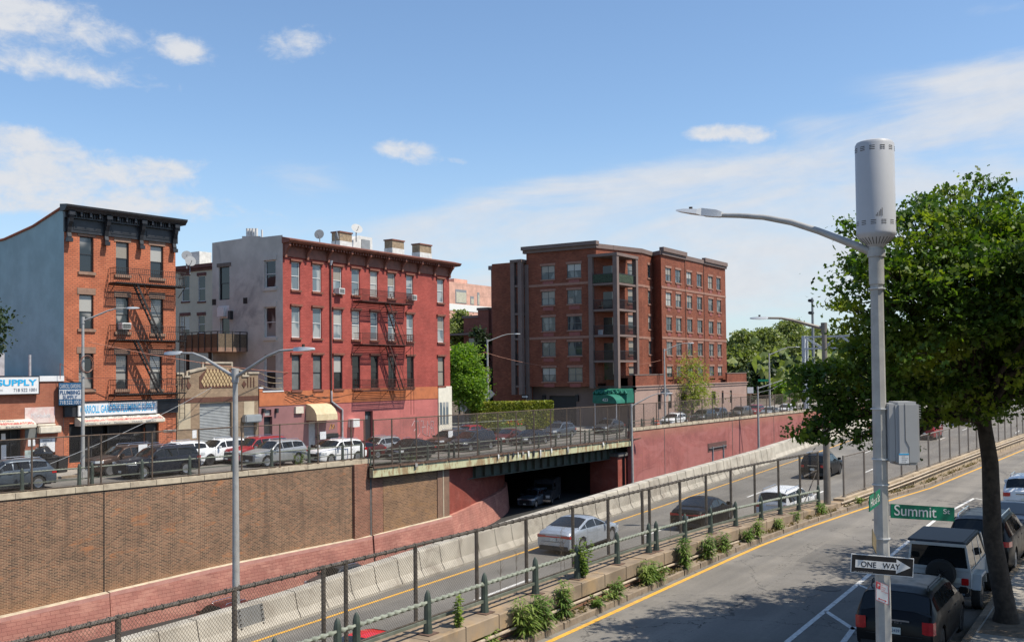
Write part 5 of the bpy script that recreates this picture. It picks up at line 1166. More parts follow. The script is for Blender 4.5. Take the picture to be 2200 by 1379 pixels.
for (x0,x1,y0,y1) in ((978,1002,621,653),(1010,1018,636,655),(1025,1030,628,656)):
    a0,zz1=FK.px(x0,y0); a1,zz0=FK.px(x1,y1); b=MB(); FK.box(b,a0,a1,0,.06,zz0,zz1); w=b.build('window',M_satg,t); b=MB(); n=max(2,int((a1-a0)/.7)); FK.box(b,a0+.35,a1-.15,.06,.1,zz0+.2,zz1-.7); b.build('louvre',M_shd,w)
# off-frame brick house on the near side whose shadow falls across the street
t=thing('corner_house','brick row house on the near pavement beyond the frame','house',(55,-6,0))
b=MB(); b.box(55.2,59.5,-14,-3.4,0,14.2); b.box(59.5,61.5,-14,-3.4,0,11.5); b.build('brick_wall',M_apt,t); b=MB(); b.box(55.0,59.7,-14,-2.9,14.2,14.7); b.build('cornice',M_aptb,t)
# ================================================================== street lamps
M_galv=mat('galvanised_steel',(.36,.355,.34),.5,metal=.2,var=.12,scale=3,dirt=(.24,.24,.25,.4),dscale=4); M_galvd=mat('weathered_steel',(.20,.175,.15),.55,metal=.3,var=.15); M_lampg=mat('lamp_grey',(.50,.52,.54),.4,var=.05)
def head(b,P,d,L=.75,k=0):
    P=Vector(P); d=Vector(d).normalized(); s=d.cross(Vector((0,0,1))); 
    pr=[(0,.05,.05),(.12,.12,.08),(.45,.17,.09),(.85,.15,.06),(1,.05,.03)]; vs=[]
    for t_,w,h in pr:
        c=P+d*L*t_; vs+=[c-s*w+Vector((0,0,-h*.6)),c+s*w+Vector((0,0,-h*.6)),c+s*w*.8+Vector((0,0,h*.7)),c-s*w*.8+Vector((0,0,h*.7))]
    n=4; fs=[(i*n+j,i*n+(j+1)%n,(i+1)*n+(j+1)%n,(i+1)*n+j) for i in range(len(pr)-1) for j in range(n)]+[(3,2,1,0),tuple(len(vs)-4+j for j in range(4))]
    b.add(vs,fs,k)
def lamp(base,H,arms,label,m=M_galv,r=(.11,.07),rise=.7,cat='street lamp',base_r=None,truss=False):
    base=Vector(base); q=thing('street_lamp',label,cat,tuple(base),group='street lamps'); top=base+Vector((0,0,H))
    b=MB(); b.cyl(base,top,r[0],r[1],n=12); b.cyl(top-Vector((0,0,.35)),top+Vector((0,0,.06)),r[1]+.03,n=12); b.build('pole',m,q,smooth=40)
    if base_r: b=MB(); b.box(base.x-base_r,base.x+base_r,base.y-base_r,base.y+base_r,base.z-.05,base.z+.55); b.build('base_housing',m,q,bevel=.05)
    for (dx,dy,L) in arms:
        d=Vector((dx,dy,0)).normalized(); s=top-Vector((0,0,.2))
        b=MB(); pts=[s,s+d*L*.3+Vector((0,0,rise*.42)),s+d*L*.55+Vector((0,0,rise*.78)),s+d*L*.75+Vector((0,0,rise*.97)),s+d*L+Vector((0,0,rise*1.0))]
        b.tube(pts,[r[1]*.8,r[1]*.72,r[1]*.6,r[1]*.5,r[1]*.45],n=8)
        if truss: b.tube([s-Vector((0,0,.55)),s+d*L*.35+Vector((0,0,-.1)),s+d*L*.75+Vector((0,0,rise*.9))],.03,n=6)
        b.build('arm',m,q,smooth=50); b=MB(); head(b,pts[-1]-d*.05,d); b.build('lamp_head',M_lampg,q,smooth=40)
        b=MB(); c=pts[-1]+d*.3; b.cyl(c,c+Vector((0,0,.14)),.045,n=8); b.build('photocell',M_dark,q)
    return q
lamp((19.26,22.25,-1.4),7.55,[(0,1,2.45),(0,-1,2.45)],'twin armed steel lamp rising from the concrete barrier',r=(.115,.07),rise=.75)
p=onz(178,1030,0); lamp((p.x,p.y,.0),ony(183,683,p.y).z,[(.62,-.9,2.6)],'single arm steel lamp on the pavement before the orange house, cable coil on its pole',r=(.12,.075),rise=.75,base_r=.2)
b=MB(); c=ony(184,783,p.y-.2); pts=[c+Vector((math.cos(a)*.42*1,-.05,math.sin(a)*.5)) for a in [2*PI*k/18 for k in range(19)]]; b.tube(pts,.03,n=5); b.tube([v+Vector((.05,-.04,.04)) for v in pts],.025,n=5); tag(b.build('cable_coil',mat('copper_cable',(.20,.09,.06),.6),base=c),'loop of brown cable hung on the pavement lamp pole','cable')
lamp((99.5,69,-.8),ony(1042,730,69).z+.8,[(.5,-.9,3.4)],'steel lamp on the far street corner with street name signs',r=(.16,.1),rise=.9)
lamp((ony(1357,900,45.9).x,45.9,-6),ony(1357,868,45.9).z+6,[(.55,-.85,3.6)],'steel lamp standing in the trench at the right end of the bridge',r=(.16,.09),rise=1.3)
lamp((ony(1429,900,51.2).x,51.2,-.8),ony(1429,750,51.2).z+.8,[(.5,-.9,3.0)],'steel lamp with a grey diamond sign back before the apartment block',r=(.15,.09),rise=.9)
lamp((ony(1629,900,42.5).x,42.5,-5.5),ony(1629,831,42.5).z+5.5,[(.5,-.9,5.2)],'steel lamp with a double braced arm against the rose wall',r=(.17,.1),rise=1.2,truss=True)
lamp((ony(1654,860,50).x,50,-.8),ony(1654,760,50).z+.8,[(.5,-.9,4.)],'farthest slim steel lamp in front of the dark trees',r=(.17,.1),rise=1.2)
q=lamp((ony(1777,1050,12.4+off(43)).x,12.4+off(43),.35),7.55,[(-.42,.9,2.35)],'brown steel lamp on the median wall carrying a white camera',m=M_galvd,r=(.15,.10),rise=.5)
cp_=ony(1667,664,15.5)
# tall near lamp with antenna
Pn=onz(1898,1379+60,0); Pn=Vector((onz(1899,1390,.0).x,0,0))
base=onx(1899,1379,13.15); 
px_=14.75; pb=onx(1899,1379,px_); pt_=onx(1882,530,px_); 
q=thing('street_lamp','tall faceted grey lamp post with antenna drum and grey equipment box at the right','street lamp',(pb.x,pb.y,.15),group='street lamps')
Bp=Vector((px_,pb.y-.03,.15)); Tp=Vector((px_,pt_.y+.0,pt_.z)); Bp=Tp+(Vector((px_,pb.y,pb.z))-Tp)*((Tp.z-.15)/(Tp.z-pb.z))
def onpole(z): return Bp+(Tp-Bp)*((z-Bp.z)/(Tp.z-Bp.z))
b=MB(); b.cyl(Bp,Tp,.118,.088,n=8); b.build('pole',M_galv,q)
b=MB(); b.cyl(Tp-(Tp-Bp).normalized()*.55,Tp+Vector((0,0,.12)),.105,n=12); b.cyl(Tp-(Tp-Bp).normalized()*.15,Tp-(Tp-Bp).normalized()*.05,.125,n=12); b.build('collar',M_galv,q,smooth=40)
# arm towards the street, gently bowed
pa=[(1868,540),(1822,521),(1760,497),(1700,478),(1640,467),(1590,463.5),(1548,463)]
dn=Vector((-.0,1.,0)); 
# arm lies in a vertical plane through the post, perpendicular to the street
arm=[onx(x,y,px_) for x,y in pa]
b=MB(); b.tube([Tp-Vector((0,0,.08))]+arm,[.062,.062,.058,.052,.048,.043,.04,.036],n=10); b.build('arm',M_galv,q,smooth=50)
hd=onx(1552,462,px_); he=onx(1457,454,px_); d=(he-hd).normalized()
b=MB(); L=(he-hd).length; s=Vector((1,0,0)); vs=[]
for t_,w,h in [(0,.05,.05),(.10,.09,.07),(.42,.11,.075),(.5,.16,.05),(.8,.17,.035),(1,.10,.015)]:
    c=hd+d*L*t_; vs+=[c-s*w+Vector((0,0,-h*.6)),c+s*w+Vector((0,0,-h*.6)),c+s*w*.8+Vector((0,0,h)),c-s*w*.8+Vector((0,0,h))]
b.add(vs,[(i*4+j,i*4+(j+1)%4,(i+1)*4+(j+1)%4,(i+1)*4+j) for i in range(5) for j in range(4)]+[(3,2,1,0),(20,21,22,23)]); b.build('lamp_head',M_lampg,q,smooth=30)
c=onx(1484,449,px_); b=MB(); b.cyl(c-Vector((0,0,.03)),c+Vector((0,0,.03)),.03,n=10); b.build('photocell',M_dark,q)
# antenna drum
M_ant=mat('antenna_grey',(.40,.41,.43),.45,var=.03,scale=2)
zb0=onx(1882,524,px_).z; rD=.272
axis=(Tp-Bp).normalized(); ctr=onx(1882.5,505,px_)
zt0=(onx(1882,304,px_)-ctr).length
b=MB(); b.lathe(ctr,[(.09,-.19),(.12,-.16),(.245,-.05),(rD,.0),(rD+.004,.02),(rD,.045),(rD,zt0-.06),(rD-.02,zt0-.02),(rD-.06,zt0)],40,axis=axis); dr_=b.build('antenna_drum',M_ant,q,smooth=35)
b=MB()
qv=axis.to_track_quat('Z','Y')
def dp(a,z,r=rD+.003): return ctr+qv@Vector((math.cos(a)*r,math.sin(a)*r,z))
def drumrect(a,z,w,h,r=rD+.003):
    da=w/2/r; b.add([dp(a-da,z,r),dp(a+da,z,r),dp(a+da,z+h,r),dp(a-da,z+h,r)],[(0,1,2,3)])
for k in range(12):
    a=2*PI*k/12+.1
    for zz in (.13,.155,.18): drumrect(a,zz,.075,.009)
    for zz in (zt0-.14,zt0-.115,zt0-.165): drumrect(a,zz,.075,.010)
b.build('vent_slot',M_dark,dr_,fixn=False)
b=MB()
for k in range(28):
    a=2*PI*k/28; b.add([dp(a-.03,-.145,.145),dp(a+.03,-.145,.145),dp(a+.02,-.055,.243),dp(a-.02,-.055,.243)],[(0,1,2,3)])
b.build('slot',M_dark,dr_,fixn=False)
b=MB(); cd=math.atan2((qv.inverted()@(Vector((0,0,CAMH))-ctr)).y,(qv.inverted()@(Vector((0,0,CAMH))-ctr)).x)
for k in range(5): drumrect(cd+.02+k*.075,.235,.0085,.03+.022*k)
b.build('signal_bars',M_dark,dr_,fixn=False)
# equipment box
vr=Vector((.55,-.83,0)); 
bz0=onx(1905,998,px_).z; bz1=onx(1905,863,px_).z
rt=Vector((math.sin(YAW),-math.cos(YAW),0)); bk=Vector((math.cos(YAW),math.sin(YAW),0)); pc=onpole((bz0+bz1)/2)
def vbox(b,r0,r1,f0,f1,z0,z1,k=0):
    b.add([pc+rt*r+bk*f+Vector((0,0,z-pc.z)) for z in (z0,z1) for f in (f0,f1) for r in (r0,r1)],[(0,2,3,1),(4,5,7,6),(0,1,5,4),(1,3,7,5),(3,2,6,7),(2,0,4,6)],k)
M_box=mat('cabinet_grey',(.36,.365,.37),.5,var=.04,scale=2)
b=MB(); vbox(b,.08,.19,-.12,.12,bz0+.05,bz1-.02); b.build('mount_bracket',M_box,q,bevel=.015)
b=MB(); vbox(b,.18,.52,-.17,.25,bz0,bz1); bx=b.build('equipment_box',M_box,q,bevel=.04,smooth=35)
b=MB(); vbox(b,.20,.345,-.178,-.172,bz0+.03,bz0+.17); st_=b.build('warning_label',M_sw,bx); 
b=MB(); vbox(b,.20,.345,-.180,-.178,bz0+.15,bz0+.17); b.build('label_stripe',M_sc,bx)
textmesh('NOTICE\nradio equipment\ndo not climb\ncall service','lettering',pc+rt*.24-bk*.181+Vector((0,0,bz0+.045-pc.z)),rt,(0,0,1),.09,.09,M_st,bx,ext=.002)
b=MB(); 
for z0,z1,r0,r1 in ((bz0+.36,bz1-.02,.300,.304),(bz0+.0,bz0+.26,.350,.354)): vbox(b,r0,r1,-.1745,-.171,z0,z1)
P1=pc+rt*.302-bk*.173+Vector((0,0,bz0+.36-pc.z)); P2=pc+rt*.352-bk*.173+Vector((0,0,bz0+.26-pc.z)); b.bar(P1,P2,.004,.004); b.build('panel_seam',M_dark,bx)
for k in range(6):
    b=MB(); zz=bz1-.06-k*.035; vbox(b,.50,.56,-.10,.20,zz-.004,zz+.004); b.build('cooling_fin',M_sg,bx)
for z in (bz1-.10,bz0+.08,onx(1890,1155,px_).z,onx(1890,620,px_).z,onx(1890,1195,px_).z,onx(1890,1040,px_).z):
    c=onpole(z); b=MB(); b.cyl(c-Vector((0,0,.008)),c+Vector((0,0,.008)),.122,n=8); b.build('steel_band',M_pcap if False else M_lampg,q)
# signs on the near pole
M_sgn=mat('street_sign_green',(.0,.155,.085),.35,var=.06,scale=3); M_swh=mat('sign_reflective_white',(.62,.62,.62),.35,var=.03); M_sbk=mat('sign_black',(.012,.012,.014),.4,var=.1)
def boardsign(label,corners,m,group=None,name='street_sign',cat='sign',th=.012,rim=None):
    """corners: lower left, lower right, upper left as world points"""
    A,B,D=[Vector(c) for c in corners]; u=(B-A); w=u.length; u.normalize(); v=(D-A); h=v.length; v.normalize(); n=u.cross(v)
    qq=thing(name,label,cat,tuple((A+B)/2),group); b=MB(); b.add([A-n*th,B-n*th,B+v*h-n*th,A+v*h-n*th,A,B,B+v*h,A+v*h],[(3,2,1,0),(4,5,6,7),(0,1,5,4),(1,2,6,5),(2,3,7,6),(3,0,4,7)]); b.build('plate',m,qq,bevel=.003)
    return qq,A,u,v,n,w,h
# Summit St blade: perpendicular to the view to the right of the pole
def vplane(px,py,dp): # point at view depth dp
    r=ray(px,py); return Vector((0,0,CAMH))+r*(dp/1.0)
dP=(onpole(3).x*math.cos(YAW)+onpole(3).y*math.sin(YAW))
dS=dP-.11
A=vplane(1914,1112,dS); B=vplane(2051,1120,dS+.08); D=vplane(1914,1082,dS)
q_,A,u,v,n,w,h=boardsign('green blade reading Summit St on the near lamp post',(A,B,D),M_sgn)
b=MB(); vb=[A+u*.0-n*.006]; 
b.add([A+u*(-.09)+v*.03-n*.006,A+u*.01+v*.03-n*.006,A+u*.01+v*(h-.0)-n*.006,A+u*(-.09)+v*(h-.02)-n*.006],[(0,1,2,3)]); b.build('bracket',M_galv,q_,fixn=False)
textmesh('Summit','lettering',A+u*.05+v*.04,u,v,w*.66,.155,M_swh,q_,ext=.004,bold=.006); textmesh('St','lettering',A+u*(w*.82)+v*.105,u,v,w*.105,.07,M_swh,q_,ext=.004,bold=.006)
# Hicks blade: edge-on left of the pole, running along the street
dH=dP-.2
A=vplane(1868.5,1099,dH-.55); B=vplane(1891,1082,dH); D=vplane(1868.5,1066,dH-.55)
q_,A,u,v,n,w,h=boardsign('green blade reading Hicks St seen nearly edge on at the near lamp post',(A,B,D),M_sgn)
textmesh('Hicks St','lettering',A+u*.05+v*.05,u,v,w-.1,.115,M_swh,q_,ext=.004,bold=.01)
dO=dP-.26
A=vplane(1827,1229,dO); B=vplane(1962,1240,dO); D=vplane(1829,1188,dO)
q_,A,u,v,n,w,h=boardsign('black and white ONE WAY arrow sign on the near lamp post',(A,B,D),M_swh,cat='traffic sign')
b=MB(); e=.012; b.add([A+u*e+v*e+n*.002,A+u*(w-e)+v*e+n*.002,A+u*(w-e)+v*(h-e)+n*.002,A+u*e+v*(h-e)+n*.002],[(0,1,2,3)]); b.build('black_field',M_sbk,q_,fixn=False)
b=MB(); pts=[(.07,.33),(.70,.33),(.70,.16),(.945,.50),(.70,.84),(.70,.67),(.07,.67)]; pts=[(.07,.30),(.72,.30),(.72,.12),(.95,.50),(.72,.88),(.72,.70),(.07,.70)]
b.add([A+u*w*a+v*h*c+n*.004 for a,c in pts],[tuple(range(7))]); b.build('arrow',M_swh,q_,fixn=False)
textmesh('ONE   WAY','lettering',A+u*w*.16+v*h*.355,u,v,w*.62,h*.29,M_sbk,q_,ext=.006,bold=.012)
textmesh('DEPT. OF TRANSPORTATION','lettering',A+u*w*.05+v*h*.07,u,v,w*.3,h*.035,M_swh,q_,ext=.004)
A=vplane(1882,1288,dO+.0); B=vplane(1909,1299,dO); D=vplane(1882,1247,dO)
q_,A,u,v,n,w,h=boardsign('small red and white parking regulation sign below the arrow sign',(A,B,D),M_swh,cat='traffic sign')
b=MB(); c=A+u*w*.22+v*h*.80+n*.003; b.add([A+u*w*.03+v*h*.64+n*.002,A+u*w*.36+v*h*.64+n*.002,A+u*w*.36+v*h*.97+n*.002,A+u*w*.03+v*h*.97+n*.002],[(0,1,2,3)])
b.add([A+u*w*x+v*h*y+n*.003 for x,y in ((.15,.14),(.28,.20),(.28,.16),(.72,.16),(.72,.20),(.85,.14),(.72,.08),(.72,.12),(.28,.12),(.28,.08))],[tuple(range(10))])
for (a0,a1,c0,c1) in ((0,1,0,.02),(0,1,.98,1),(0,.03,.02,.98),(.97,1,.02,.98)): b.add([A+u*w*a0+v*h*c0+n*.002,A+u*w*a1+v*h*c0+n*.002,A+u*w*a1+v*h*c1+n*.002,A+u*w*a0+v*h*c1+n*.002],[(0,1,2,3)])
b.build('red_print',M_sr,q_,fixn=False); textmesh('NO\nPARKING\nMonday\n9AM-10:30AM','lettering',A+u*w*.42+v*h*.55,u,v,w*.5,h*.38,M_sr,q_,ext=.003)
textmesh('P','lettering',A+u*w*.12+v*h*.70,u,v,w*.15,h*.2,M_swh,q_,ext=.004,bold=.02)
A=vplane(1874.5,1170,dH-.12); B=vplane(1883,1190,dH+.05); D=vplane(1874.5,1135,dH-.12)
boardsign('small brown sign edge on behind the near lamp post',(A,B,D),mat('sign_brown',(.16,.13,.08),.5),cat='traffic sign')
# far signs
def postsign(x,y0,y1,Y,kind,label,txt=None,w=.9,h=.32,yaw=YAW-PI/2,parent=None,zb=-.8):
    P0=ony(x,y1,Y); P1=ony(x,y0,Y); return P0,P1
def farplate(label,cx,cy,Y,w,h,m,txt=None,tm=None,shape=None,cat='traffic sign',group=None,post=None,arrow=0,zb=-.7,ang=None):
    c=ony(cx,cy,Y); u=Vector((math.sin(YAW),-math.cos(YAW),0)) if ang is None else Vector((math.cos(ang),math.sin(ang),0)); v=Vector((0,0,1)); n=u.cross(v)
    qq=thing('traffic_sign',label,cat,(c.x,c.y,zb if post else c.z),group)
    if shape=='oct': pts=[(w/2*math.cos(PI/8+k*PI/4)*1.08,h/2*math.sin(PI/8+k*PI/4)*1.08) for k in range(8)]
    elif shape=='dia': pts=[(-w/2,0),(0,-h/2),(w/2,0),(0,h/2)]
    else: pts=[(-w/2,-h/2),(w/2,-h/2),(w/2,h/2),(-w/2,h/2)]
    b=MB(); b.prism([c+u*a+v*d_-n*.01 for a,d_ in pts],n*.02); b.build('plate',m,qq)
    if arrow:
        s=arrow; b=MB(); b.add([c+u*s*w*a+v*h*d_+n*.015 for a,d_ in ((-.40,-.17),(.2,-.17),(.2,-.36),(.44,0),(.2,.36),(.2,.17),(-.40,.17))],[tuple(range(7))]); b.build('arrow',tm,qq,fixn=False)
        textmesh('ONE WAY','lettering',c+u*(-w*.3)-v*h*.1+n*.02,u,v,w*.5,h*.2,m,qq,ext=.002)
    elif txt: textmesh(txt,'lettering',c-u*w*.42-v*h*.28,u,v,w*.84,h*.56,tm,qq,ext=.02)
    if post: b=MB(); b.cyl((c.x-n.x*.05,c.y-n.y*.05,zb),(c.x-n.x*.05,c.y-n.y*.05,c.z+h/2),.045,n=6); b.build('post',M_galvd,qq)
    return qq
farplate('white ONE WAY sign pointing left above the octagonal sign back, left of the hedge',996,861,66,.95,.5,M_swh,arrow=-1,tm=M_sbk,post=True)
farplate('round grey-white octagonal sign back on a post left of the hedge',996,875,66.1,.85,.95,M_lampg,shape='oct')
farplate('black ONE WAY sign with white arrow on the corner lamp',1042,866,68.6,1.15,.45,M_sbk,arrow=1,tm=M_swh)
farplate('black ONE WAY sign tilted on a thin post before the hedge',1128,852,66,1.0,.5,M_sbk,arrow=1,tm=M_swh,ang=YAW-PI/2-.5)
farplate('octagonal sign back half edge-on on a thin post before the hedge',1128,869,66,.45,.9,M_lampg,shape='oct',post=True)
farplate('upper pale street sign on the corner lamp, reading Hicks St',1036,844,68.6,.55,.3,mat('sign_teal',(.05,.36,.27),.4),txt='Hicks St',tm=M_swh)
farplate('lower dark green street sign on the corner lamp, reading Woodhull St',1030,851,68.7,1.1,.3,M_sgn,txt='Woodhull St',tm=M_swh)
farplate('grey diamond sign back on the corner lamp',1047,846,69.4,1.9,1.9,M_satg,shape='dia')
farplate('broad brown sign back on the corner lamp',1044,805,69.3,1.05,2.0,mat('brown_signback',(.16,.085,.065),.6),)
farplate('grey diamond sign back on the lamp by the apartment block',1430,842,51.5,1.25,1.25,M_satg,shape='dia')
farplate('white bus stop panel beside the far end of the apartment block',1612,838,50,.9,.9,M_swh,post=True)
farplate('far green street sign before the dark trees at the right',1640,817,50,1.6,.35,M_sgn)
# brown sign back on two posts in the trench
q=thing('road_sign_back','brown sign back on two grey posts against the rose wall','road sign',(75,30,-6)); 
P0=ony(1522,972,31); P1=ony(1561,946,31); b=MB(); b.box(P0.x,P1.x,31,31.06,P0.z,P1.z); b.build('board',mat('brown_board',(.12,.06,.05),.7,var=.1),q)
for x in (1530,1553):
    c=ony(x,960,31); b=MB(); b.box(c.x-.05,c.x+.05,30.9,31,-6,P1.z-.3); b.build('post',M_satg,q)
b=MB(); b.box(P0.x+.1,P1.x-.1,30.92,31,P1.z-.45,P1.z-.40); b.box(P0.x+.1,P1.x-.1,30.92,31,P0.z+.3,P0.z+.35); b.build('brace',M_satg,q)
# overhead gantry, field lights
q=thing('sign_gantry','white steel lattice gantry over the far road','gantry',(165,50,0))
g0=ony(1726,724,50); X=g0.x; zt_g=g0.z; zb_g=ony(1726,749,50).z
b=MB()
for x in (X,X+1.6): b.bar((x,50,zt_g),(x,8,zt_g+.2),.22,.22); b.bar((x,50,zb_g),(x,8,zb_g+.2),.22,.22)
for k in range(14):
    y0=50-3*k; y1=y0-3; a,c=(zb_g,zt_g) if k%2 else (zt_g,zb_g); b.bar((X,y0,a),(X,y1,c),.14,.14); b.bar((X+1.6,y0,a),(X+1.6,y1,c),.14,.14); b.bar((X,y0,zt_g),(X+1.6,y0,zt_g),.12,.12)
b.build('lattice_beam',M_lampg,q)
for x in (X,X+1.6): b=MB(); b.bar((x,50,-.8),(x,50,zt_g+.2),.5,.5); b.build('post',M_lampg,q)
b=MB(); [b.bar((X,50,2+k*2.4),(X+1.6,50,4.4+k*2.4),.14,.14) for k in range(4)]; b.build('post_bracing',M_lampg,q)
for (x,y0,Y,lb) in ((1745,640,70,'nearer floodlight mast with two lamps above the far trees'),(1836,655,62,'floodlight mast partly hidden by the big tree')):
    p=ony(x,y0,Y); q=thing('floodlight_mast',lb,'floodlight mast',(p.x,p.y,0),group='floodlight masts'); b=MB(); b.cyl((p.x,p.y,0),tuple(p),.45,.25,n=8); b.build('pole',M_satg,q)
    for k in (0,1): b=MB(); b.box(p.x-2.2,p.x-.2,p.y-.5,p.y+.5,p.z-1.1-k*3.,p.z-.4-k*3.); b.build('lamp_bank',M_fk,q,bevel=.15)
# ================================================================== fences and railings
M_fpost=mat('rusty_fence_brown',(.10,.07,.05),.75,metal=.1,var=.35,scale=6,dirt=(.17,.09,.045,.5),dscale=3)
M_fnear=mat('weathered_fence_post',(.095,.082,.07),.7,metal=.15,var=.35,scale=9)
M_mesh1=meshmat('chain_link_near',(.075,.06,.045),.062,.062); M_mesh2=meshmat('chain_link_far',(.12,.095,.08),.06,.07); M_mesh3=meshmat('chain_link_left',(.14,.12,.10),.06,.030)
M_rail=mat('grey_green_rail_paint',(.105,.115,.09),.6,var=.2,scale=3,dirt=(.19,.20,.155,.6),dscale=2.5); M_rail2=mat('grey_green_post_paint',(.045,.06,.048),.55,var=.25,scale=4,dirt=(.075,.09,.07,.5),dscale=3)
M_rope=mat('pale_rope_rail',(.19,.205,.165),.6,var=.2,scale=5,dirt=(.15,.18,.13,.5),dscale=4)
def rope(b,p0,p1,r=.045,pitch=.22,res=.022,n=8):
    p0=Vector(p0);p1=Vector(p1); L=(p1-p0).length; d=(p1-p0)/L; s=d.cross(Vector((0,0,1))).normalized(); u=s.cross(d); m=max(2,int(L/res)); vs=[]
    for i in range(m+1):
        t_=L*i/m; ph=2*PI*t_/pitch
        for j in range(n):
            a=2*PI*j/n; rr_=r*(1+.26*math.cos(2*(a-ph*.5))); vs.append(p0+d*t_+(s*math.cos(a)+u*math.sin(a))*rr_)
    b.add(vs,[(i*n+j,i*n+(j+1)%n,(i+1)*n+(j+1)%n,(i+1)*n+j) for i in range(m) for j in range(n)])
def fence(label,pts,ztop,zbot,m,mm,pr,rail,name='chain_link_fence',group=None,bottom=True,extra=None):
    """pts: list of (x,y) of posts"""
    q=thing(name,label,'fence',(pts[0][0],pts[0][1],zbot(pts[0][0])),group)
    first=None
    for (x,y) in pts:
        b=MB(); b.cyl((x,y,zbot(x)),(x,y,ztop(x)+.04),pr,n=8); b.cyl((x,y,zbot(x)),(x,y,zbot(x)+.03),pr*2.,n=8); b.build('post',m,q)
    b=MB(); b.tube([(x,y,ztop(x)) for x,y in pts],rail,n=7); b.build('top_rail',m,q)
    if bottom: b=MB(); b.tube([(x,y-.02,zbot(x)+.08) for x,y in pts],rail*.6,n=5); b.build('bottom_wire',m,q)
    b=MB(); vs=[];
    for x,y in pts: vs+=[(x,y-pr*1.05,zbot(x)+.05),(x,y-pr*1.05,ztop(x)+.02)]
    b.add(vs,[(2*i,2*i+2,2*i+3,2*i+1) for i in range(len(pts)-1)]); b.build('wire_mesh',mm,q,fixn=False)
    return q
xn=[4.4,6.7,9.0,11.2,13.3,13.9,16.0,18.2,20.3,22.6,24.6,26.8,27.3,29.6,31.8,33.9,36.1,38.4,40.6,42.6]
q=fence('rusty chain link fence on the near stone coping beside the expressway',[(x,12.98+off(x)) for x in xn],lambda x:2.42,ct,M_fnear,M_mesh1,.045,.038)
b=MB(); x=4.5; rr=random.Random(9)
while x<42: 
    y=12.98+off(x); z=2.42; b.add([(x-.01,y-.045,z+.03),(x+.012,y-.045,z+.03),(x+rr.uniform(-.03,.03),y-.05,z+rr.uniform(.06,.11))],[(0,1,2)]); x+=.062
b.build('wire_barbs',M_fnear,q,fixn=False)
b=MB(); x=4.5
while x<42: y=12.98+off(x); b.cyl((x,y,2.42),(x+.012,y,2.42),.052,n=7,cap=True); x+=.31
b.build('wire_ties',M_fnear,q)
y=12.98+off(42); b=MB(); b.bar((40.7,y,1.55),(42.6,y,1.65),.05,.05); b.bar((40.7,y,.45),(42.5,y,1.55),.03,.03); b.build('brace',M_fnear,q)
xn2=[43.6+2.45*i for i in range(34)]
fence('lower chain link fence running on along the concrete median wall',[(x,12.25+off(x)) for x in xn2],lambda x:mt(x)+1.75,mt,M_galvd,M_mesh2,.045,.035)
def railing(label,xs,yf,zf,rails,ropetop,H=.78,ropefn=True,post=.075,name='rope_railing',group=None,res=.03):
    q=thing(name,label,'railing',(xs[0],yf(xs[0]),zf(xs[0])),group)
    for x in xs:
        y=yf(x); z=zf(x); b=MB()
        b.lathe((x,y,z),[(post*1.35,0),(post*1.3,.05),(post*1.05,.22),(post*.95,H-.12),(post*.9,H-.08),(post*.7,H),(post*.3,H+.06),(.005,H+.08)],8); b.build('post',M_rail2,q,smooth=30)
        b=MB(); b.box(x-.17,x+.17,y-.16,y+.16,z-.01,z+.02); b.build('foot_plate',mat('rust_plate',(.12,.075,.055),.8,var=.3) if 'rust_plate' not in bpy.data.materials else bpy.data.materials['rust_plate'],q)
    for i in range(len(xs)-1):
        a,c=xs[i],xs[i+1]
        if c-a<.8 and False: continue
        A=Vector((a,yf(a),zf(a))); B=Vector((c,yf(c),zf(c)))
        b=MB()
        if ropetop: rope(b,A+Vector((0,0,H-.17)),B+Vector((0,0,H-.17)),.042,.2,res)
        else: b.cyl(A+Vector((0,0,H-.17)),B+Vector((0,0,H-.17)),.04,n=7)
        b.build('rope_rail' if ropetop else 'top_rail',M_rope if ropetop else M_rail,q,smooth=60 if ropetop else 40,fixn=False)
        for r in rails:
            b=MB(); b.bar(A+Vector((0,0,r)),B+Vector((0,0,r)),.045,.06); b.build('lower_rail',M_rail,q)
    return q
xr=[11.5,13.0,13.5,15.6,17.6,19.7,21.7,23.9,25.9,26.4,28.5,30.6,32.8,35.1,37.0,38.8,40.9]
railing('near green railing with a twisted rope top bar on the stone coping',[x for x in xr],lambda x:12.35+off(x),ct,[.26],True,H=.80,res=.028)
xl_=[-3,0,3,6,9,12,15,18,21,24,26.2,29.0,32.0,32.7,35.6,38.6,41.6,44.5,47.5,50.4,52.1]
railing('green rope railing on the wall before the orange and tan buildings',[x for x in xl_ if x>20],lambda x:ywall(x)+.28,lambda x:0.0,[.42],True,H=1.18,post=.1,res=.09)
xb=[52.6,55.9,59.2,61.9,62.6,66,69.3,72.5,75.4,78.4,81.2,84,84.9,88,90.8,92.9]
def zbr(x): return fz(x)+.12
railing('green four bar railing along the road bridge',xb,lambda x:46.75,zbr,[.15,.45,.75],True,H=1.25,post=.09,res=.09)
xr2=[93.4+2.7*i for i in range(20)]
railing('plain green railing on top of the rose painted wall',xr2,lambda x:ywall(x)+.42,lambda x:0.0,[.3],False,H=.85,post=.1)
xs_=[20.3,23.3,26.4,29.4,32.4,33.1,36.1,39.1,42.1,45,48.1,51,52.2]
q=fence('brown chain link fence on the left brick wall in front of the shops',[(x,ywall(x)+.1) for x in xs_],lambda x:2.78,lambda x:0.,M_fpost,M_mesh3,.05,.035,group='brown street fences')
xs_=[52.5,54.5,57.3,60.0,62.6,65.2,68.2,71.0,73.9,76.8,79.7,82.3,85.1,87.9,90.5,93.0]
fence('brown chain link fence along the edge of the road bridge',[(x,46.3) for x in xs_],lambda x:lerp(x,[(52,2.76),(93,2.5)]),lambda x:fz(x)+.05,M_fpost,M_mesh2,.055,.04,group='brown street fences')
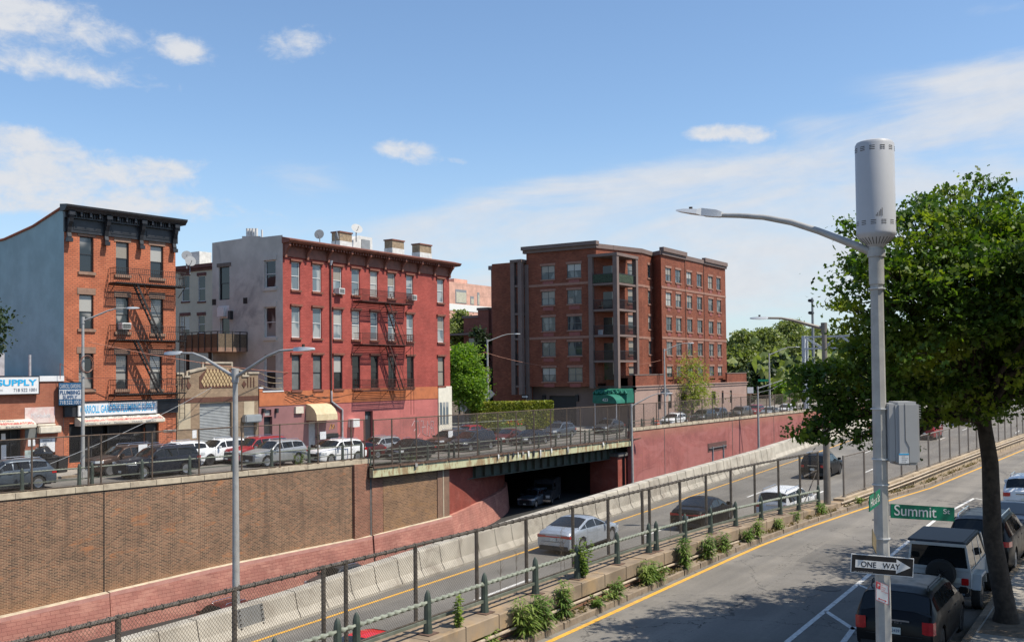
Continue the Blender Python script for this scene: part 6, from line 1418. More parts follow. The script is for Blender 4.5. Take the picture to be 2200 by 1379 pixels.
xs_=[93.3]+[96+2.9*i for i in range(26)]
fence('brown chain link fence on top of the rose painted wall',[(x,ywall(x)+.1) for x in xs_],lambda x:2.5,lambda x:0.,M_fpost,M_mesh2,.055,.04,group='brown street fences')
# ================================================================== vehicles
def carpaint(name,col,metal=.0,rough=.3):
    m,t,b=NM(name); b.inputs['Base Color'].default_value=c4(col); b.inputs['Metallic'].default_value=metal; b.inputs['Roughness'].default_value=rough
    b.inputs['Coat Weight'].default_value=.35; b.inputs['Coat Roughness'].default_value=.04; b.inputs['Specular IOR Level'].default_value=.25; 
    p=opos(t); c=t.mix(t.ramp(t.noise(p,1.2,5),.3,.7),c4(col,.92),c4(col,1.08)); t.l.new(c,b.inputs['Base Color'])
    r=t.ramp(t.noise(p,3,5),.3,.8,rough,rough+.15); t.l.new(r,b.inputs['Roughness']); return m
P_={ 'base':carpaint('paint_base',(.02,.022,.026)),'silver':carpaint('paint_silver_blue',(.38,.42,.47),.45,.28),'black':carpaint('paint_black',(.004,.004,.005),0.,.35),
 'white':carpaint('paint_white',(.66,.67,.68)),'red':carpaint('paint_red',(.24,.012,.016)),'brightred':carpaint('paint_bright_red',(.60,.012,.012)),'maroon':carpaint('paint_maroon',(.065,.014,.014)),'darkgrey':carpaint('paint_dark_grey',(.05,.053,.058),.3,.3),
 'navy':carpaint('paint_navy',(.018,.027,.045),.2,.3),'slate':carpaint('paint_slate',(.075,.095,.12),.4,.3),'brown':carpaint('paint_brown',(.055,.035,.028),.3,.3),'lightgrey':carpaint('paint_light_grey',(.33,.34,.35),.4,.3),'blackblue':carpaint('paint_black_blue',(.016,.02,.03),.2,.25),'greybrown':carpaint('paint_grey_brown',(.12,.11,.10),.3,.35)}
M_cgl=glassmat('car_glass',(.008,.010,.011),.03,spec=.6); M_tyre=mat('tyre',(.018,.018,.018),.85,var=.1,obj=True); M_rim=mat('alloy_rim',(.45,.46,.48),.3,metal=.8,var=.05,obj=True); M_rimk=mat('black_rim',(.03,.03,.033),.35,metal=.4,var=.05,obj=True)
M_trim=mat('black_trim',(.018,.018,.02),.55,var=.1,obj=True); M_chr=mat('chrome',(.6,.6,.62),.15,metal=1.,var=.02,obj=True)
M_tail=mat('tail_lamp_red',(.42,.01,.012),.2,var=.15,scale=12,obj=True,coat=1.); M_headl=mat('head_lamp',(.55,.58,.6),.12,var=.1,obj=True,coat=1.,spec=1.); M_plate_=mat('plate_white',(.60,.61,.56),.5,var=.05,obj=True); M_plt=mat('plate_text',(.03,.05,.16),.5,obj=True)
def car_proto(kind,rim=None,roofrack=False):
    S={'sedan':dict(L=4.88,W=1.84,H=1.45,wb=2.84,fo=.95,r=.335,gc=.17, top=[(2.44,.62),(2.30,.80),(1.35,.97),(1.12,1.02),(.25,1.40),(-.15,1.45),(-.55,1.44),(-1.55,1.16),(-1.75,1.10),(-2.25,1.06),(-2.42,.92)],belt=[(2.44,.58),(1.2,.93),(-1.6,1.02),(-2.4,.88)],roof=(.1,-.75),ws=(1.1,.25),bl=(-.62,-1.62),doors=[(.92,.02),(-.06,-.88)],q=-1.35),
       'suv':dict(L=4.66,W=1.88,H=1.69,wb=2.70,fo=.92,r=.365,gc=.22, top=[(2.33,.80),(2.2,.98),(1.25,1.12),(1.0,1.16),(.35,1.60),(0,1.67),(-1.2,1.67),(-1.75,1.60),(-2.12,1.18),(-2.28,1.05),(-2.32,.85)],belt=[(2.33,.75),(1.1,1.07),(-1.9,1.18),(-2.3,.85)],roof=(0,-1.6),ws=(1.0,.35),bl=(-1.78,-2.1),doors=[(.85,.05),(-.03,-.85)],q=-1.65),
       'bigsuv':dict(L=5.0,W=1.96,H=1.80,wb=2.95,fo=.93,r=.385,gc=.24, top=[(2.5,.9),(2.38,1.08),(1.3,1.2),(1.1,1.24),(.5,1.7),(.2,1.78),(-1.8,1.78),(-2.2,1.72),(-2.42,1.25),(-2.48,1.1),(-2.5,.9)],belt=[(2.5,.85),(1.2,1.15),(-2.2,1.2),(-2.5,.9)],roof=(.2,-2.1),ws=(1.1,.5),bl=(-2.22,-2.41),doors=[(.95,.1),(.02,-.85)],q=-2.1),
       'coupesuv':dict(L=4.75,W=1.92,H=1.60,wb=2.85,fo=.9,r=.37,gc=.2, top=[(2.37,.72),(2.25,.9),(1.3,1.06),(1.05,1.1),(.3,1.55),(-.1,1.6),(-.7,1.57),(-1.6,1.35),(-2.15,1.1),(-2.32,1.0),(-2.37,.85)],belt=[(2.37,.7),(1.1,1.03),(-1.9,1.12),(-2.35,.85)],roof=(0,-.9),ws=(1.05,.3),bl=(-1.0,-2.0),doors=[(.88,.02),(-.06,-.85)],q=-1.5),
       'minivan':dict(L=5.17,W=2.0,H=1.78,wb=3.09,fo=.98,r=.355,gc=.17, top=[(2.58,.72),(2.4,.95),(1.7,1.1),(1.5,1.15),(.55,1.68),(.1,1.77),(-1.8,1.76),(-2.2,1.7),(-2.48,1.2),(-2.55,1.0),(-2.58,.8)],belt=[(2.58,.7),(1.6,1.08),(-2.2,1.15),(-2.55,.85)],roof=(.1,-2.0),ws=(1.5,.55),bl=(-2.22,-2.45),doors=[(1.15,.2),(.1,-.95)],q=-2.1),
       'mini':dict(L=4.30,W=1.82,H=1.56,wb=2.67,fo=.8,r=.345,gc=.17, top=[(2.15,.75),(2.02,.95),(1.25,1.08),(1.05,1.12),(.55,1.48),(.2,1.54),(-1.3,1.55),(-1.72,1.48),(-1.98,1.08),(-2.08,.98),(-2.13,.8)],belt=[(2.15,.72),(1.1,1.05),(-1.8,1.08),(-2.12,.85)],roof=(.2,-1.5),ws=(1.05,.55),bl=(-1.74,-1.97),doors=[(.92,.12),(.05,-.75)],q=-1.55)}[kind]
    L,W,H,wb,r=S['L'],S['W'],S['H'],S['wb'],S['r']; xf=L/2-S['fo']; xr_=xf-wb; gc=S['gc']
    def top(x): return lerp(x,sorted(S['top']))
    def belt(x): return min(lerp(x,sorted(S['belt'])),top(x)-.015)
    def hw(x):
        e=L/2-abs(x); w=W/2
        k=1-(max(0,.75-e)/.75)**2.2*(.16 if x>0 else .10)
        return w*k
    def low(x):
        z=gc+.02+(max(0,.5-(L/2-abs(x)))*.18)
        for xc in (xf,xr_):
            d=abs(x-xc); R_=r+.055
            if d<R_: z=max(z,math.sqrt(R_*R_-d*d)+r*.98-.0)
        return z
    def ring(x):
        w=hw(x); zl=low(x); zb=belt(x); zt=top(x); zm=max(zl+.02,min(.62,zb-.2)); zsh=max(zm+.03,zb-.13)
        P=[(w-.09,zl),(w-.02,min(zl+.07,zm-.005)),(w,zm),(w-.005,zsh),(w-.045,zb)]
        h=zt-zb
        if h>.08:
            yr=w-.045-.40*(h-.07)-.02; P+=[(yr+.02,zt-.09),(yr-.05,zt-.035),(yr*.55,zt+.004),(0,zt+.012)]
        else: P+=[(w-.12,zb+h*.6),(w-.2,zb+h*.85),(w*.5,zt+.012),(0,zt+.02)]
        return P
    xs=sorted(set([round(L/2-.02,3),round(-L/2+.02,3)]+[p[0] for p in S['top']]+[round(-L/2+.02+ (L-.04)*i/52,3) for i in range(53)]+[xc+s*(r+.055) for xc in (xf,xr_) for s in (-1,1)]),reverse=True)
    xs=[x for i,x in enumerate(xs) if i==0 or xs[i-1]-x>.012]
    b=MB(); vs=[]; n=9
    for x in xs:
        P=ring(x); vs+=[(x,y,z) for y,z in P]+[(x,-y,z) for y,z in reversed(P[:-1])]
    m=17
    fs=[(i*m+j,i*m+j+1,(i+1)*m+j+1,(i+1)*m+j) for i in range(len(xs)-1) for j in range(m-1)]
    fs+=[tuple(range(m-1,-1,-1)),tuple((len(xs)-1)*m+j for j in range(m))]
    root=bpy.data.objects.new('proto_'+kind,None); C.objects.link(root); ORG[root.name]=Vector((0,0,0))
    b.add(vs,fs); b.build('body',P_['base'],root,smooth=32)
    b=MB(); b.box(-L/2+.25,L/2-.25,-W/2+.22,W/2-.22,gc,.62)
    for xc in (xf,xr_):
        for s in (-1,1): b.cyl((xc,s*(W/2-.30),r),(xc,s*(W/2-.10),r),r+.045,n=18)
    for s in (-1,1): b.box(xr_+r+.06,xf-r-.06,s*(W/2-.10)-.05,s*(W/2-.10)+.075,gc-.01,gc+.09)
    b.build('chassis',M_trim,root)
    # side glass
    def side(x,f,s):
        P=ring(x); (y0,z0),(y1,z1)=P[4],P[5]; y=y0+(y1-y0)*f; z=z0+(z1-z0)*f; return (x,s*(y+.010),z)
    xa=S['ws'][0]-.12; xe=S['q']-.0
    for s in (1,-1):
        for (d0,d1) in [(xa,S['doors'][0][1]),(S['doors'][0][1]-.07,S['doors'][1][1]),(S['doors'][1][1]-.07,xe-.12)]:
            b=MB(); k=8; vs=[]
            for i in range(k+1):
                x=d0+(d1-d0)*i/k; P=ring(x); hh=P[5][1]-P[4][1]
                if hh<.05: f0,f1=.5,.5
                else: f0=.035/hh; f1=max(f0,1-.03/hh)
                vs+=[side(x,f0,s),side(x,f1,s)]
            b.add(vs,[(2*i,2*i+2,2*i+3,2*i+1) for i in range(k)]); b.build('side_window',M_cgl,root,fixn=False)
    # windscreens
    for (x0,x1,nm) in ((S['ws'][0],S['ws'][1],'windscreen'),(S['bl'][0],S['bl'][1],'rear_window')):
        b=MB(); k=8; vs=[]
        for i in range(k+1):
            x=x0+(x1-x0)*i/k; P=ring(x); yy=P[5][0]-.045 if P[5][1]>P[4][1]+.06 else P[5][0]-.0
            e=.014; sg=1 if x0>0 else -1
            for f in (-1,-.55,0,.55,1): zz=lerp(abs(f)*yy,[(0,P[8][1]),(P[7][0],P[7][1]),(P[6][0],P[6][1]),(P[5][0]+.01,P[5][1])]); vs.append((x+e*sg*.7,f*yy,zz+e))
        b.add(vs,[(i*5+j,i*5+j+1,(i+1)*5+j+1,(i+1)*5+j) for i in range(k) for j in range(4)]); b.build(nm,M_cgl,root,fixn=False,smooth=60)
    # wheels
    rm=M_rimk if rim=='k' else M_rim
    for xc in (xf,xr_):
        for s in (1,-1):
            b=MB(); yo=s*(W/2-.035); b.lathe((xc,yo,r),[(r*.62,0),(r*.68,.015),(r*.95,.0),(r,-.03),(r,-.19),(r*.95,-.22),(r*.3,-.22)],22,axis=(0,s,0)); w=b.build('wheel',M_tyre,root,smooth=40)
            b=MB(); b.lathe((xc,yo,r),[(r*.14,.004),(r*.16,-.005)],12,axis=(0,s,0))
            for k in range(10):
                a=2*PI*k/10+(.12 if k%2 else -.12); c,sn=math.cos(a),math.sin(a)
                p0=Vector((xc+c*r*.1,yo-s*.005,r+sn*r*.1)); p1=Vector((xc+c*r*.64,yo-s*.003,r+sn*r*.64)); t_=Vector((-sn,0,c))*r*.055
                b.add([p0-t_,p0+t_,p1+t_*1.3,p1-t_*1.3],[(0,1,2,3)])
            b.lathe((xc,yo,r),[(r*.60,.004),(r*.67,.012),(r*.70,.0),(r*.6,-.02)],22,axis=(0,s,0))
            b.build('rim',rm,w,fixn=False)
            b=MB(); b.lathe((xc,yo,r),[(.02,-.05),(r*.62,-.05),(r*.62,-.06)],18,axis=(0,s,0)); b.build('brake_disc',M_trim,w)
    # lamps
    def patch(xa_,xb_,za,zb_,s,m,nm,e=.012,wr=(.12,.30,.46)):
        b=MB(); vs=[]; k=6
        for i in range(k+1):
            x=xa_+(xb_-xa_)*i/k; w=hw(x)
            for z in (za,zb_): vs.append((x,s*(w+e),z))
        # wrap across the end
        w=hw(xb_); xe_=xb_+(.012 if xb_>0 else -.012)
        for yy in [w-q_ for q_ in wr]:
            for z in (za+(.02 if yy<w-.2 else 0),zb_): vs.append((xe_+(e if xb_>0 else -e),s*yy,z))
        b.add(vs,[(2*i,2*i+2,2*i+3,2*i+1) for i in range(len(vs)//2-1)]); return b.build(nm,m,root,fixn=False)
    zh=top(L/2-.25)-.16; ztl=belt(-L/2+.25)-.06
    for s in (1,-1):
        patch(L/2-.48,L/2-.02,zh-.08,zh+.07,s,M_headl,'headlight')
        if kind=='sedan': patch(-L/2+.30,-L/2+.02,ztl-.10,ztl+.02,s,M_tail,'tail_light',wr=(.12,.30,.42))
        elif kind=='mini': patch(-L/2+.16,-L/2+.02,ztl-.28,ztl+.0,s,M_tail,'tail_light',wr=(.08,.16,.22))
        else: patch(-L/2+.30,-L/2+.02,ztl-.15,ztl+.02,s,M_tail,'tail_light',wr=(.08,.18,.28))
        b=MB(); w=hw(S['ws'][0]-.2); x=S['ws'][0]-.28; b.box(x-.08,x+.07,s*w-.0 if s>0 else -w-.22,w+.22 if s>0 else -w,belt(x)+.02,belt(x)+.19); b.build('mirror',P_['base'],root,bevel=.03)
    zg=.40
    b=MB(); xe_=L/2+.002; b.box(xe_-.10,xe_+.006,-W*.30,W*.30,zg+.02,zh-.03); b.box(xe_-.1,xe_+.004,-W*.38,W*.38,gc+.08,zg-.02); b.build('grille',M_trim,root,bevel=.01)
    b=MB(); b.box(xe_-.1,xe_+.012,-W*.31,W*.31,zh-.03,zh-.005); b.build('grille_bar',M_chr,root)
    b=MB(); b.box(xe_,xe_+.018,-.15,.15,zg-.01,zg+.12); b.build('licence_plate',M_plate_,root)
    xe_=-L/2-.002
    b=MB(); b.box(xe_-.006,xe_+.1,-W*.40,W*.40,gc+.04,gc+.24); b.build('rear_bumper',M_trim,root,bevel=.01)
    b=MB(); b.box(xe_-.018,xe_,-.15,.15,.62,.77); b.build('licence_plate',M_plate_,root)
    if kind=='sedan': b=MB(); b.box(xe_-.012,xe_+.02,-W*.30,W*.30,ztl-.07,ztl-.02); b.build('light_bar',M_tail,root)
    else: b=MB(); b.box(xe_-.015,xe_+.02,-.34,.34,ztl-.04,ztl-.0); b.build('tailgate_trim',M_chr,root)
    b=MB(); b.add([(xe_-.013,-W*.33,.60),(xe_-.013,W*.33,.60),(xe_-.013,W*.33,.585),(xe_-.013,-W*.33,.585)],[(0,1,2,3)]); b.build('tailgate_seam',M_trim,root,fixn=False)
    if kind!='sedan':
        for s in (1,-1):
            b=MB(); yr=ring(-.5)[6][0]-.02; x0,x1=S['roof']; b.tube([(x0,s*yr,H-.04),(x0-.12,s*yr,H+.04),(x1+.12,s*yr,H+.04),(x1,s*yr,H-.06)],.018,n=6); b.build('roof_rail',M_chr if kind!='mini' else M_trim,root)
    # door seams and handles
    b=MB()
    for s in (1,-1):
        for xd in (S['doors'][0][1]-.03,S['doors'][1][1]-.02,xa+.12):
            vs=[]
            for z in (gc+.2,.45,.62,belt(xd)-.13,belt(xd)):
                P=ring(xd); y=lerp(z,[(P[1][1],P[1][0]),(P[2][1],P[2][0]),(P[3][1],P[3][0]),(P[4][1],P[4][0])]); vs+=[(xd-.006,s*(y+.004),z),(xd+.006,s*(y+.004),z)]
            b.add(vs,[(2*i,2*i+1,2*i+3,2*i+2) for i in range(4)])
    b.build('door_seams',M_trim,root,fixn=False)
    for s in (1,-1):
        for xd in (S['doors'][0][1]+.17,S['doors'][1][1]+.17):
            b=MB(); z=belt(xd)-.16; b.box(xd-.09,xd+.09,s*(W/2)-.01,s*(W/2)+.028,z-.015,z+.015); b.build('door_handle',P_['base'],root,bevel=.006)
    return root
PROTO={}
for k_ in ('black','blackblue','darkgrey','navy','maroon','brown'):
    b_=P_[k_].node_tree.nodes['Principled BSDF']; b_.inputs['Coat Weight'].default_value=.12; b_.inputs['Specular IOR Level'].default_value=.16
def car(kind,x,y,z,yaw,paint,label,cat='car',group=None,rim=None,name=None,pitch=0.,rack=None,scale=1.0):
    key=(kind,rim)
    if key not in PROTO: PROTO[key]=car_proto(kind,rim)
    r=copy_tree(PROTO[key],(x,y,z),yaw,mats={'paint_base':P_[paint]}); r.name=name or {'sedan':'sedan_car','suv':'suv_car','bigsuv':'large_suv','coupesuv':'coupe_suv','minivan':'minivan','mini':'hatchback'}[kind]
    r['label']=label; r['category']=cat; r.rotation_euler=(0,-pitch,yaw); r.scale=(scale*.91,)*3
    if group: r['group']=group
    return r
GL='cars on the left street'
E_=.019
def vx(px,Y,py=None): return ony(px,950,Y).x
# left street: near lane heading left (nose towards -x), far lane the same
W_=PI
L=[ # kind, px centre, y, paint, label, yaw
 ('suv',14,51.4,'slate','slate grey SUV cut by the left edge of the frame',W_-.1,None,1.),
 ('bigsuv',338,50.6,'blackblue','dark blue-black SUV parked nose left against the rope railing',W_-.05,None,1.),
 ('bigsuv',268,53.6,'brown','brown SUV behind the dark one, paper notice on its windscreen, below the shop sign',W_-.05,None,1.),
 ('suv',378,54.2,'white','white wagon whose roof shows behind the dark blue-black SUV',W_-.05,None,1.),
 ('suv',470,54.0,'white','white SUV with black roof before the garage shutter',W_-.03,'k',1.),
 ('bigsuv',548,52.8,'red','dark red SUV behind the silver crossover, before the mauve wall',W_-.03,None,1.),
 ('suv',590,49.6,'lightgrey','silver crossover nose left between the dark red SUV and the rope railing',W_-.04,None,1.),
 ('suv',722,49.1,'white','white luxury SUV parked nose left by the rope railing, before the tan awning',W_-.02,None,1.),
 ('sedan',707,53.3,'black','black car carrying a roof box behind the white luxury SUV',W_,None,1.),
 ('sedan',768,51.2,'maroon','maroon car between the white luxury SUV and the silver-grey one',W_,None,1.),
 ('suv',812,53.0,'lightgrey','silver-grey SUV before the small black door',W_-.02,None,1.),
 ('coupesuv',880,49.8,'black','black sloping-back SUV at the left end of the bridge',W_,'k',1.),
 ('bigsuv',965,53.0,'brown','brown-black SUV with a white paper on its windscreen by the cream corner',W_,None,1.),
 ('minivan',1015,50.8,'blackblue','black minivan with headlamps towards the left, middle of the bridge',W_,None,1.),
 ('sedan',1092,53.2,'maroon','maroon saloon showing its tail behind the black minivan',W_,None,1.),
 ('sedan',1140,50.6,'blackblue','dark blue saloon with bright headlamps on the bridge',W_,None,1.),
 ('suv',1200,53.4,'slate','slate blue SUV driving behind the dark blue saloon',W_-.03,None,1.),
 ('coupesuv',1308,51.3,'darkgrey','dark grey car at the right end of the bridge',W_,'k',1.),
 ('suv',1448,48.9,'white','white SUV parked on the rose wall side before the apartment block',W_,None,1.),
 ('bigsuv',1512,48.9,'darkgrey','dark grey SUV just right of the white one above the rose wall',W_,None,1.),
 ('suv',1540,50.6,'slate','slate SUV half hidden behind the dark grey one',W_,None,1.),
 ('bigsuv',1592,48.2,'greybrown','grey-brown SUV at the right end of the apartment block',W_,None,1.),
 ('suv',1622,49.6,'red','red SUV behind the far braced lamp post',W_,None,1.),
 ('sedan',1655,46.6,'lightgrey','silver saloon farther right behind the brown fence',W_,None,1.),
 ('suv',1690,46.0,'white','white car farthest right behind the brown fence',W_,None,1.)]
for (k,px,Y,pt,lb,yaw,rim,s) in L:
    x=vx(px,Y); zz=z_str(x)+.003
    car(k,x,Y,zz,yaw,pt,lb,group=GL,rim=rim,scale=1.09)
car('suv',ony(1020,905,61).x,61,z_str(90),-.06,'red','dark red SUV crossing to the right on the side street by the corner lamp',group=GL)
car('sedan',ony(975,905,61.5).x,61.5,z_str(85),W_-.05,'slate','blue-grey car in the gap right of the cream corner',group=GL)
# paper notices, roof box
for (px,py,Y,lb) in ((307,964,52.7,'white paper notice on the brown SUV windscreen below the shops'),(968,932,52.1,'white paper notice on the brown-black SUV by the cream corner'),(694,935,52.6,'white paper notice before the roof box of the black car')):
    c=ony(px,py,Y); b=MB(); b.box(c.x-.32,c.x+.32,c.y-.01,c.y+.01,c.z-.28,c.z+.28,0); tag(b.build('paper_notice',M_sw,base=c),lb,'notice',group='paper notices in windscreens')
c=ony(706,930,53.3); b=MB(); b.box(c.x-1.1,c.x+1.1,53.0,53.8,z_str(c.x)+1.55,z_str(c.x)+1.95); tag(b.build('roof_box',M_trim,base=c,bevel=.16),'black roof box on the car before the tan awning','roof box')
_v=onz(800,1364,-.02); REDX=_v.x+.2; REDY=_v.y
# expressway traffic, heading right
def ex(px,Y,kind,paint,label,rim=None,cat='car',yaw=0.0,dz=0,py=1100):
    x=px if px<200 else ony(px,py,Y).x; z=z_exp(x)+.006+dz; return car(kind,x,Y,z,yaw,paint,label,cat=cat,rim=rim,pitch=math.atan(E_),group='vehicles on the expressway',scale=.93)
ex(34.0,19.2,'sedan','silver','silver saloon driving away in the lane by the yellow line',py=1150)
ex(40.8,16.75,'sedan','black','black saloon with red tail lamps in the middle lane',py=1100)
ex(59.6,16.9,'suv','black','black SUV with a thin red light bar behind the brown lamp post',rim='k',py=1005)
ex(1898,20.0,'bigsuv','darkgrey','dark SUV far up the expressway just left of the near lamp post',py=915)
ex(1996,16.0,'bigsuv','red','red truck glimpsed between the leaves right of the grey cabinet',py=925)
ex(REDX,REDY,'sedan','brightred','bright red car whose roof shows at the bottom edge behind the fence',py=1395)
# lower carriageway, coming towards the left
for (px,py,Y,k,pt,lb) in ((470,1296,33.5,'suv','maroon','dark red car in the trench, only its roof over the barrier by the twin lamp'),(722,1215,33.5,'suv','darkgrey','dark grey roof with rails peeping over the barrier'),(905,1176,33.,'suv','brown','brown car roof just clearing the barrier top in the trench')):
    Y=min([y_*.1 for y_ in range(330,466)],key=lambda y_:abs(ony(px,py,y_).z-z_low(ony(px,py,y_).x)-1.55)); x=ony(px,py,Y).x; c=car(k,x,Y,z_low(x)+.01,PI,pt,lb,group='cars in the trench')
    zt__=ony(px,py,Y).z; 
# box van and pickup in the tunnel mouth (built from their own shapes)
def boxvan(label,x,y,z,yaw,pt,H=2.25,L=5.6,W=2.05,hood=1.25,cat='van',name='van',rear=False):
    q=bpy.data.objects.new(name,None); C.objects.link(q); ORG[q.name]=Vector((0,0,0)); q['label']=label; q['category']=cat
    b=MB(); w=W/2
    side=[(-L/2,.35),(-L/2,H-.1),(-L/2+.15,H),(L/2-hood-.75,H),(L/2-hood-.1,1.35),(L/2-.25,1.15),(L/2,.95),(L/2,.35)]
    b.prism([(x_,-w,z_) for x_,z_ in side],(0,W,0)); b.build('body',pt,q,bevel=.06,smooth=35)
    b=MB(); p0=Vector((L/2-hood-.12,0,1.40)); p1=Vector((L/2-hood-.72,0,H-.12)); n=Vector((.02,0,.012)); b.add([p0+n+Vector((0,-w*.88,0)),p0+n+Vector((0,w*.88,0)),p1+n+Vector((0,w*.8,0)),p1+n+Vector((0,-w*.8,0))],[(0,1,2,3)]); b.build('windscreen',M_cgl,q,fixn=False)
    b=MB(); b.box(-L/2-.012,-L/2,-w*.8,w*.8,1.3,H-.25); b.build('rear_window',M_cgl,q)
    for s in (1,-1):
        b=MB(); b.box(L/2-hood-1.5,L/2-hood-.55,s*w-.005,s*w+.012,1.38,H-.3); b.build('side_window',M_cgl,q)
        b=MB(); b.box(L/2-.06,L/2+.02,s*w*.72-.2,s*w*.72+.2,.72,.98); b.build('headlight',M_headl,q,bevel=.02)
        b=MB(); b.box(-L/2-.02,-L/2+.1,s*w*.92-.08,s*w*.92+.08,.8,1.4); b.build('tail_light',M_tail,q)
        b=MB(); b.box(L/2-hood-.6,L/2-hood-.45,s*(w+.02) if s>0 else -w-.22,w+.22 if s>0 else -w-.02,1.35,1.62); b.build('mirror',M_trim,q)
        for xx in (L/2-.95,-L/2+1.1):
            b=MB(); b.cyl((xx,s*(w-.2),.36),(xx,s*(w+.01),.36),.36,n=20); wv=b.build('wheel',M_tyre,q,smooth=40); b=MB(); b.cyl((xx,s*(w),.36),(xx,s*(w+.02),.36),.2,n=14); b.build('rim',M_rim,wv)
    b=MB(); b.box(L/2-.04,L/2+.02,-w*.5,w*.5,.6,1.0); b.build('grille',M_trim,q); b=MB(); b.box(L/2-.1,L/2+.08,-w,w,.38,.56); b.box(-L/2-.08,-L/2+.1,-w,w,.38,.56); b.build('bumper',M_chr,q)
    b=MB(); b.box(L/2+.08,L/2+.09,-.15,.15,.42,.55); b.box(-L/2-.1,-L/2-.08,-.15,.15,.42,.55); b.build('licence_plate',M_plate_,q)
    q.location=(x,y,z); q.rotation_euler=(0,0,yaw); return q
p=ony(1165,1060,50.6); boxvan('old dark van facing out of the tunnel mouth',p.x+2,51.4,z_low(p.x),PI+.35,P_['darkgrey'],H=2.3)
p=ony(1183,1085,48.5); car('bigsuv',p.x+1,51.0,z_low(p.x)+.01,PI+.15,'slate','pale pickup roof in front of the dark van at the tunnel mouth',group='cars in the trench')  # pale pickup in dark slate: the tunnel shade is put into its paint
x=ony(2075,905,16.).x; boxvan('white van far up the expressway behind the big tree trunk',x,15.,z_exp(x),0,P_['white'],L=5.6,H=2.4)
x=ony(1690,1050,13.75).x+.8
q=car('bigsuv',x,14.0,z_exp(x)+.005,0,'white','white-roofed SUV in the lane beside the near green railing',group='vehicles on the expressway',pitch=math.atan(E_),scale=.9)
# parked cars on the near street
GN='parked cars on the near street'
def near(px,py,kind,paint,label,Y,yaw=0.0,rim=None,name=None):
    x=px; return car(kind,x,Y,.005,yaw,paint,label,group=GN,rim=rim,name=name)
mn=car('mini',23.1,4.6,.005,.0,'black','black hatchback with plate H-2439 parked nearest, under the lamp post',group=GN,rim='k')
for o in [c for c in mn.children if c.name.startswith('licence_plate') or True]: pass
pq=[c for c in mn.children if c.name.startswith('licence_plate')]
rp=min(pq,key=lambda c:c.data.vertices[0].co.x)
textmesh('H-2439','lettering',(-2.175,.125,.665),(0,-1,0),(0,0,1),.25,.07,M_plt,rp,ext=.003)
textmesh('M I N I','lettering',(-2.16,.17,.86),(0,-1,0),(0,0,1),.34,.04,M_chr,mn,ext=.004)
near(33.4,0,'bigsuv','black','black SUV with roof rails parked between the pale off-roader and the dark saloon',4.4)
near(38.4,0,'sedan','navy','dark blue saloon with red tail lamps behind the trunk',4.15)
near(46.5,0,'suv','white','white SUV parked farthest up the near street',4.5)
# pale off-roader with spare wheel
jp=bpy.data.objects.new('off_roader',None); C.objects.link(jp); ORG[jp.name]=Vector((0,0,0)); tag(jp,'pale grey boxy off-roader with black soft roof and spare wheel on its tailgate','car',group=GN)
M_jp=carpaint('paint_pale_grey',(.40,.42,.43),.2,.35)
w=.80
b=MB(); b.box(-2.0,1.0,-w,w,.62,1.12); b.prism([(1.0,-w*.95,.62),(2.0,-w*.8,.62),(2.05,-w*.8,1.02),(1.0,-w*.95,1.14)],(0,w*1.8,0)); b.build('body',M_jp,jp,bevel=.03,smooth=35)
b=MB()
for s in (1,-1):
    for x in (-2.0,-1.0,-.05): b.prism([(x,s*w,1.12),(x+.09,s*w,1.12),(x+.11,s*(w-.10),1.76),(x+.02,s*(w-.10),1.76)],(0,-s*.06,0))
    b.bar((.98,s*(w-.03),1.12),(.55,s*(w-.10),1.78),.07,.07)
b.bar((-1.98,-w+.1,1.77),(-1.98,w-.1,1.77),.08,.08); b.box(-2.02,-1.96,-w,w,1.1,1.18); b.build('cab_frame',M_jp,jp)
b=MB(); b.prism([(-2.02,-w+.07,1.78),(.6,-w+.07,1.80),(.5,-w+.15,1.86),(-1.95,-w+.15,1.86)],(0,2*w-.14,0)); b.build('soft_roof',M_trim,jp,bevel=.03)
b=MB(); 
for s in (1,-1): b.add([(-1.9,s*(w-.012),1.14),(.9,s*(w-.012),1.14),(.55,s*(w-.105),1.76),(-1.9,s*(w-.105),1.76)],[(0,1,2,3)])
b.build('side_window',M_cgl,jp,fixn=False)
b=MB(); b.add([(-2.005,-w+.08,1.18),(-2.005,w-.08,1.18),(-1.99,w-.14,1.73),(-1.99,-w+.14,1.73)],[(0,1,2,3)]); b.build('rear_window',M_cgl,jp,fixn=False)
b=MB(); b.add([(.99,-w+.08,1.16),(.99,w-.08,1.16),(.58,w-.14,1.76),(.58,-w+.14,1.76)],[(0,1,2,3)]); b.build('windscreen',M_cgl,jp,fixn=False)
for s in (1,-1):
    for xc in (1.35,-1.25):
        b=MB(); pts=[(xc-.62,.60),(xc-.42,.98),(xc+.42,.98),(xc+.62,.62),(xc+.55,.62),(xc+.38,.90),(xc-.38,.90),(xc-.55,.60)]; b.prism([(x,s*(w-.02),z) for x,z in pts],(0,s*.24,0)); b.build('mudguard',M_jp,jp,bevel=.015)
        b=MB(); b.lathe((xc,s*(w+.16),.40),[(.2,0),(.24,.02),(.38,.0),(.40,-.04),(.40,-.22),(.2,-.25)],20,axis=(0,s,0)); wv=b.build('wheel',M_tyre,jp,smooth=40); b=MB(); b.lathe((xc,s*(w+.165),.40),[(.05,.02),(.12,0),(.23,.005),(.24,-.02)],14,axis=(0,s,0)); b.build('rim',M_rimk,wv)
    b=MB(); b.box(-2.07,-1.95,s*.66-.09,s*.66+.09,.74,.92); b.build('tail_light',M_tail,jp,bevel=.015)
    b=MB(); b.box(.62,.78,s*(w+.03) if s>0 else -w-.25,w+.25 if s>0 else -w-.03,1.16,1.36); b.build('mirror',M_trim,jp,bevel=.03)
    b=MB(); b.cyl((2.05,s*.5,.85),(2.09,s*.5,.85),.1,n=14); b.build('headlight',M_headl,jp)
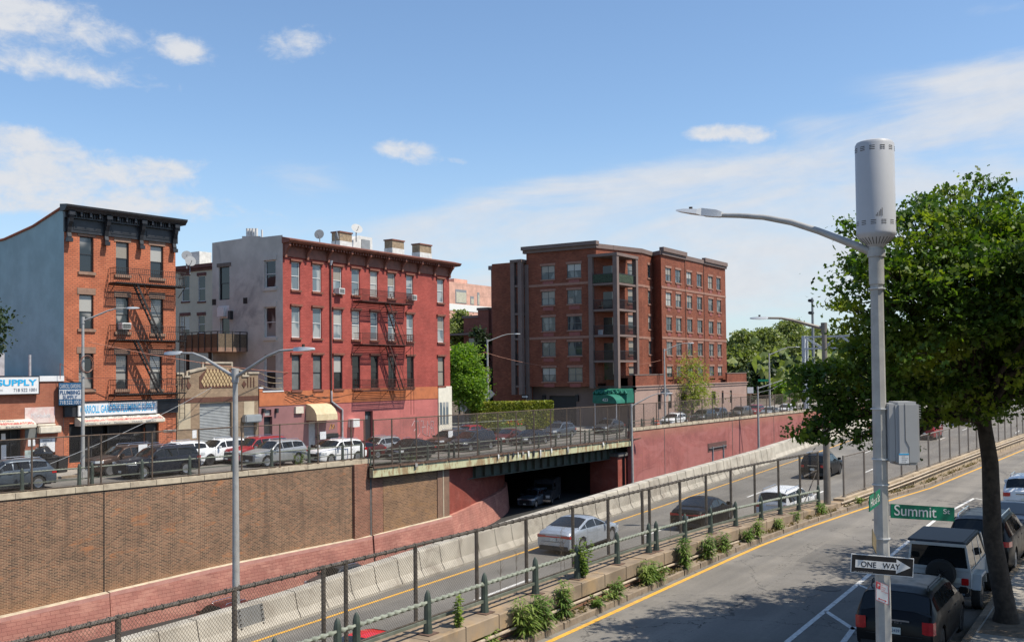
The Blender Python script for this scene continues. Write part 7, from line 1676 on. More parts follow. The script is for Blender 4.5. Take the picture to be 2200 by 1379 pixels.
b=MB(); b.lathe((-2.12,-.08,1.02),[(.1,.10),(.22,.13),(.34,.12),(.38,.06),(.38,-.06),(.3,-.1)],22,axis=(-1,0,0)); sp=b.build('spare_wheel',M_tyre,jp,smooth=40)
b=MB(); 
for k in range(5):
    a=2*PI*k/5; b.bar((-2.24,-.08,1.02),(-2.22,-.08+.2*math.cos(a),1.02+.2*math.sin(a)),.06,.02)
b.build('rim',M_rimk,sp)
b=MB(); b.box(-2.16,-1.98,-w,w,.46,.66); b.box(2.02,2.2,-w,w,.46,.66); b.build('bumper',M_trim,jp,bevel=.03)
b=MB(); b.box(-2.04,-2.01,-.62,-.34,.78,.92); b.build('licence_plate',M_plate_,jp)
b=MB(); b.box(-1.9,1.9,-.55,.55,.35,.62); b.build('chassis',M_trim,jp)
jp.location=(28.0,4.62,.005); jp.scale=(.92,)*3; jp.rotation_euler=(0,0,.01)
for k,r in PROTO.items():
    for c in list(r.children):
        for g in list(c.children): bpy.data.objects.remove(g)
        bpy.data.objects.remove(c)
    bpy.data.objects.remove(r)
# ================================================================== trees and plants
M_bark=mat('bark',(.038,.029,.022),.9,var=.4,scale=7,bump=.8,bscale=14); M_barkg=mat('grey_bark',(.11,.095,.075),.9,var=.3,scale=5,bump=.5)
LF_near=leafmat('oak_leaves',(.085,.16,.018),(.022,.052,.010),(.22,.27,.03),.4)
LF_bright=leafmat('bright_leaves',(.17,.28,.03),(.09,.18,.025),(.22,.30,.045),.45)
LF_mid=leafmat('mid_leaves',(.22,.255,.09),(.11,.15,.05),(.28,.30,.12),.35)
LF_dark=leafmat('dark_leaves',(.030,.052,.022),(.016,.032,.015),(.045,.07,.03),.25)
LF_young=leafmat('young_leaves',(.30,.33,.06),(.17,.24,.05),(.34,.32,.09),.5)
LF_hedge=leafmat('hedge_leaves',(.25,.27,.03),(.11,.15,.02),(.33,.32,.06),.3)
LF_weed=leafmat('weed_leaves',(.16,.24,.05),(.07,.13,.03),(.24,.30,.08),.4)
def leafmesh(name,C_,size,m,parent,up=.35,elong=1.5,jag=False,seed=1,base=None,sizevar=.5,drop=0.):
    g=np.random.default_rng(seed); n=len(C_); C_=np.asarray(C_)
    d=g.normal(size=(n,3)); d/=np.linalg.norm(d,axis=1,keepdims=True)
    nn=g.normal(size=(n,3)); nn[:,2]+=up*2.2; nn-=d*(nn*d).sum(1,keepdims=True); nn/=np.linalg.norm(nn,axis=1,keepdims=True)
    s=np.cross(nn,d); L=size*(1+sizevar*g.normal(size=(n,1))).clip(.4,1.8)
    W=L/elong
    if jag:  # lobed leaf: six corners
        V=np.stack([C_-d*L*.5,C_-d*L*.1+s*W*.55,C_+d*L*.05+s*W*.22+nn*L*.05,C_+d*L*.32+s*W*.42,C_+d*L*.55,C_+d*L*.25-s*W*.45,C_+d*L*.02-s*W*.2,C_-d*L*.15-s*W*.55],1); k=8
    else:
        V=np.stack([C_-d*L*.5,C_+s*W*.5+nn*L*.08,C_+d*L*.5,C_-s*W*.5+nn*L*.08],1); k=4
    V=V.reshape(-1,3); b=np.array(base if base is not None else ORG[parent.name]); V=V-b
    me=bpy.data.meshes.new(name); me.vertices.add(len(V)); me.vertices.foreach_set('co',V.ravel()); me.loops.add(n*k); me.loops.foreach_set('vertex_index',np.arange(n*k)); me.polygons.add(n); me.polygons.foreach_set('loop_start',np.arange(0,n*k,k)); me.polygons.foreach_set('loop_total',np.full(n,k)); me.materials.append(m); me.update(calc_edges=True); me.validate()
    o=bpy.data.objects.new(name,me); C.objects.link(o); o.parent=parent
    if parent is None: o.location=b
    return o
def limbs(b,start,target,r0,r1,g,wob=.25,n=6):
    p=[]; s=np.array(start); t=np.array(target); L=np.linalg.norm(t-s)
    for i in range(n+1):
        f=i/n; q=s+(t-s)*f; q=q+g.normal(size=3)*wob*L*.12*math.sin(PI*f); q[2]+=-.0+.12*L*math.sin(PI*f)*.4; p.append(tuple(q))
    b.tube(p,[r0+(r1-r0)*i/n for i in range(n+1)],n=6); return p
def tree(name,label,base,trunk_top,clumps,r0,leaf,m,dens,bark=M_bark,cat='tree',group=None,seed=1,sub=.34,per=42,jag=False,shell=.55,up=.35,limbr=.09,twigs=True,fork=None,spread=.33):
    """clumps: (x,y,z,rx,ry,rz); leaves gather in small sprays through the outer part of each clump"""
    g=np.random.default_rng(seed); q=thing(name,label,cat,tuple(base),group)
    b=MB(); base=Vector(base); tt=Vector(trunk_top); pts=[base-Vector((0,0,.1)),base+Vector((0,0,.25)),base+(tt-base)*.35+Vector((g.normal()*.06,g.normal()*.06,0)),base+(tt-base)*.7+Vector((g.normal()*.08,g.normal()*.08,0)),tt]
    b.tube(pts,[r0*1.6,r0*1.1,r0,r0*.88,r0*.7],n=12); b.build('trunk',bark,q,smooth=60)
    bl=MB(); allc=[]
    for i,(x,y,z,rx,ry,rz) in enumerate(clumps):
        st=tt if (fork is None) else Vector(fork[i%len(fork)])
        p=limbs(bl,tuple(st),(x,y,z),limbr,limbr*.28,g)
        vol=rx*ry*rz; ns=max(6,int(dens*(rx*ry*rz)**(2/3)))
        d=g.normal(size=(ns,3)); d/=np.linalg.norm(d,axis=1,keepdims=True)
        rad=shell+(1-shell)*g.random((ns,1))**.6; rad*=1+.10*np.sin(d[:,:1]*5+i)+.10*g.normal(size=(ns,1))
        c=np.array((x,y,z))+d*rad*np.array((rx,ry,rz))
        if twigs:
            for j in range(0,ns,max(1,ns//7)): limbs(bl,p[4],tuple(c[j]),limbr*.25,.012,g,n=4)
        sc_=g.uniform(.55,1.5,(ns,1,1)); L=c[:,None,:]+g.normal(size=(ns,per,3))*sub*sc_*np.array((1.15,1.15,.5)); allc.append(L.reshape(-1,3))
    bl.build('branches',bark,q,smooth=60)
    leafmesh('crown',np.concatenate(allc),leaf,m,q,jag=jag,seed=seed,up=up); return q
# --- the big street tree at the right: clumps laid round a leaning trunk
tb=Vector((25.2,3.0,.15)); tp=Vector((25.65,3.5,5.3))
tb2=onx(2122,905,25.9)
def vp(px,py,dep):
    r=ray(px,py); return Vector((0,0,CAMH))+r*dep
cl=[]
for (px,py,dep,r,rz) in [(2060,470,23,1.15,.75),(1975,520,22.5,1.1,.8),(2150,520,24,1.2,.9),(1915,600,21.5,.95,.75),(2030,590,22,1.3,.9),(2130,640,24.5,1.4,1.1),(1895,700,21,.9,.7),(1985,720,21.5,1.2,.9),(2090,730,22.5,1.3,1.0),
   (2180,760,24,1.3,1.1),(1860,800,21.5,.85,.55),(1800,810,22,.6,.45),(1930,830,22,1.1,.8),(2030,840,22.5,1.2,.8),(1790,870,22.3,.75,.5),(1850,880,22.2,.8,.45),(1930,880,23.5,.8,.36),(2120,850,24,1.1,.5),(1770,930,22.4,.42,.3),(1840,940,22.3,.5,.2),(1990,900,23.5,.7,.25),(2075,890,23.5,.8,.35),(2170,860,22.5,.8,.45),(1745,790,22.2,.3,.25),(1855,610,21.5,.4,.3),(2105,430,23.5,.7,.45),(2010,440,23,.6,.4),(2190,590,26,1.1,.8),(1890,560,21.5,.45,.4),(2180,450,24,.7,.5)]:
    v=vp(px,py+(25 if py<560 else 0),dep-(1.5 if py<700 else 0)); cl.append((v.x,v.y,v.z,r,r,rz))
for (px,py,dep) in [(1835,480,21.5),(1822,560,21.5),(1815,640,21.5),(1830,735,21.5),(1720,790,22.2),(1735,835,22.2),(1728,915,22.4),(1975,425,22.5),(2040,405,23),(2100,385,23.5),(2160,415,24),(1930,460,22),(1930,950,23)]+[(px,py,20.6) for px,py in ((1960,620),(2020,560),(2080,640),(2000,700),(2060,540),(1950,760),(2130,560),(2110,700))]:
    v=vp(px+8,py+12,dep); cl.append((v.x,v.y,v.z)+((.32,.32,.2) if dep!=20.6 else (.8,.8,.45)))
fk=[(25.65,3.5,5.3),(25.65,3.5,5.0),(25.65,3.5,5.25),(25.6,3.45,4.7)]
g_=random.Random(2)
cl=[(a,b_,c,r*1.0,r2*1.0,rz*.9) for a,b_,c,r,r2,rz in cl]+[(g_.uniform(22.5,29),g_.uniform(-1.6,2.3),g_.uniform(6.0,9.0),1.3,1.3,.8) for k in range(34)]+[(g_.uniform(20.4,23.5),g_.uniform(.2,1.5),g_.uniform(7,9.6),1.1,1.1,.7) for k in range(8)]
tr=tree('street_tree','big dark leafy street tree on the near pavement at the right edge',tb,tp,cl,.21,.10,LF_near,46,seed=11,sub=.165,per=42,jag=True,shell=.3,limbr=.075,fork=fk,up=.2)
# neighbour whose crown joins it beyond the frame and a bent limb
nb=Vector((33,.6,.15)); cl2=[(33,.8,7.4,2.6,2.6,1.4),(31.5,2.6,7.2,1.7,1.7,1.2),(34.5,3.2,7.0,1.8,1.6,1.1),(35,0,8,2,2,1.2),(31,0,7.5,1.8,1.8,1.2),(36.5,1.8,6.6,1.6,1.6,1.0)]
t2=tree('street_tree','second street tree, its bent trunk leaning in from the right edge behind the big one',nb,(33.2,2.2,4.6),cl2,.17,.12,LF_near,36,seed=12,sub=.22,per=34,jag=True,shell=.4,limbr=.07)
for i,(x,y,lb) in enumerate([(18.5,-2.6,'street tree beside the near lamp post, beyond the right edge of the frame'),(11,-3.5,'street tree nearest the viewpoint, beyond the right edge of the frame')]):
    g_=random.Random(30+i); cl3=[(x+g_.uniform(-3.2,3.4),y+g_.uniform(-2.2,1.2),g_.uniform(7,11.5),1.5,1.5,.9) for k in range(24)]
    tree('street_tree',lb,(x,y,.15),(x,y,5.6),cl3,.2,.16,LF_near,26,seed=30+i,sub=.26,per=26,jag=True,shell=.3,limbr=.07,group='trees on the near pavement')
# trees behind: along the near pavement far up the street
for i,(x,y,h,lb) in enumerate([(47,1.2,7.5,'third tree up the near pavement'),(62,-1.5,8.5,'fourth tree up the near pavement'),(80,-3.5,9,'fifth tree, far up the near pavement')]):
    cl3=[(x+random.uniform(-1.5,1.5),y+random.uniform(-1.5,1.5),h-1+random.uniform(-1.4,1.4),1.9,1.9,1.3) for k in range(6)]
    tree('street_tree',lb,(x,y,.15),(x,y,h*.45),cl3,.18,.16,LF_near,16,seed=20+i,sub=.35,per=22,shell=.4,group='trees on the near pavement')
# --- far trees
def far_tree(label,px,ytop,ybot,Y,wpx,m,leafsz,seed,n=9,cat='tree',group=None,trunkh=.3,z0=-.8,dens=26,per=18,sub=None,flat=1.,name='tree'):
    A=ony(px,ytop,Y); B=ony(px,ybot,Y); h=A.z-B.z; wl=wpx/FPX*((A.x*math.cos(YAW)+A.y*math.sin(YAW))); g=random.Random(seed); cl=[]
    for k in range(n):
        f=(k+.5)/n; zz=B.z+h*(.14+.74*f); rr_=wl*.5*(math.sin(PI*min(.97,.22+.72*f)))**.7; a=g.uniform(0,2*PI); d=rr_*g.uniform(.25,.62)
        r=wl*.30*g.uniform(.75,1.1)*(1-.35*f); cl.append((A.x+math.cos(a)*d,A.y+math.sin(a)*d*.8,zz,r,r,r*.8*flat))
    return tree(name,label,(A.x,A.y,z0),(A.x,A.y,B.z+h*.25),cl,max(.12,h*.018),leafsz,m,dens,bark=M_barkg,seed=seed,sub=sub or wl*.055,per=per,group=group,limbr=h*.009,cat=cat)
GT='trees on the far side'
far_tree('bright green tree just right of the red house',1000,735,880,66,120,LF_bright,.26,31,n=12,group=GT,per=26,dens=40)
far_tree('green tree standing behind the bright one, under the pink building',985,660,760,95,80,LF_mid,.4,32,group=GT)
far_tree('dark tree between the bright tree and the brick wing',1030,690,860,84,70,LF_dark,.35,33,group=GT,n=10)
far_tree('tall narrow dark evergreen against the brick wing',1092,700,890,76,56,LF_dark,.28,34,group=GT,n=14,dens=34)
far_tree('dark bush-like tree at the foot of the brick wing',1065,780,890,74,70,LF_dark,.28,35,group=GT,n=8)
far_tree('young street tree with thin yellow-green leaves before the apartment block',1487,752,895,50.8,110,LF_young,.17,36,n=13,group=GT,dens=15,per=13,sub=.34)
for i,(px,yt,yb_,Y,w,mm,lb) in enumerate([(1590,705,850,100,95,LF_mid,'pale green park tree touching the right corner of the apartment block'),(1640,700,850,110,100,LF_mid,'pale green park tree behind the slim far lamp'),(1700,682,840,112,110,LF_mid,'tallest pale park tree, behind the camera lamp arm'),(1755,700,840,105,90,LF_mid,'pale park tree left of the gantry mast'),(1812,712,840,95,90,LF_mid,'pale park tree behind the gantry beam'),
      (1628,775,870,80,90,LF_dark,'dark shady tree right of the stone base of the apartment block'),(1690,765,865,84,100,LF_dark,'dark shady tree behind the far lamps'),(1745,780,865,82,80,LF_dark,'dark shady tree at the foot of the gantry'),(1600,790,880,66,50,LF_dark,'small dark tree at the far corner of the apartment block'),(1675,815,872,60,36,LF_bright,'small bright bush left of the braced lamp head'),(1708,800,868,60,26,LF_bright,'slim bright sapling beside the gantry post'),(1860,715,850,88,100,LF_mid,'pale park tree seen past the big street tree'),(1920,730,850,80,100,LF_mid,'pale park tree low behind the near lamp post')]):
    far_tree(lb,px,yt,yb_,Y,w,mm,.75 if Y>75 else .4,40+i,n=10,group='park trees at the right',dens=26,per=20)
# tree sprig at the left edge
A=ony(-8,690,56); tree('tree','dark leafy tree just entering at the left edge before the blue wall',(A.x-1.5,54.9,0),(A.x-1.5,55,4),[(A.x-1.2,55.2,9.5,1.3,1.3,1.1),(A.x-1.3,55,8.2,1.2,1.2,1.0),(A.x-2.4,55,9,1.8,1.6,1.6)],.15,.2,LF_dark,30,seed=60,sub=.3,per=20)
# distant tree line, nobody could count
g=np.random.default_rng(70); n=5200; xx=g.uniform(180,520,n); yy=xx*.16+g.uniform(30,330,n)*(.3+xx/520); cc=[]
cx_=g.uniform(-60,560,700); cy_=g.uniform(190,420,700); cz=g.uniform(2,9.5,700)
cen=np.stack([cx_,cy_,cz],1); P_l=(cen[:,None,:]+g.normal(size=(700,26,3))*np.array((4.,4.,2.2))).reshape(-1,3)
o=leafmesh('distant_trees',P_l,2.6,LF_mid,None,base=(200,300,0),seed=71); o['kind']='stuff'; o['label']='low line of far trees on the horizon'
cx_=g.uniform(200,620,800); cy_=g.uniform(-60,200,800); cz=g.uniform(1,9.5,800); cen=np.stack([cx_,cy_,cz],1); P_l=(cen[:,None,:]+g.normal(size=(800,26,3))*np.array((4.,4.,2.2))).reshape(-1,3)
keep=~((P_l[:,1]<24)&(P_l[:,1]>-70)&(P_l[:,0]<420)); P_l=P_l[keep]
o=leafmesh('distant_trees',P_l,2.4,LF_mid,None,base=(400,80,0),seed=72); o['kind']='stuff'; o['label']='far woods at the end of the expressway'
# --- hedge and planter on the far corner
hL=ony(1010,862,66.5); hR=ony(1190,864,57.5)
q=thing('hedge','clipped yellow-green hedge on the far corner pavement','hedge',((hL.x+hR.x)/2,(hL.y+hR.y)/2,-.6)); 
g=np.random.default_rng(80); n=15000; f=g.random(n); y0=66.2; 
HL=np.array([ony(1012,875,66.2).x,66.2]); HR=np.array([ony(1189,875,60.).x,60.]); dirv=(HR-HL); Ln=np.linalg.norm(dirv); dv=dirv/Ln; nv=np.array([dv[1],-dv[0]])
zt_h=ony(1100,864,63).z; w_=g.choice([0,1],n,p=[.75,.25]); off_=np.where(w_==0,0,g.uniform(0,1.1,n)); zz=np.where(w_==0,g.uniform(-.6,zt_h,n),zt_h)+g.normal(size=n)*.05
pts=HL[None,:]+dv[None,:]*(f*Ln)[:,None]-nv[None,:]*(off_+g.normal(size=n)*.05)[:,None]
leafmesh('foliage',np.column_stack([pts,zz]),.17,LF_hedge,q,seed=81,up=.1)
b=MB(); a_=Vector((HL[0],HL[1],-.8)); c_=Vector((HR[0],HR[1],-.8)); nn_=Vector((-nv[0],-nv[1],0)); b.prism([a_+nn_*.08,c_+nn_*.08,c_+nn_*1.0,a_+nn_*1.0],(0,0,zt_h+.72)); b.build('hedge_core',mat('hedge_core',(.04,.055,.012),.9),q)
q=thing('planter','long grey-green planter with red and yellow flowers before the hedge','planter',tuple(ony(1100,912,60))); p=ony(1100,915,60); b=MB(); b.box(p.x-2.6,p.x+2.4,59.7,60.4,-.7,-.05); b.build('trough',M_rail,q,bevel=.03)
g=np.random.default_rng(82); P0=np.column_stack([g.uniform(p.x-2.4,p.x+2.2,900),g.uniform(59.8,60.3,900),g.uniform(-.05,.55,900)]); leafmesh('greenery',P0,.14,LF_weed,q,seed=83)
for nm,col,s in (('red_flowers',(.5,.03,.03),84),('yellow_flowers',(.6,.42,.02),85)):
    g=np.random.default_rng(s); P0=np.column_stack([g.uniform(p.x-2.3,p.x+2.1,40),g.uniform(59.7,60.0,40),g.uniform(.2,.65,40)]); leafmesh(nm,P0,.13,mat(nm,col,.6),q,seed=s,elong=1.)
railing('green rope railing along the far pavement before the hedge',[ony(x,880,62).x for x in (1004,1050,1096,1142)],lambda x:62.-(x-99)*.18,lambda x:-.65,[.35],True,H=1.3,post=.1,res=.15)
t_=thing('corner_fence','thin chain link fence beside the hedge on the far corner','fence',(98,66.4,-.7)); b=MB()
xa=ony(965,850,66.8).x; b.add([(xa,66.8,-.6),(HL[0],66.8,-.6),(HL[0],66.8,2.6),(xa,66.8,2.6)],[(0,1,2,3)]); b.build('wire_mesh',M_mesh2,t_,fixn=False)
for x in (xa,HL[0]): b=MB(); b.cyl((x,66.8,-.7),(x,66.8,2.7),.05,n=6); b.build('post',M_galv,t_)
b=MB(); b.bar((xa,66.8,2.6),(HL[0],66.8,2.6),.05,.05); b.build('top_rail',M_galv,t_)
# --- weeds on the median
def weed(x,y,z,h,w,n,label,kind=0,seed=1,tall=False):
    n=int(n*2.6); w*=1.25; h*=1.05
    g=np.random.default_rng(seed); q=thing('weed_clump',label,'weed',(x,y,z),group='weeds along the median'); b=MB(); tips=[]
    ns=max(5,int(n/22))
    for k in range(ns):
        a=g.uniform(0,2*PI); r=w*.45*g.random()**.5; tx,ty=x+math.cos(a)*r*1.3,y+math.sin(a)*r*.7; hh=h*g.uniform(.6,1.05); st=[(x+math.cos(a)*r*.3,y+math.sin(a)*r*.2,z),(x+math.cos(a)*r*.7,y+math.sin(a)*r*.4,z+hh*.5),(tx,ty,z+hh)]
        b.tube(st,[.008,.006,.003],n=4); tips.append((st,hh))
    b.build('stems',mat('weed_stem',(.09,.12,.04),.8) if 'weed_stem' not in bpy.data.materials else bpy.data.materials['weed_stem'],q)
    vs=[];fs=[]
    for k in range(n):
        st,hh=tips[k%ns]; f=g.uniform(.08,1.) if kind!=2 else g.uniform(.6,1.); p=Vector(st[0])*(1-f)**2+Vector(st[1])*2*f*(1-f)+Vector(st[2])*f*f
        a=g.uniform(0,2*PI); L=(.40 if kind==0 else .17)*g.uniform(.6,1.2)*(.6+h*.4)*(1-.3*f); W=.045 if kind==0 else .075; d=Vector((math.cos(a),math.sin(a),g.uniform(.1,.8))).normalized(); s=d.cross(Vector((0,0,1))).normalized()
        dr=Vector((0,0,-L*.45)); m1=p+d*L*.45; tip=p+d*L+dr; i=len(vs); vs+=[p,m1-s*W*.5,tip,m1+s*W*.5]; fs.append((i,i+1,i+2,i+3))
    b=MB(); b.add(vs,fs); b.build('leaves',LF_weed,q,fixn=False); return q
WD=[(1135,1365,.85,.55,150,'broad leafy weed clump at the kerb, nearest of the median'),(1172,1350,.75,.45,130,'second weed clump at the kerb, leaning on the pipe'),(1212,1325,.80,.35,110,'taller narrow weed third along the kerb'),(1322,1285,.42,.6,90,'low spreading weeds below the pipe, fourth clump along'),(1405,1255,.62,.45,110,'bushy weed before the stone coping, fifth clump along'),(1420,1245,.45,.6,90,'yellowish low weeds by the fifth clump'),(1483,1220,.85,.38,130,'dense dark upright weed near the kerb crack'),(1540,1200,.72,.42,120,'feathery weed right of the dark upright one'),(1572,1185,.58,.38,100,'bright strap-leaved weed clump in mid median'),(1612,1162,.42,.4,70,'small bright weed tuft right of the bright strap-leaved one'),(1633,1155,.62,.3,90,'narrow upright weed before the far end of the green railing'),(1672,1135,.35,.5,60,'low weeds near the far railing posts'),(1706,1118,.35,.5,60,'low pale weeds where brick turns to concrete'),(1765,1103,.5,.4,70,'grey-green weed at the start of the concrete wall'),(1850,1080,.25,.4,40,'tiny weed at the foot of the concrete wall, left of the near lamp post'),(1290,1300,.25,.5,50,'sparse weeds between the third and fourth clumps'),(1050,1385,.4,.5,60,'pale weed at the very bottom edge of the median')]
for i,(px,py,h,w,n,lb) in enumerate(WD):
    p=onz(px,py,.17); weed(p.x,max(p.y,11.76+off(p.x)) if p.y<11.76+off(p.x) else min(p.y,12.05+off(p.x)),.15,h,w,n,lb,kind=0,seed=90+i)
p=ony(1252,1255,12.3); weed(p.x,12.3,ct(p.x),.95,.6,170,'young broad-leaved shoot growing on the coping against the rope railing',kind=1,seed=120)
p=ony(985,1365,12.15); weed(p.x,12.15,ct(p.x)-.1,.75,.2,60,'thin dry brown seed stalk on the coping at the bottom',kind=1,seed=121)
g=np.random.default_rng(200); n=5200; xx=g.uniform(11,70,n); keep=np.sin(xx*1.3)+np.sin(xx*3.1+1)+g.normal(size=n)*.9>.2; xx=xx[keep]; oo=np.array([off(v) for v in xx])
P0=np.column_stack([xx,11.74+oo+g.random(len(xx))**2*.28,.165+np.abs(g.normal(size=len(xx)))*.045]); o=leafmesh('kerb_litter',P0,.075,leafmat('dry_debris',(.16,.12,.06),(.10,.10,.035),(.24,.17,.09),.2),None,base=(20,12,.1),seed=201); o['kind']='stuff'; o['label']='dry leaves, grit and small weeds along the foot of the median wall'
for j,(px,py,h) in enumerate([(1075,1300,.9),(1110,1290,1.0),(1205,1240,1.2),(1215,1240,1.0),(1440,1190,.8),(1470,1180,.7)]):
    p=ony(px,py,12.75); q=thing('dry_stalk',['dry twiggy stalk at the fence beside the third railing post','second dry twiggy stalk leaning on the wire mesh','tallest dry stalk behind the grey saloon, at the fence','dry stalk close to the tallest one','fine dry stalk left of the black saloon','short dry stalk before the black saloon'][j],'dry weed',(p.x,12.75,ct(p.x)),group='dry stalks at the fence'); b=MB(); g=np.random.default_rng(130+j)
    z0=ct(p.x); tx=p.x+g.normal()*.1; b.tube([(p.x,12.75,z0),(tx,12.75,z0+h)],[.006,.003],n=4)
    for k in range(14): f=g.uniform(.3,1); a=g.uniform(-.2,.2); z=z0+h*f; b.tube([(p.x+(tx-p.x)*f,12.75,z),(p.x+(tx-p.x)*f+a,12.75+g.uniform(-.08,.08),z+.12)],.003,n=3)
    b.build('twigs',mat('dry_twig',(.10,.075,.05),.9) if 'dry_twig' not in bpy.data.materials else bpy.data.materials['dry_twig'],q)
for i,(px,py,lb) in enumerate([(18,1043,'grass tuft on the left coping at the frame edge'),(660,985,'leafy weed by the railing post near the white luxury SUV'),(1165 if 0 else 875,1000,'small weed on the bridge kerb')]):
    p=ony(px,py,48.9 if i==0 else 47.2); yy_=ywall(p.x)+.6 if i<2 else 46.9; weed(p.x,yy_,z_str(p.x),.9 if i==1 else .5,1.1,90,lb,kind=i and 1,seed=140+i)
# ================================================================== people, cones, bags, bicycles
M_skin=mat('skin',(.42,.24,.17),.6,var=.05,obj=True); M_hair=mat('dark_hair',(.03,.02,.015),.7,obj=True)
def person(label,x,y,z,yaw,H,top,trous,step=.18,group='people on the far pavement'):
    q=thing('person',label,'person',(x,y,z),group); s=H/1.75; cs,sn=math.cos(yaw),math.sin(yaw)
    def W(p): return Vector((x+(p[0]*cs-p[1]*sn)*s,y+(p[0]*sn+p[1]*cs)*s,z+p[2]*s))
    J={'pel':(0,0,.93),'chest':(0.02,0,1.25),'neck':(.02,0,1.47),'head':(.04,0,1.60),'crown':(.03,0,1.72),
       'shl':(0,.18,1.42),'ell':(-.04,.24,1.14),'wrl':(.06,.23,.92),'hal':(.09,.22,.83),'shr':(0,-.18,1.42),'elr':(.03,-.24,1.15),'wrr':(.16,-.2,.98),'har':(.22,-.19,.93),
       'hil':(0,.09,.88),'knl':(step*.6,.1,.50),'anl':(step,.1,.09),'tol':(step+.17,.11,.04),'hir':(0,-.09,.88),'knr':(-step*.2,-.1,.48),'anr':(-step,-.1,.12),'tor':(-step+.15,-.11,.04)}
    R_={'pel':.145,'chest':.155,'neck':.06,'head':.10,'crown':.075,'shl':.07,'ell':.05,'wrl':.035,'hal':.045,'shr':.07,'elr':.05,'wrr':.035,'har':.045,'hil':.095,'knl':.062,'anl':.045,'tol':.04,'hir':.095,'knr':.062,'anr':.045,'tor':.04}
    E=[('pel','chest'),('chest','neck'),('neck','head'),('head','crown'),('chest','shl'),('shl','ell'),('ell','wrl'),('wrl','hal'),('chest','shr'),('shr','elr'),('elr','wrr'),('wrr','har'),('pel','hil'),('hil','knl'),('knl','anl'),('anl','tol'),('pel','hir'),('hir','knr'),('knr','anr'),('anr','tor')]
    ks=list(J); me=bpy.data.meshes.new('sk'); me.from_pydata([tuple(W(J[k])-Vector((x,y,z))) for k in ks],[(ks.index(a),ks.index(b_)) for a,b_ in E],[]); ob=bpy.data.objects.new('body',me); C.objects.link(ob)
    md=ob.modifiers.new('s','SKIN'); ob.modifiers.new('u','SUBSURF').levels=1
    for i,k in enumerate(ks): me.skin_vertices[0].data[i].radius=(R_[k]*s,R_[k]*s*(.75 if k in('pel','chest') else 1))
    me.skin_vertices[0].data[0].use_root=True
    dg=bpy.context.evaluated_depsgraph_get(); m2=bpy.data.meshes.new_from_object(ob.evaluated_get(dg)); bpy.data.objects.remove(ob); bpy.data.meshes.remove(me)
    m2.materials.clear()
    for m in (M_skin,top,trous,M_trim): m2.materials.append(m)
    for p in m2.polygons:
        c=p.center/s; zz=c.z; lat=(c.x*-sn+c.y*cs)
        p.material_index=0 if zz>1.46 or (abs(lat)>.17 and zz<1.02 and zz>.7) else (1 if zz>.92 else (2 if zz>.12 else 3)); p.use_smooth=True
    o=bpy.data.objects.new('body',m2); C.objects.link(o); o.parent=q
    b=MB(); b.lathe(W((.02,0,1.60))+Vector((0,0,0)),[(.105*s,0),(.118*s,.06*s),(.10*s,.12*s),(.05*s,.155*s)],12); b.build('hair',M_hair,q,smooth=60)
    return q
def cloth(n,c): return mat(n,c,.85,var=.1,obj=True)
c1=cloth('dark_coat',(.03,.035,.045)); c2=cloth('denim',(.06,.10,.18)); c3=cloth('beige_jacket',(.45,.38,.30)); c4_=cloth('black_trousers',(.02,.02,.022)); 
pz=-.65
p=ony(1316,900,50.9+6); 
for (px,Y,a,h,tp_,tr_,lb) in ((1317,56.5,PI,1.75,c1,c4_,'person in dark coat behind the dark grey car, left of the bright posters'),(1341,56.,-.3,1.78,c1,c2,'person in dark coat and blue jeans standing by the orange poster'),(1347,55.6,PI*.6,1.70,c3,c2,'person in beige jacket and jeans at the corner of the stone base'),(1352,57.5,.5,1.65,c3,c4_,'person in pale top partly behind the others near the canopy post')):
    x=ony(px,900,Y).x; person(lb,x,Y,pz,a,h,tp_,tr_)
# green mesh fence with posters under the canopy
q=thing('site_fence','grey-green screen fence with posters under the green canopy','fence',(103,59,-.65)); x0=ony(1246,900,60.5); b=MB()
FQ=Fac((ony(1246,900,61).x,61.),0); e1=(Vector((ony(1330,900,58).x,58.))-Vector((FQ.P.x,FQ.P.y))); FQ=Fac((FQ.P.x,FQ.P.y),math.atan2(e1.y,e1.x)); 
FQ.box(b,0,e1.length,-.03,0,-.65,ony(1290,882,59).z+.1); b.build('screen',mat('screen_green_grey',(.09,.12,.105),.7,var=.15,scale=1),q)
for i in range(7): b=MB(); FQ.box(b,e1.length*i/6-.04,e1.length*i/6+.04,0,.06,-.65,1.55); b.build('post',M_satg,q)
for (px,py,w,h,col,nm) in ((1310,886,1.0,.95,(.6,.6,.6),'white_poster'),(1328,889,.45,1.5,(.50,.22,.45),'purple_poster'),(1335,888,.8,1.7,(.70,.22,.16),'orange_poster')):
    a,z=FQ.px(px,py); b=MB(); FQ.box(b,a-w/2,a+w/2,.07,.1,z-h/2,z+h/2); b.build(nm,mat(nm,col,.6,var=.15,scale=2),q)
def cone(label,x,y,z,h=.75,drum=False):
    q=thing('traffic_cone' if not drum else 'traffic_barrel',label,'traffic cone' if not drum else 'traffic barrel',(x,y,z)); mo=mat('cone_orange',(.75,.10,.025),.5) if 'cone_orange' not in bpy.data.materials else bpy.data.materials['cone_orange']
    if drum:
        b=MB(); b.lathe((x,y,z),[(.33,0),(.31,.9),(.27,h),(.1,h+.04)],16); b.build('barrel',mo,q,smooth=40); 
        for k in range(3): b=MB(); b.lathe((x,y,z),[(.335-.01*k,.2+.3*k),(.332-.01*k,.34+.3*k)],16); b.build('white_band',M_sw,q)
    else:
        b=MB(); b.lathe((x,y,z),[(.16,.03),(.03,h)],14); b.build('cone_body',mo,q,smooth=50); b=MB(); b.box(x-.2,x+.2,y-.2,y+.2,z,z+.04); b.build('foot',mo,q); b=MB(); b.lathe((x,y,z),[(.105,.36),(.085,.48)],14); b.build('white_band',M_sw,q)
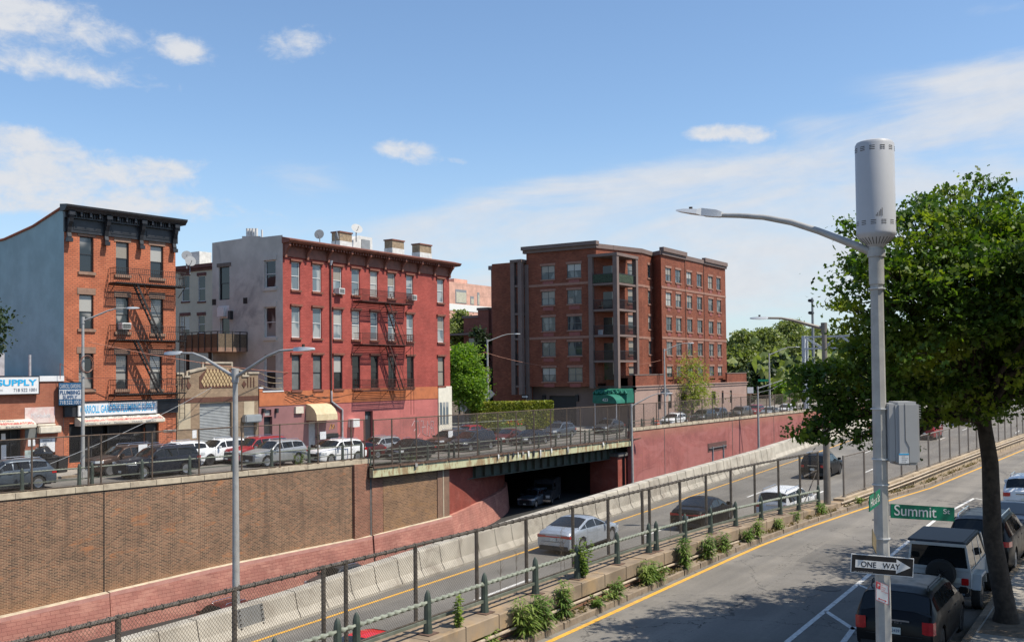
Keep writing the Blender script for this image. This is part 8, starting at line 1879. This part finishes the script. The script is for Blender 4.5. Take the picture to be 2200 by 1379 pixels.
p=onz(185,1022,.0); cone('orange traffic cone beside the pavement lamp post before the plumbing shop',p.x+.5,p.y,.0,.95)
x=ony(1411,905,47.4).x; cone('orange and white traffic barrel left of the white SUV above the rose wall',x,47.4,-.7,1.05,True)
M_bag=mat('black_plastic_bag',(.015,.016,.018),.25,var=.3,scale=5,bump=.8,bscale=6,obj=True,coat=.5)
for i,(px,py,r,lb) in enumerate([(92,975,.55,'topmost black rubbish bag of the heap by the cream shutter'),(100,1005,.5,'lower black rubbish bag in the heap'),(80,1000,.45,'black rubbish bag at the left of the heap'),(122,990,.42,'black rubbish bag at the right of the heap with a white scrap on it')]):
    p=ony(px,py,57.2); bm=bmesh.new(); bmesh.ops.create_icosphere(bm,subdivisions=3,radius=r); g=random.Random(i)
    for v in bm.verts: v.co*=1+.16*math.sin(v.co.x*9+i)*math.cos(v.co.y*8+i*2)+.06*math.sin(v.co.z*17); v.co.z*=.85
    me=bpy.data.meshes.new('rubbish_bag'); bm.to_mesh(me); bm.free(); me.materials.append(M_bag); me.polygons.foreach_set('use_smooth',[True]*len(me.polygons)); o=bpy.data.objects.new('rubbish_bag',me); C.objects.link(o); o.location=p; tag(o,lb,'rubbish bag',group='rubbish bags')
for i,(px,lb) in enumerate([(75,'dark wheeled bin at the left below the rubbish bags'),(105,'dark wheeled bin in the middle below the rubbish bags'),(130,'dark wheeled bin at the right below the rubbish bags')]):
    p=ony(px,1020,56.9); q=thing('wheeled_bin',lb,'bin',(p.x,56.9,.1),group='wheeled bins'); b=MB(); b.prism([(p.x-.28,56.6,.15),(p.x+.28,56.6,.15),(p.x+.34,56.55,1.05),(p.x-.34,56.55,1.05)],(0,.6,0)); b.build('body',M_trim,q,bevel=.02); b=MB(); b.box(p.x-.36,p.x+.36,56.5,57.2,1.05,1.12); b.build('lid',M_trim,q,bevel=.02)
    for s in (-.25,.25): b=MB(); b.cyl((p.x+s-.04,57.1,.2),(p.x+s+.04,57.1,.2),.1,n=12); b.build('wheel',M_tyre,q)
def bicycle(label,x,y,z,yaw):
    q=thing('bicycle',label,'bicycle',(x,y,z)); c,s=math.cos(yaw),math.sin(yaw); T=lambda a,h:Vector((x+c*a,y+s*a,z+h))
    for a in (-.52,.52):
        b=MB(); b.tube([T(a+.33*math.cos(t),.34+.33*math.sin(t)) for t in [2*PI*k/20 for k in range(21)]],.018,n=5); w=b.build('wheel',M_tyre,q)
        b=MB(); [b.bar(T(a,.34),T(a+.32*math.cos(PI*k/4),.34+.32*math.sin(PI*k/4)),.006,.006) for k in range(8)]; b.build('spokes',M_chr,w)
    b=MB()
    for p0,p1 in (((-.52,.34),(-.05,.32)),((-.05,.32),(-.17,.82)),((-.52,.34),(-.15,.74)),((-.05,.32),(.36,.70)),((-.15,.74),(.33,.80)),((.52,.34),(.33,.90))): b.cyl(T(*p0),T(*p1),.02,n=6)
    b.build('frame',M_trim,q); b=MB(); b.bar(T(-.30,.86),T(-.06,.86),.12,.05); b.build('saddle',M_trim,q); h=T(.31,.93); n=Vector((-s,c,0)); b=MB(); b.cyl(h-n*.25,h+n*.25,.015,n=6); b.build('handlebar',M_trim,q)
x=ony(1122,918,60).x; bicycle('bicycle leaning by the planter before the hedge',x,59.9,-.65,YAW-PI/2+.2)
for i,(px,Y) in enumerate(((1383,50.6),(1400,50.9))): x=ony(px,895,Y).x; bicycle(['left bicycle parked against the stone base of the apartment block','right bicycle parked against the stone base of the apartment block'][i],x,Y,-.68,.3)
# drooping cables over the street
def cable(name,label,pts,r=.02,m=None,sag=0.5):
    P=[]
    for (A,B) in zip(pts,pts[1:]):
        for k in range(13): f=k/12; p=Vector(A)*(1-f)+Vector(B)*f; p.z-=sag*4*f*(1-f); P.append(p)
    b=MB(); b.tube(P,r,n=4); return tag(b.build(name,m or M_dark,base=P[0]),label,'cable')
M_cab=mat('copper_cable_red',(.34,.15,.10),.6)
lampc=ony(1042,757,68.9); c0=ony(184,745,ony(178,1030,50).y if False else 52.7)
cable('overhead_cable','thin reddish cable sagging from the pavement lamp across the facades to the corner lamp',[ony(190,735,52.7),lampc],.022,M_cab,sag=2.3)
cable('overhead_cable','thin reddish cable from the corner lamp to the lamp by the apartment block',[lampc,ony(1428,772,51.2),ony(1632,845,42.5)],.022,M_cab,sag=1.6)
cable('guy_wire','long grey wire sloping down from the garage gable to the left railing',[ony(455,832,57.9),ony(45,1020,50.2)],.018,M_satg,sag=.3)
for i,(y0,y1) in enumerate(((800,812),(814,822),(826,834))):
    cable('service_wire',['upper','middle','lower'][i]+' slack wire between the garage and the grey side wall',[ony(556,y0,58),ony(606,y1,58)],.025,M_chb,sag=.15)
g=random.Random(8); b=MB()
for k in range(9):
    A=F3.p(*F3.px(608+g.uniform(0,8),838+g.uniform(0,20)),.05); B=F3.p(*F3.px(700+g.uniform(-50,60),850+g.uniform(-4,12)),.05); P=[]
    for j in range(9): f=j/8; p=A*(1-f)+B*f; p.z-=g.uniform(.5,1.2)*4*f*(1-f)*.35; P.append(p)
    b.tube(P,.014,n=4)
tag(b.build('cable_tangle',M_dark,base=F3.p(0,3)),'tangle of black cables drooping across the orange band','cable')
# scraps of litter caught on the bridge edge
rr=random.Random(3)
for i in range(14):
    x=[67.9,68.6,69.4,70.2,70.9,71.7,72.6,73.5,74.6,76.5,79.5,86.5,87.2,57.][i]; z=fz(x); l=rr.uniform(.25,.75); w=rr.uniform(.06,.16); b=MB()
    b.prism([(x-w,46.08,z+.1),(x+w,46.08,z+.06),(x+w*rr.uniform(.3,1.2),46.06,z-l*.6),(x+rr.uniform(-.08,.08),46.08,z-l),(x-w*rr.uniform(.4,1.2),46.04,z-l*.7)],(0,-.02,0))
    tag(b.build('litter_scrap',[bpy.data.materials['litter_white'],bpy.data.materials['litter_black'],bpy.data.materials['litter_grey']][[0,1,1,1,0,2,0,1,0,0,2,0,1,2][i]],base=(x,46.08,z)),['white','black','dark','limp black','crumpled white','grey','small white','short black','pale','long white','greyish','bright white','dark torn','ragged grey'][i]+' scrap of litter snagged on the bridge edge'+[', at the left of the cluster','','','',', under a fence post','','','','',', right of the cluster','',', at the far right',', at the far right',', at the far left'][i],'litter',group='litter caught on the bridge edge')
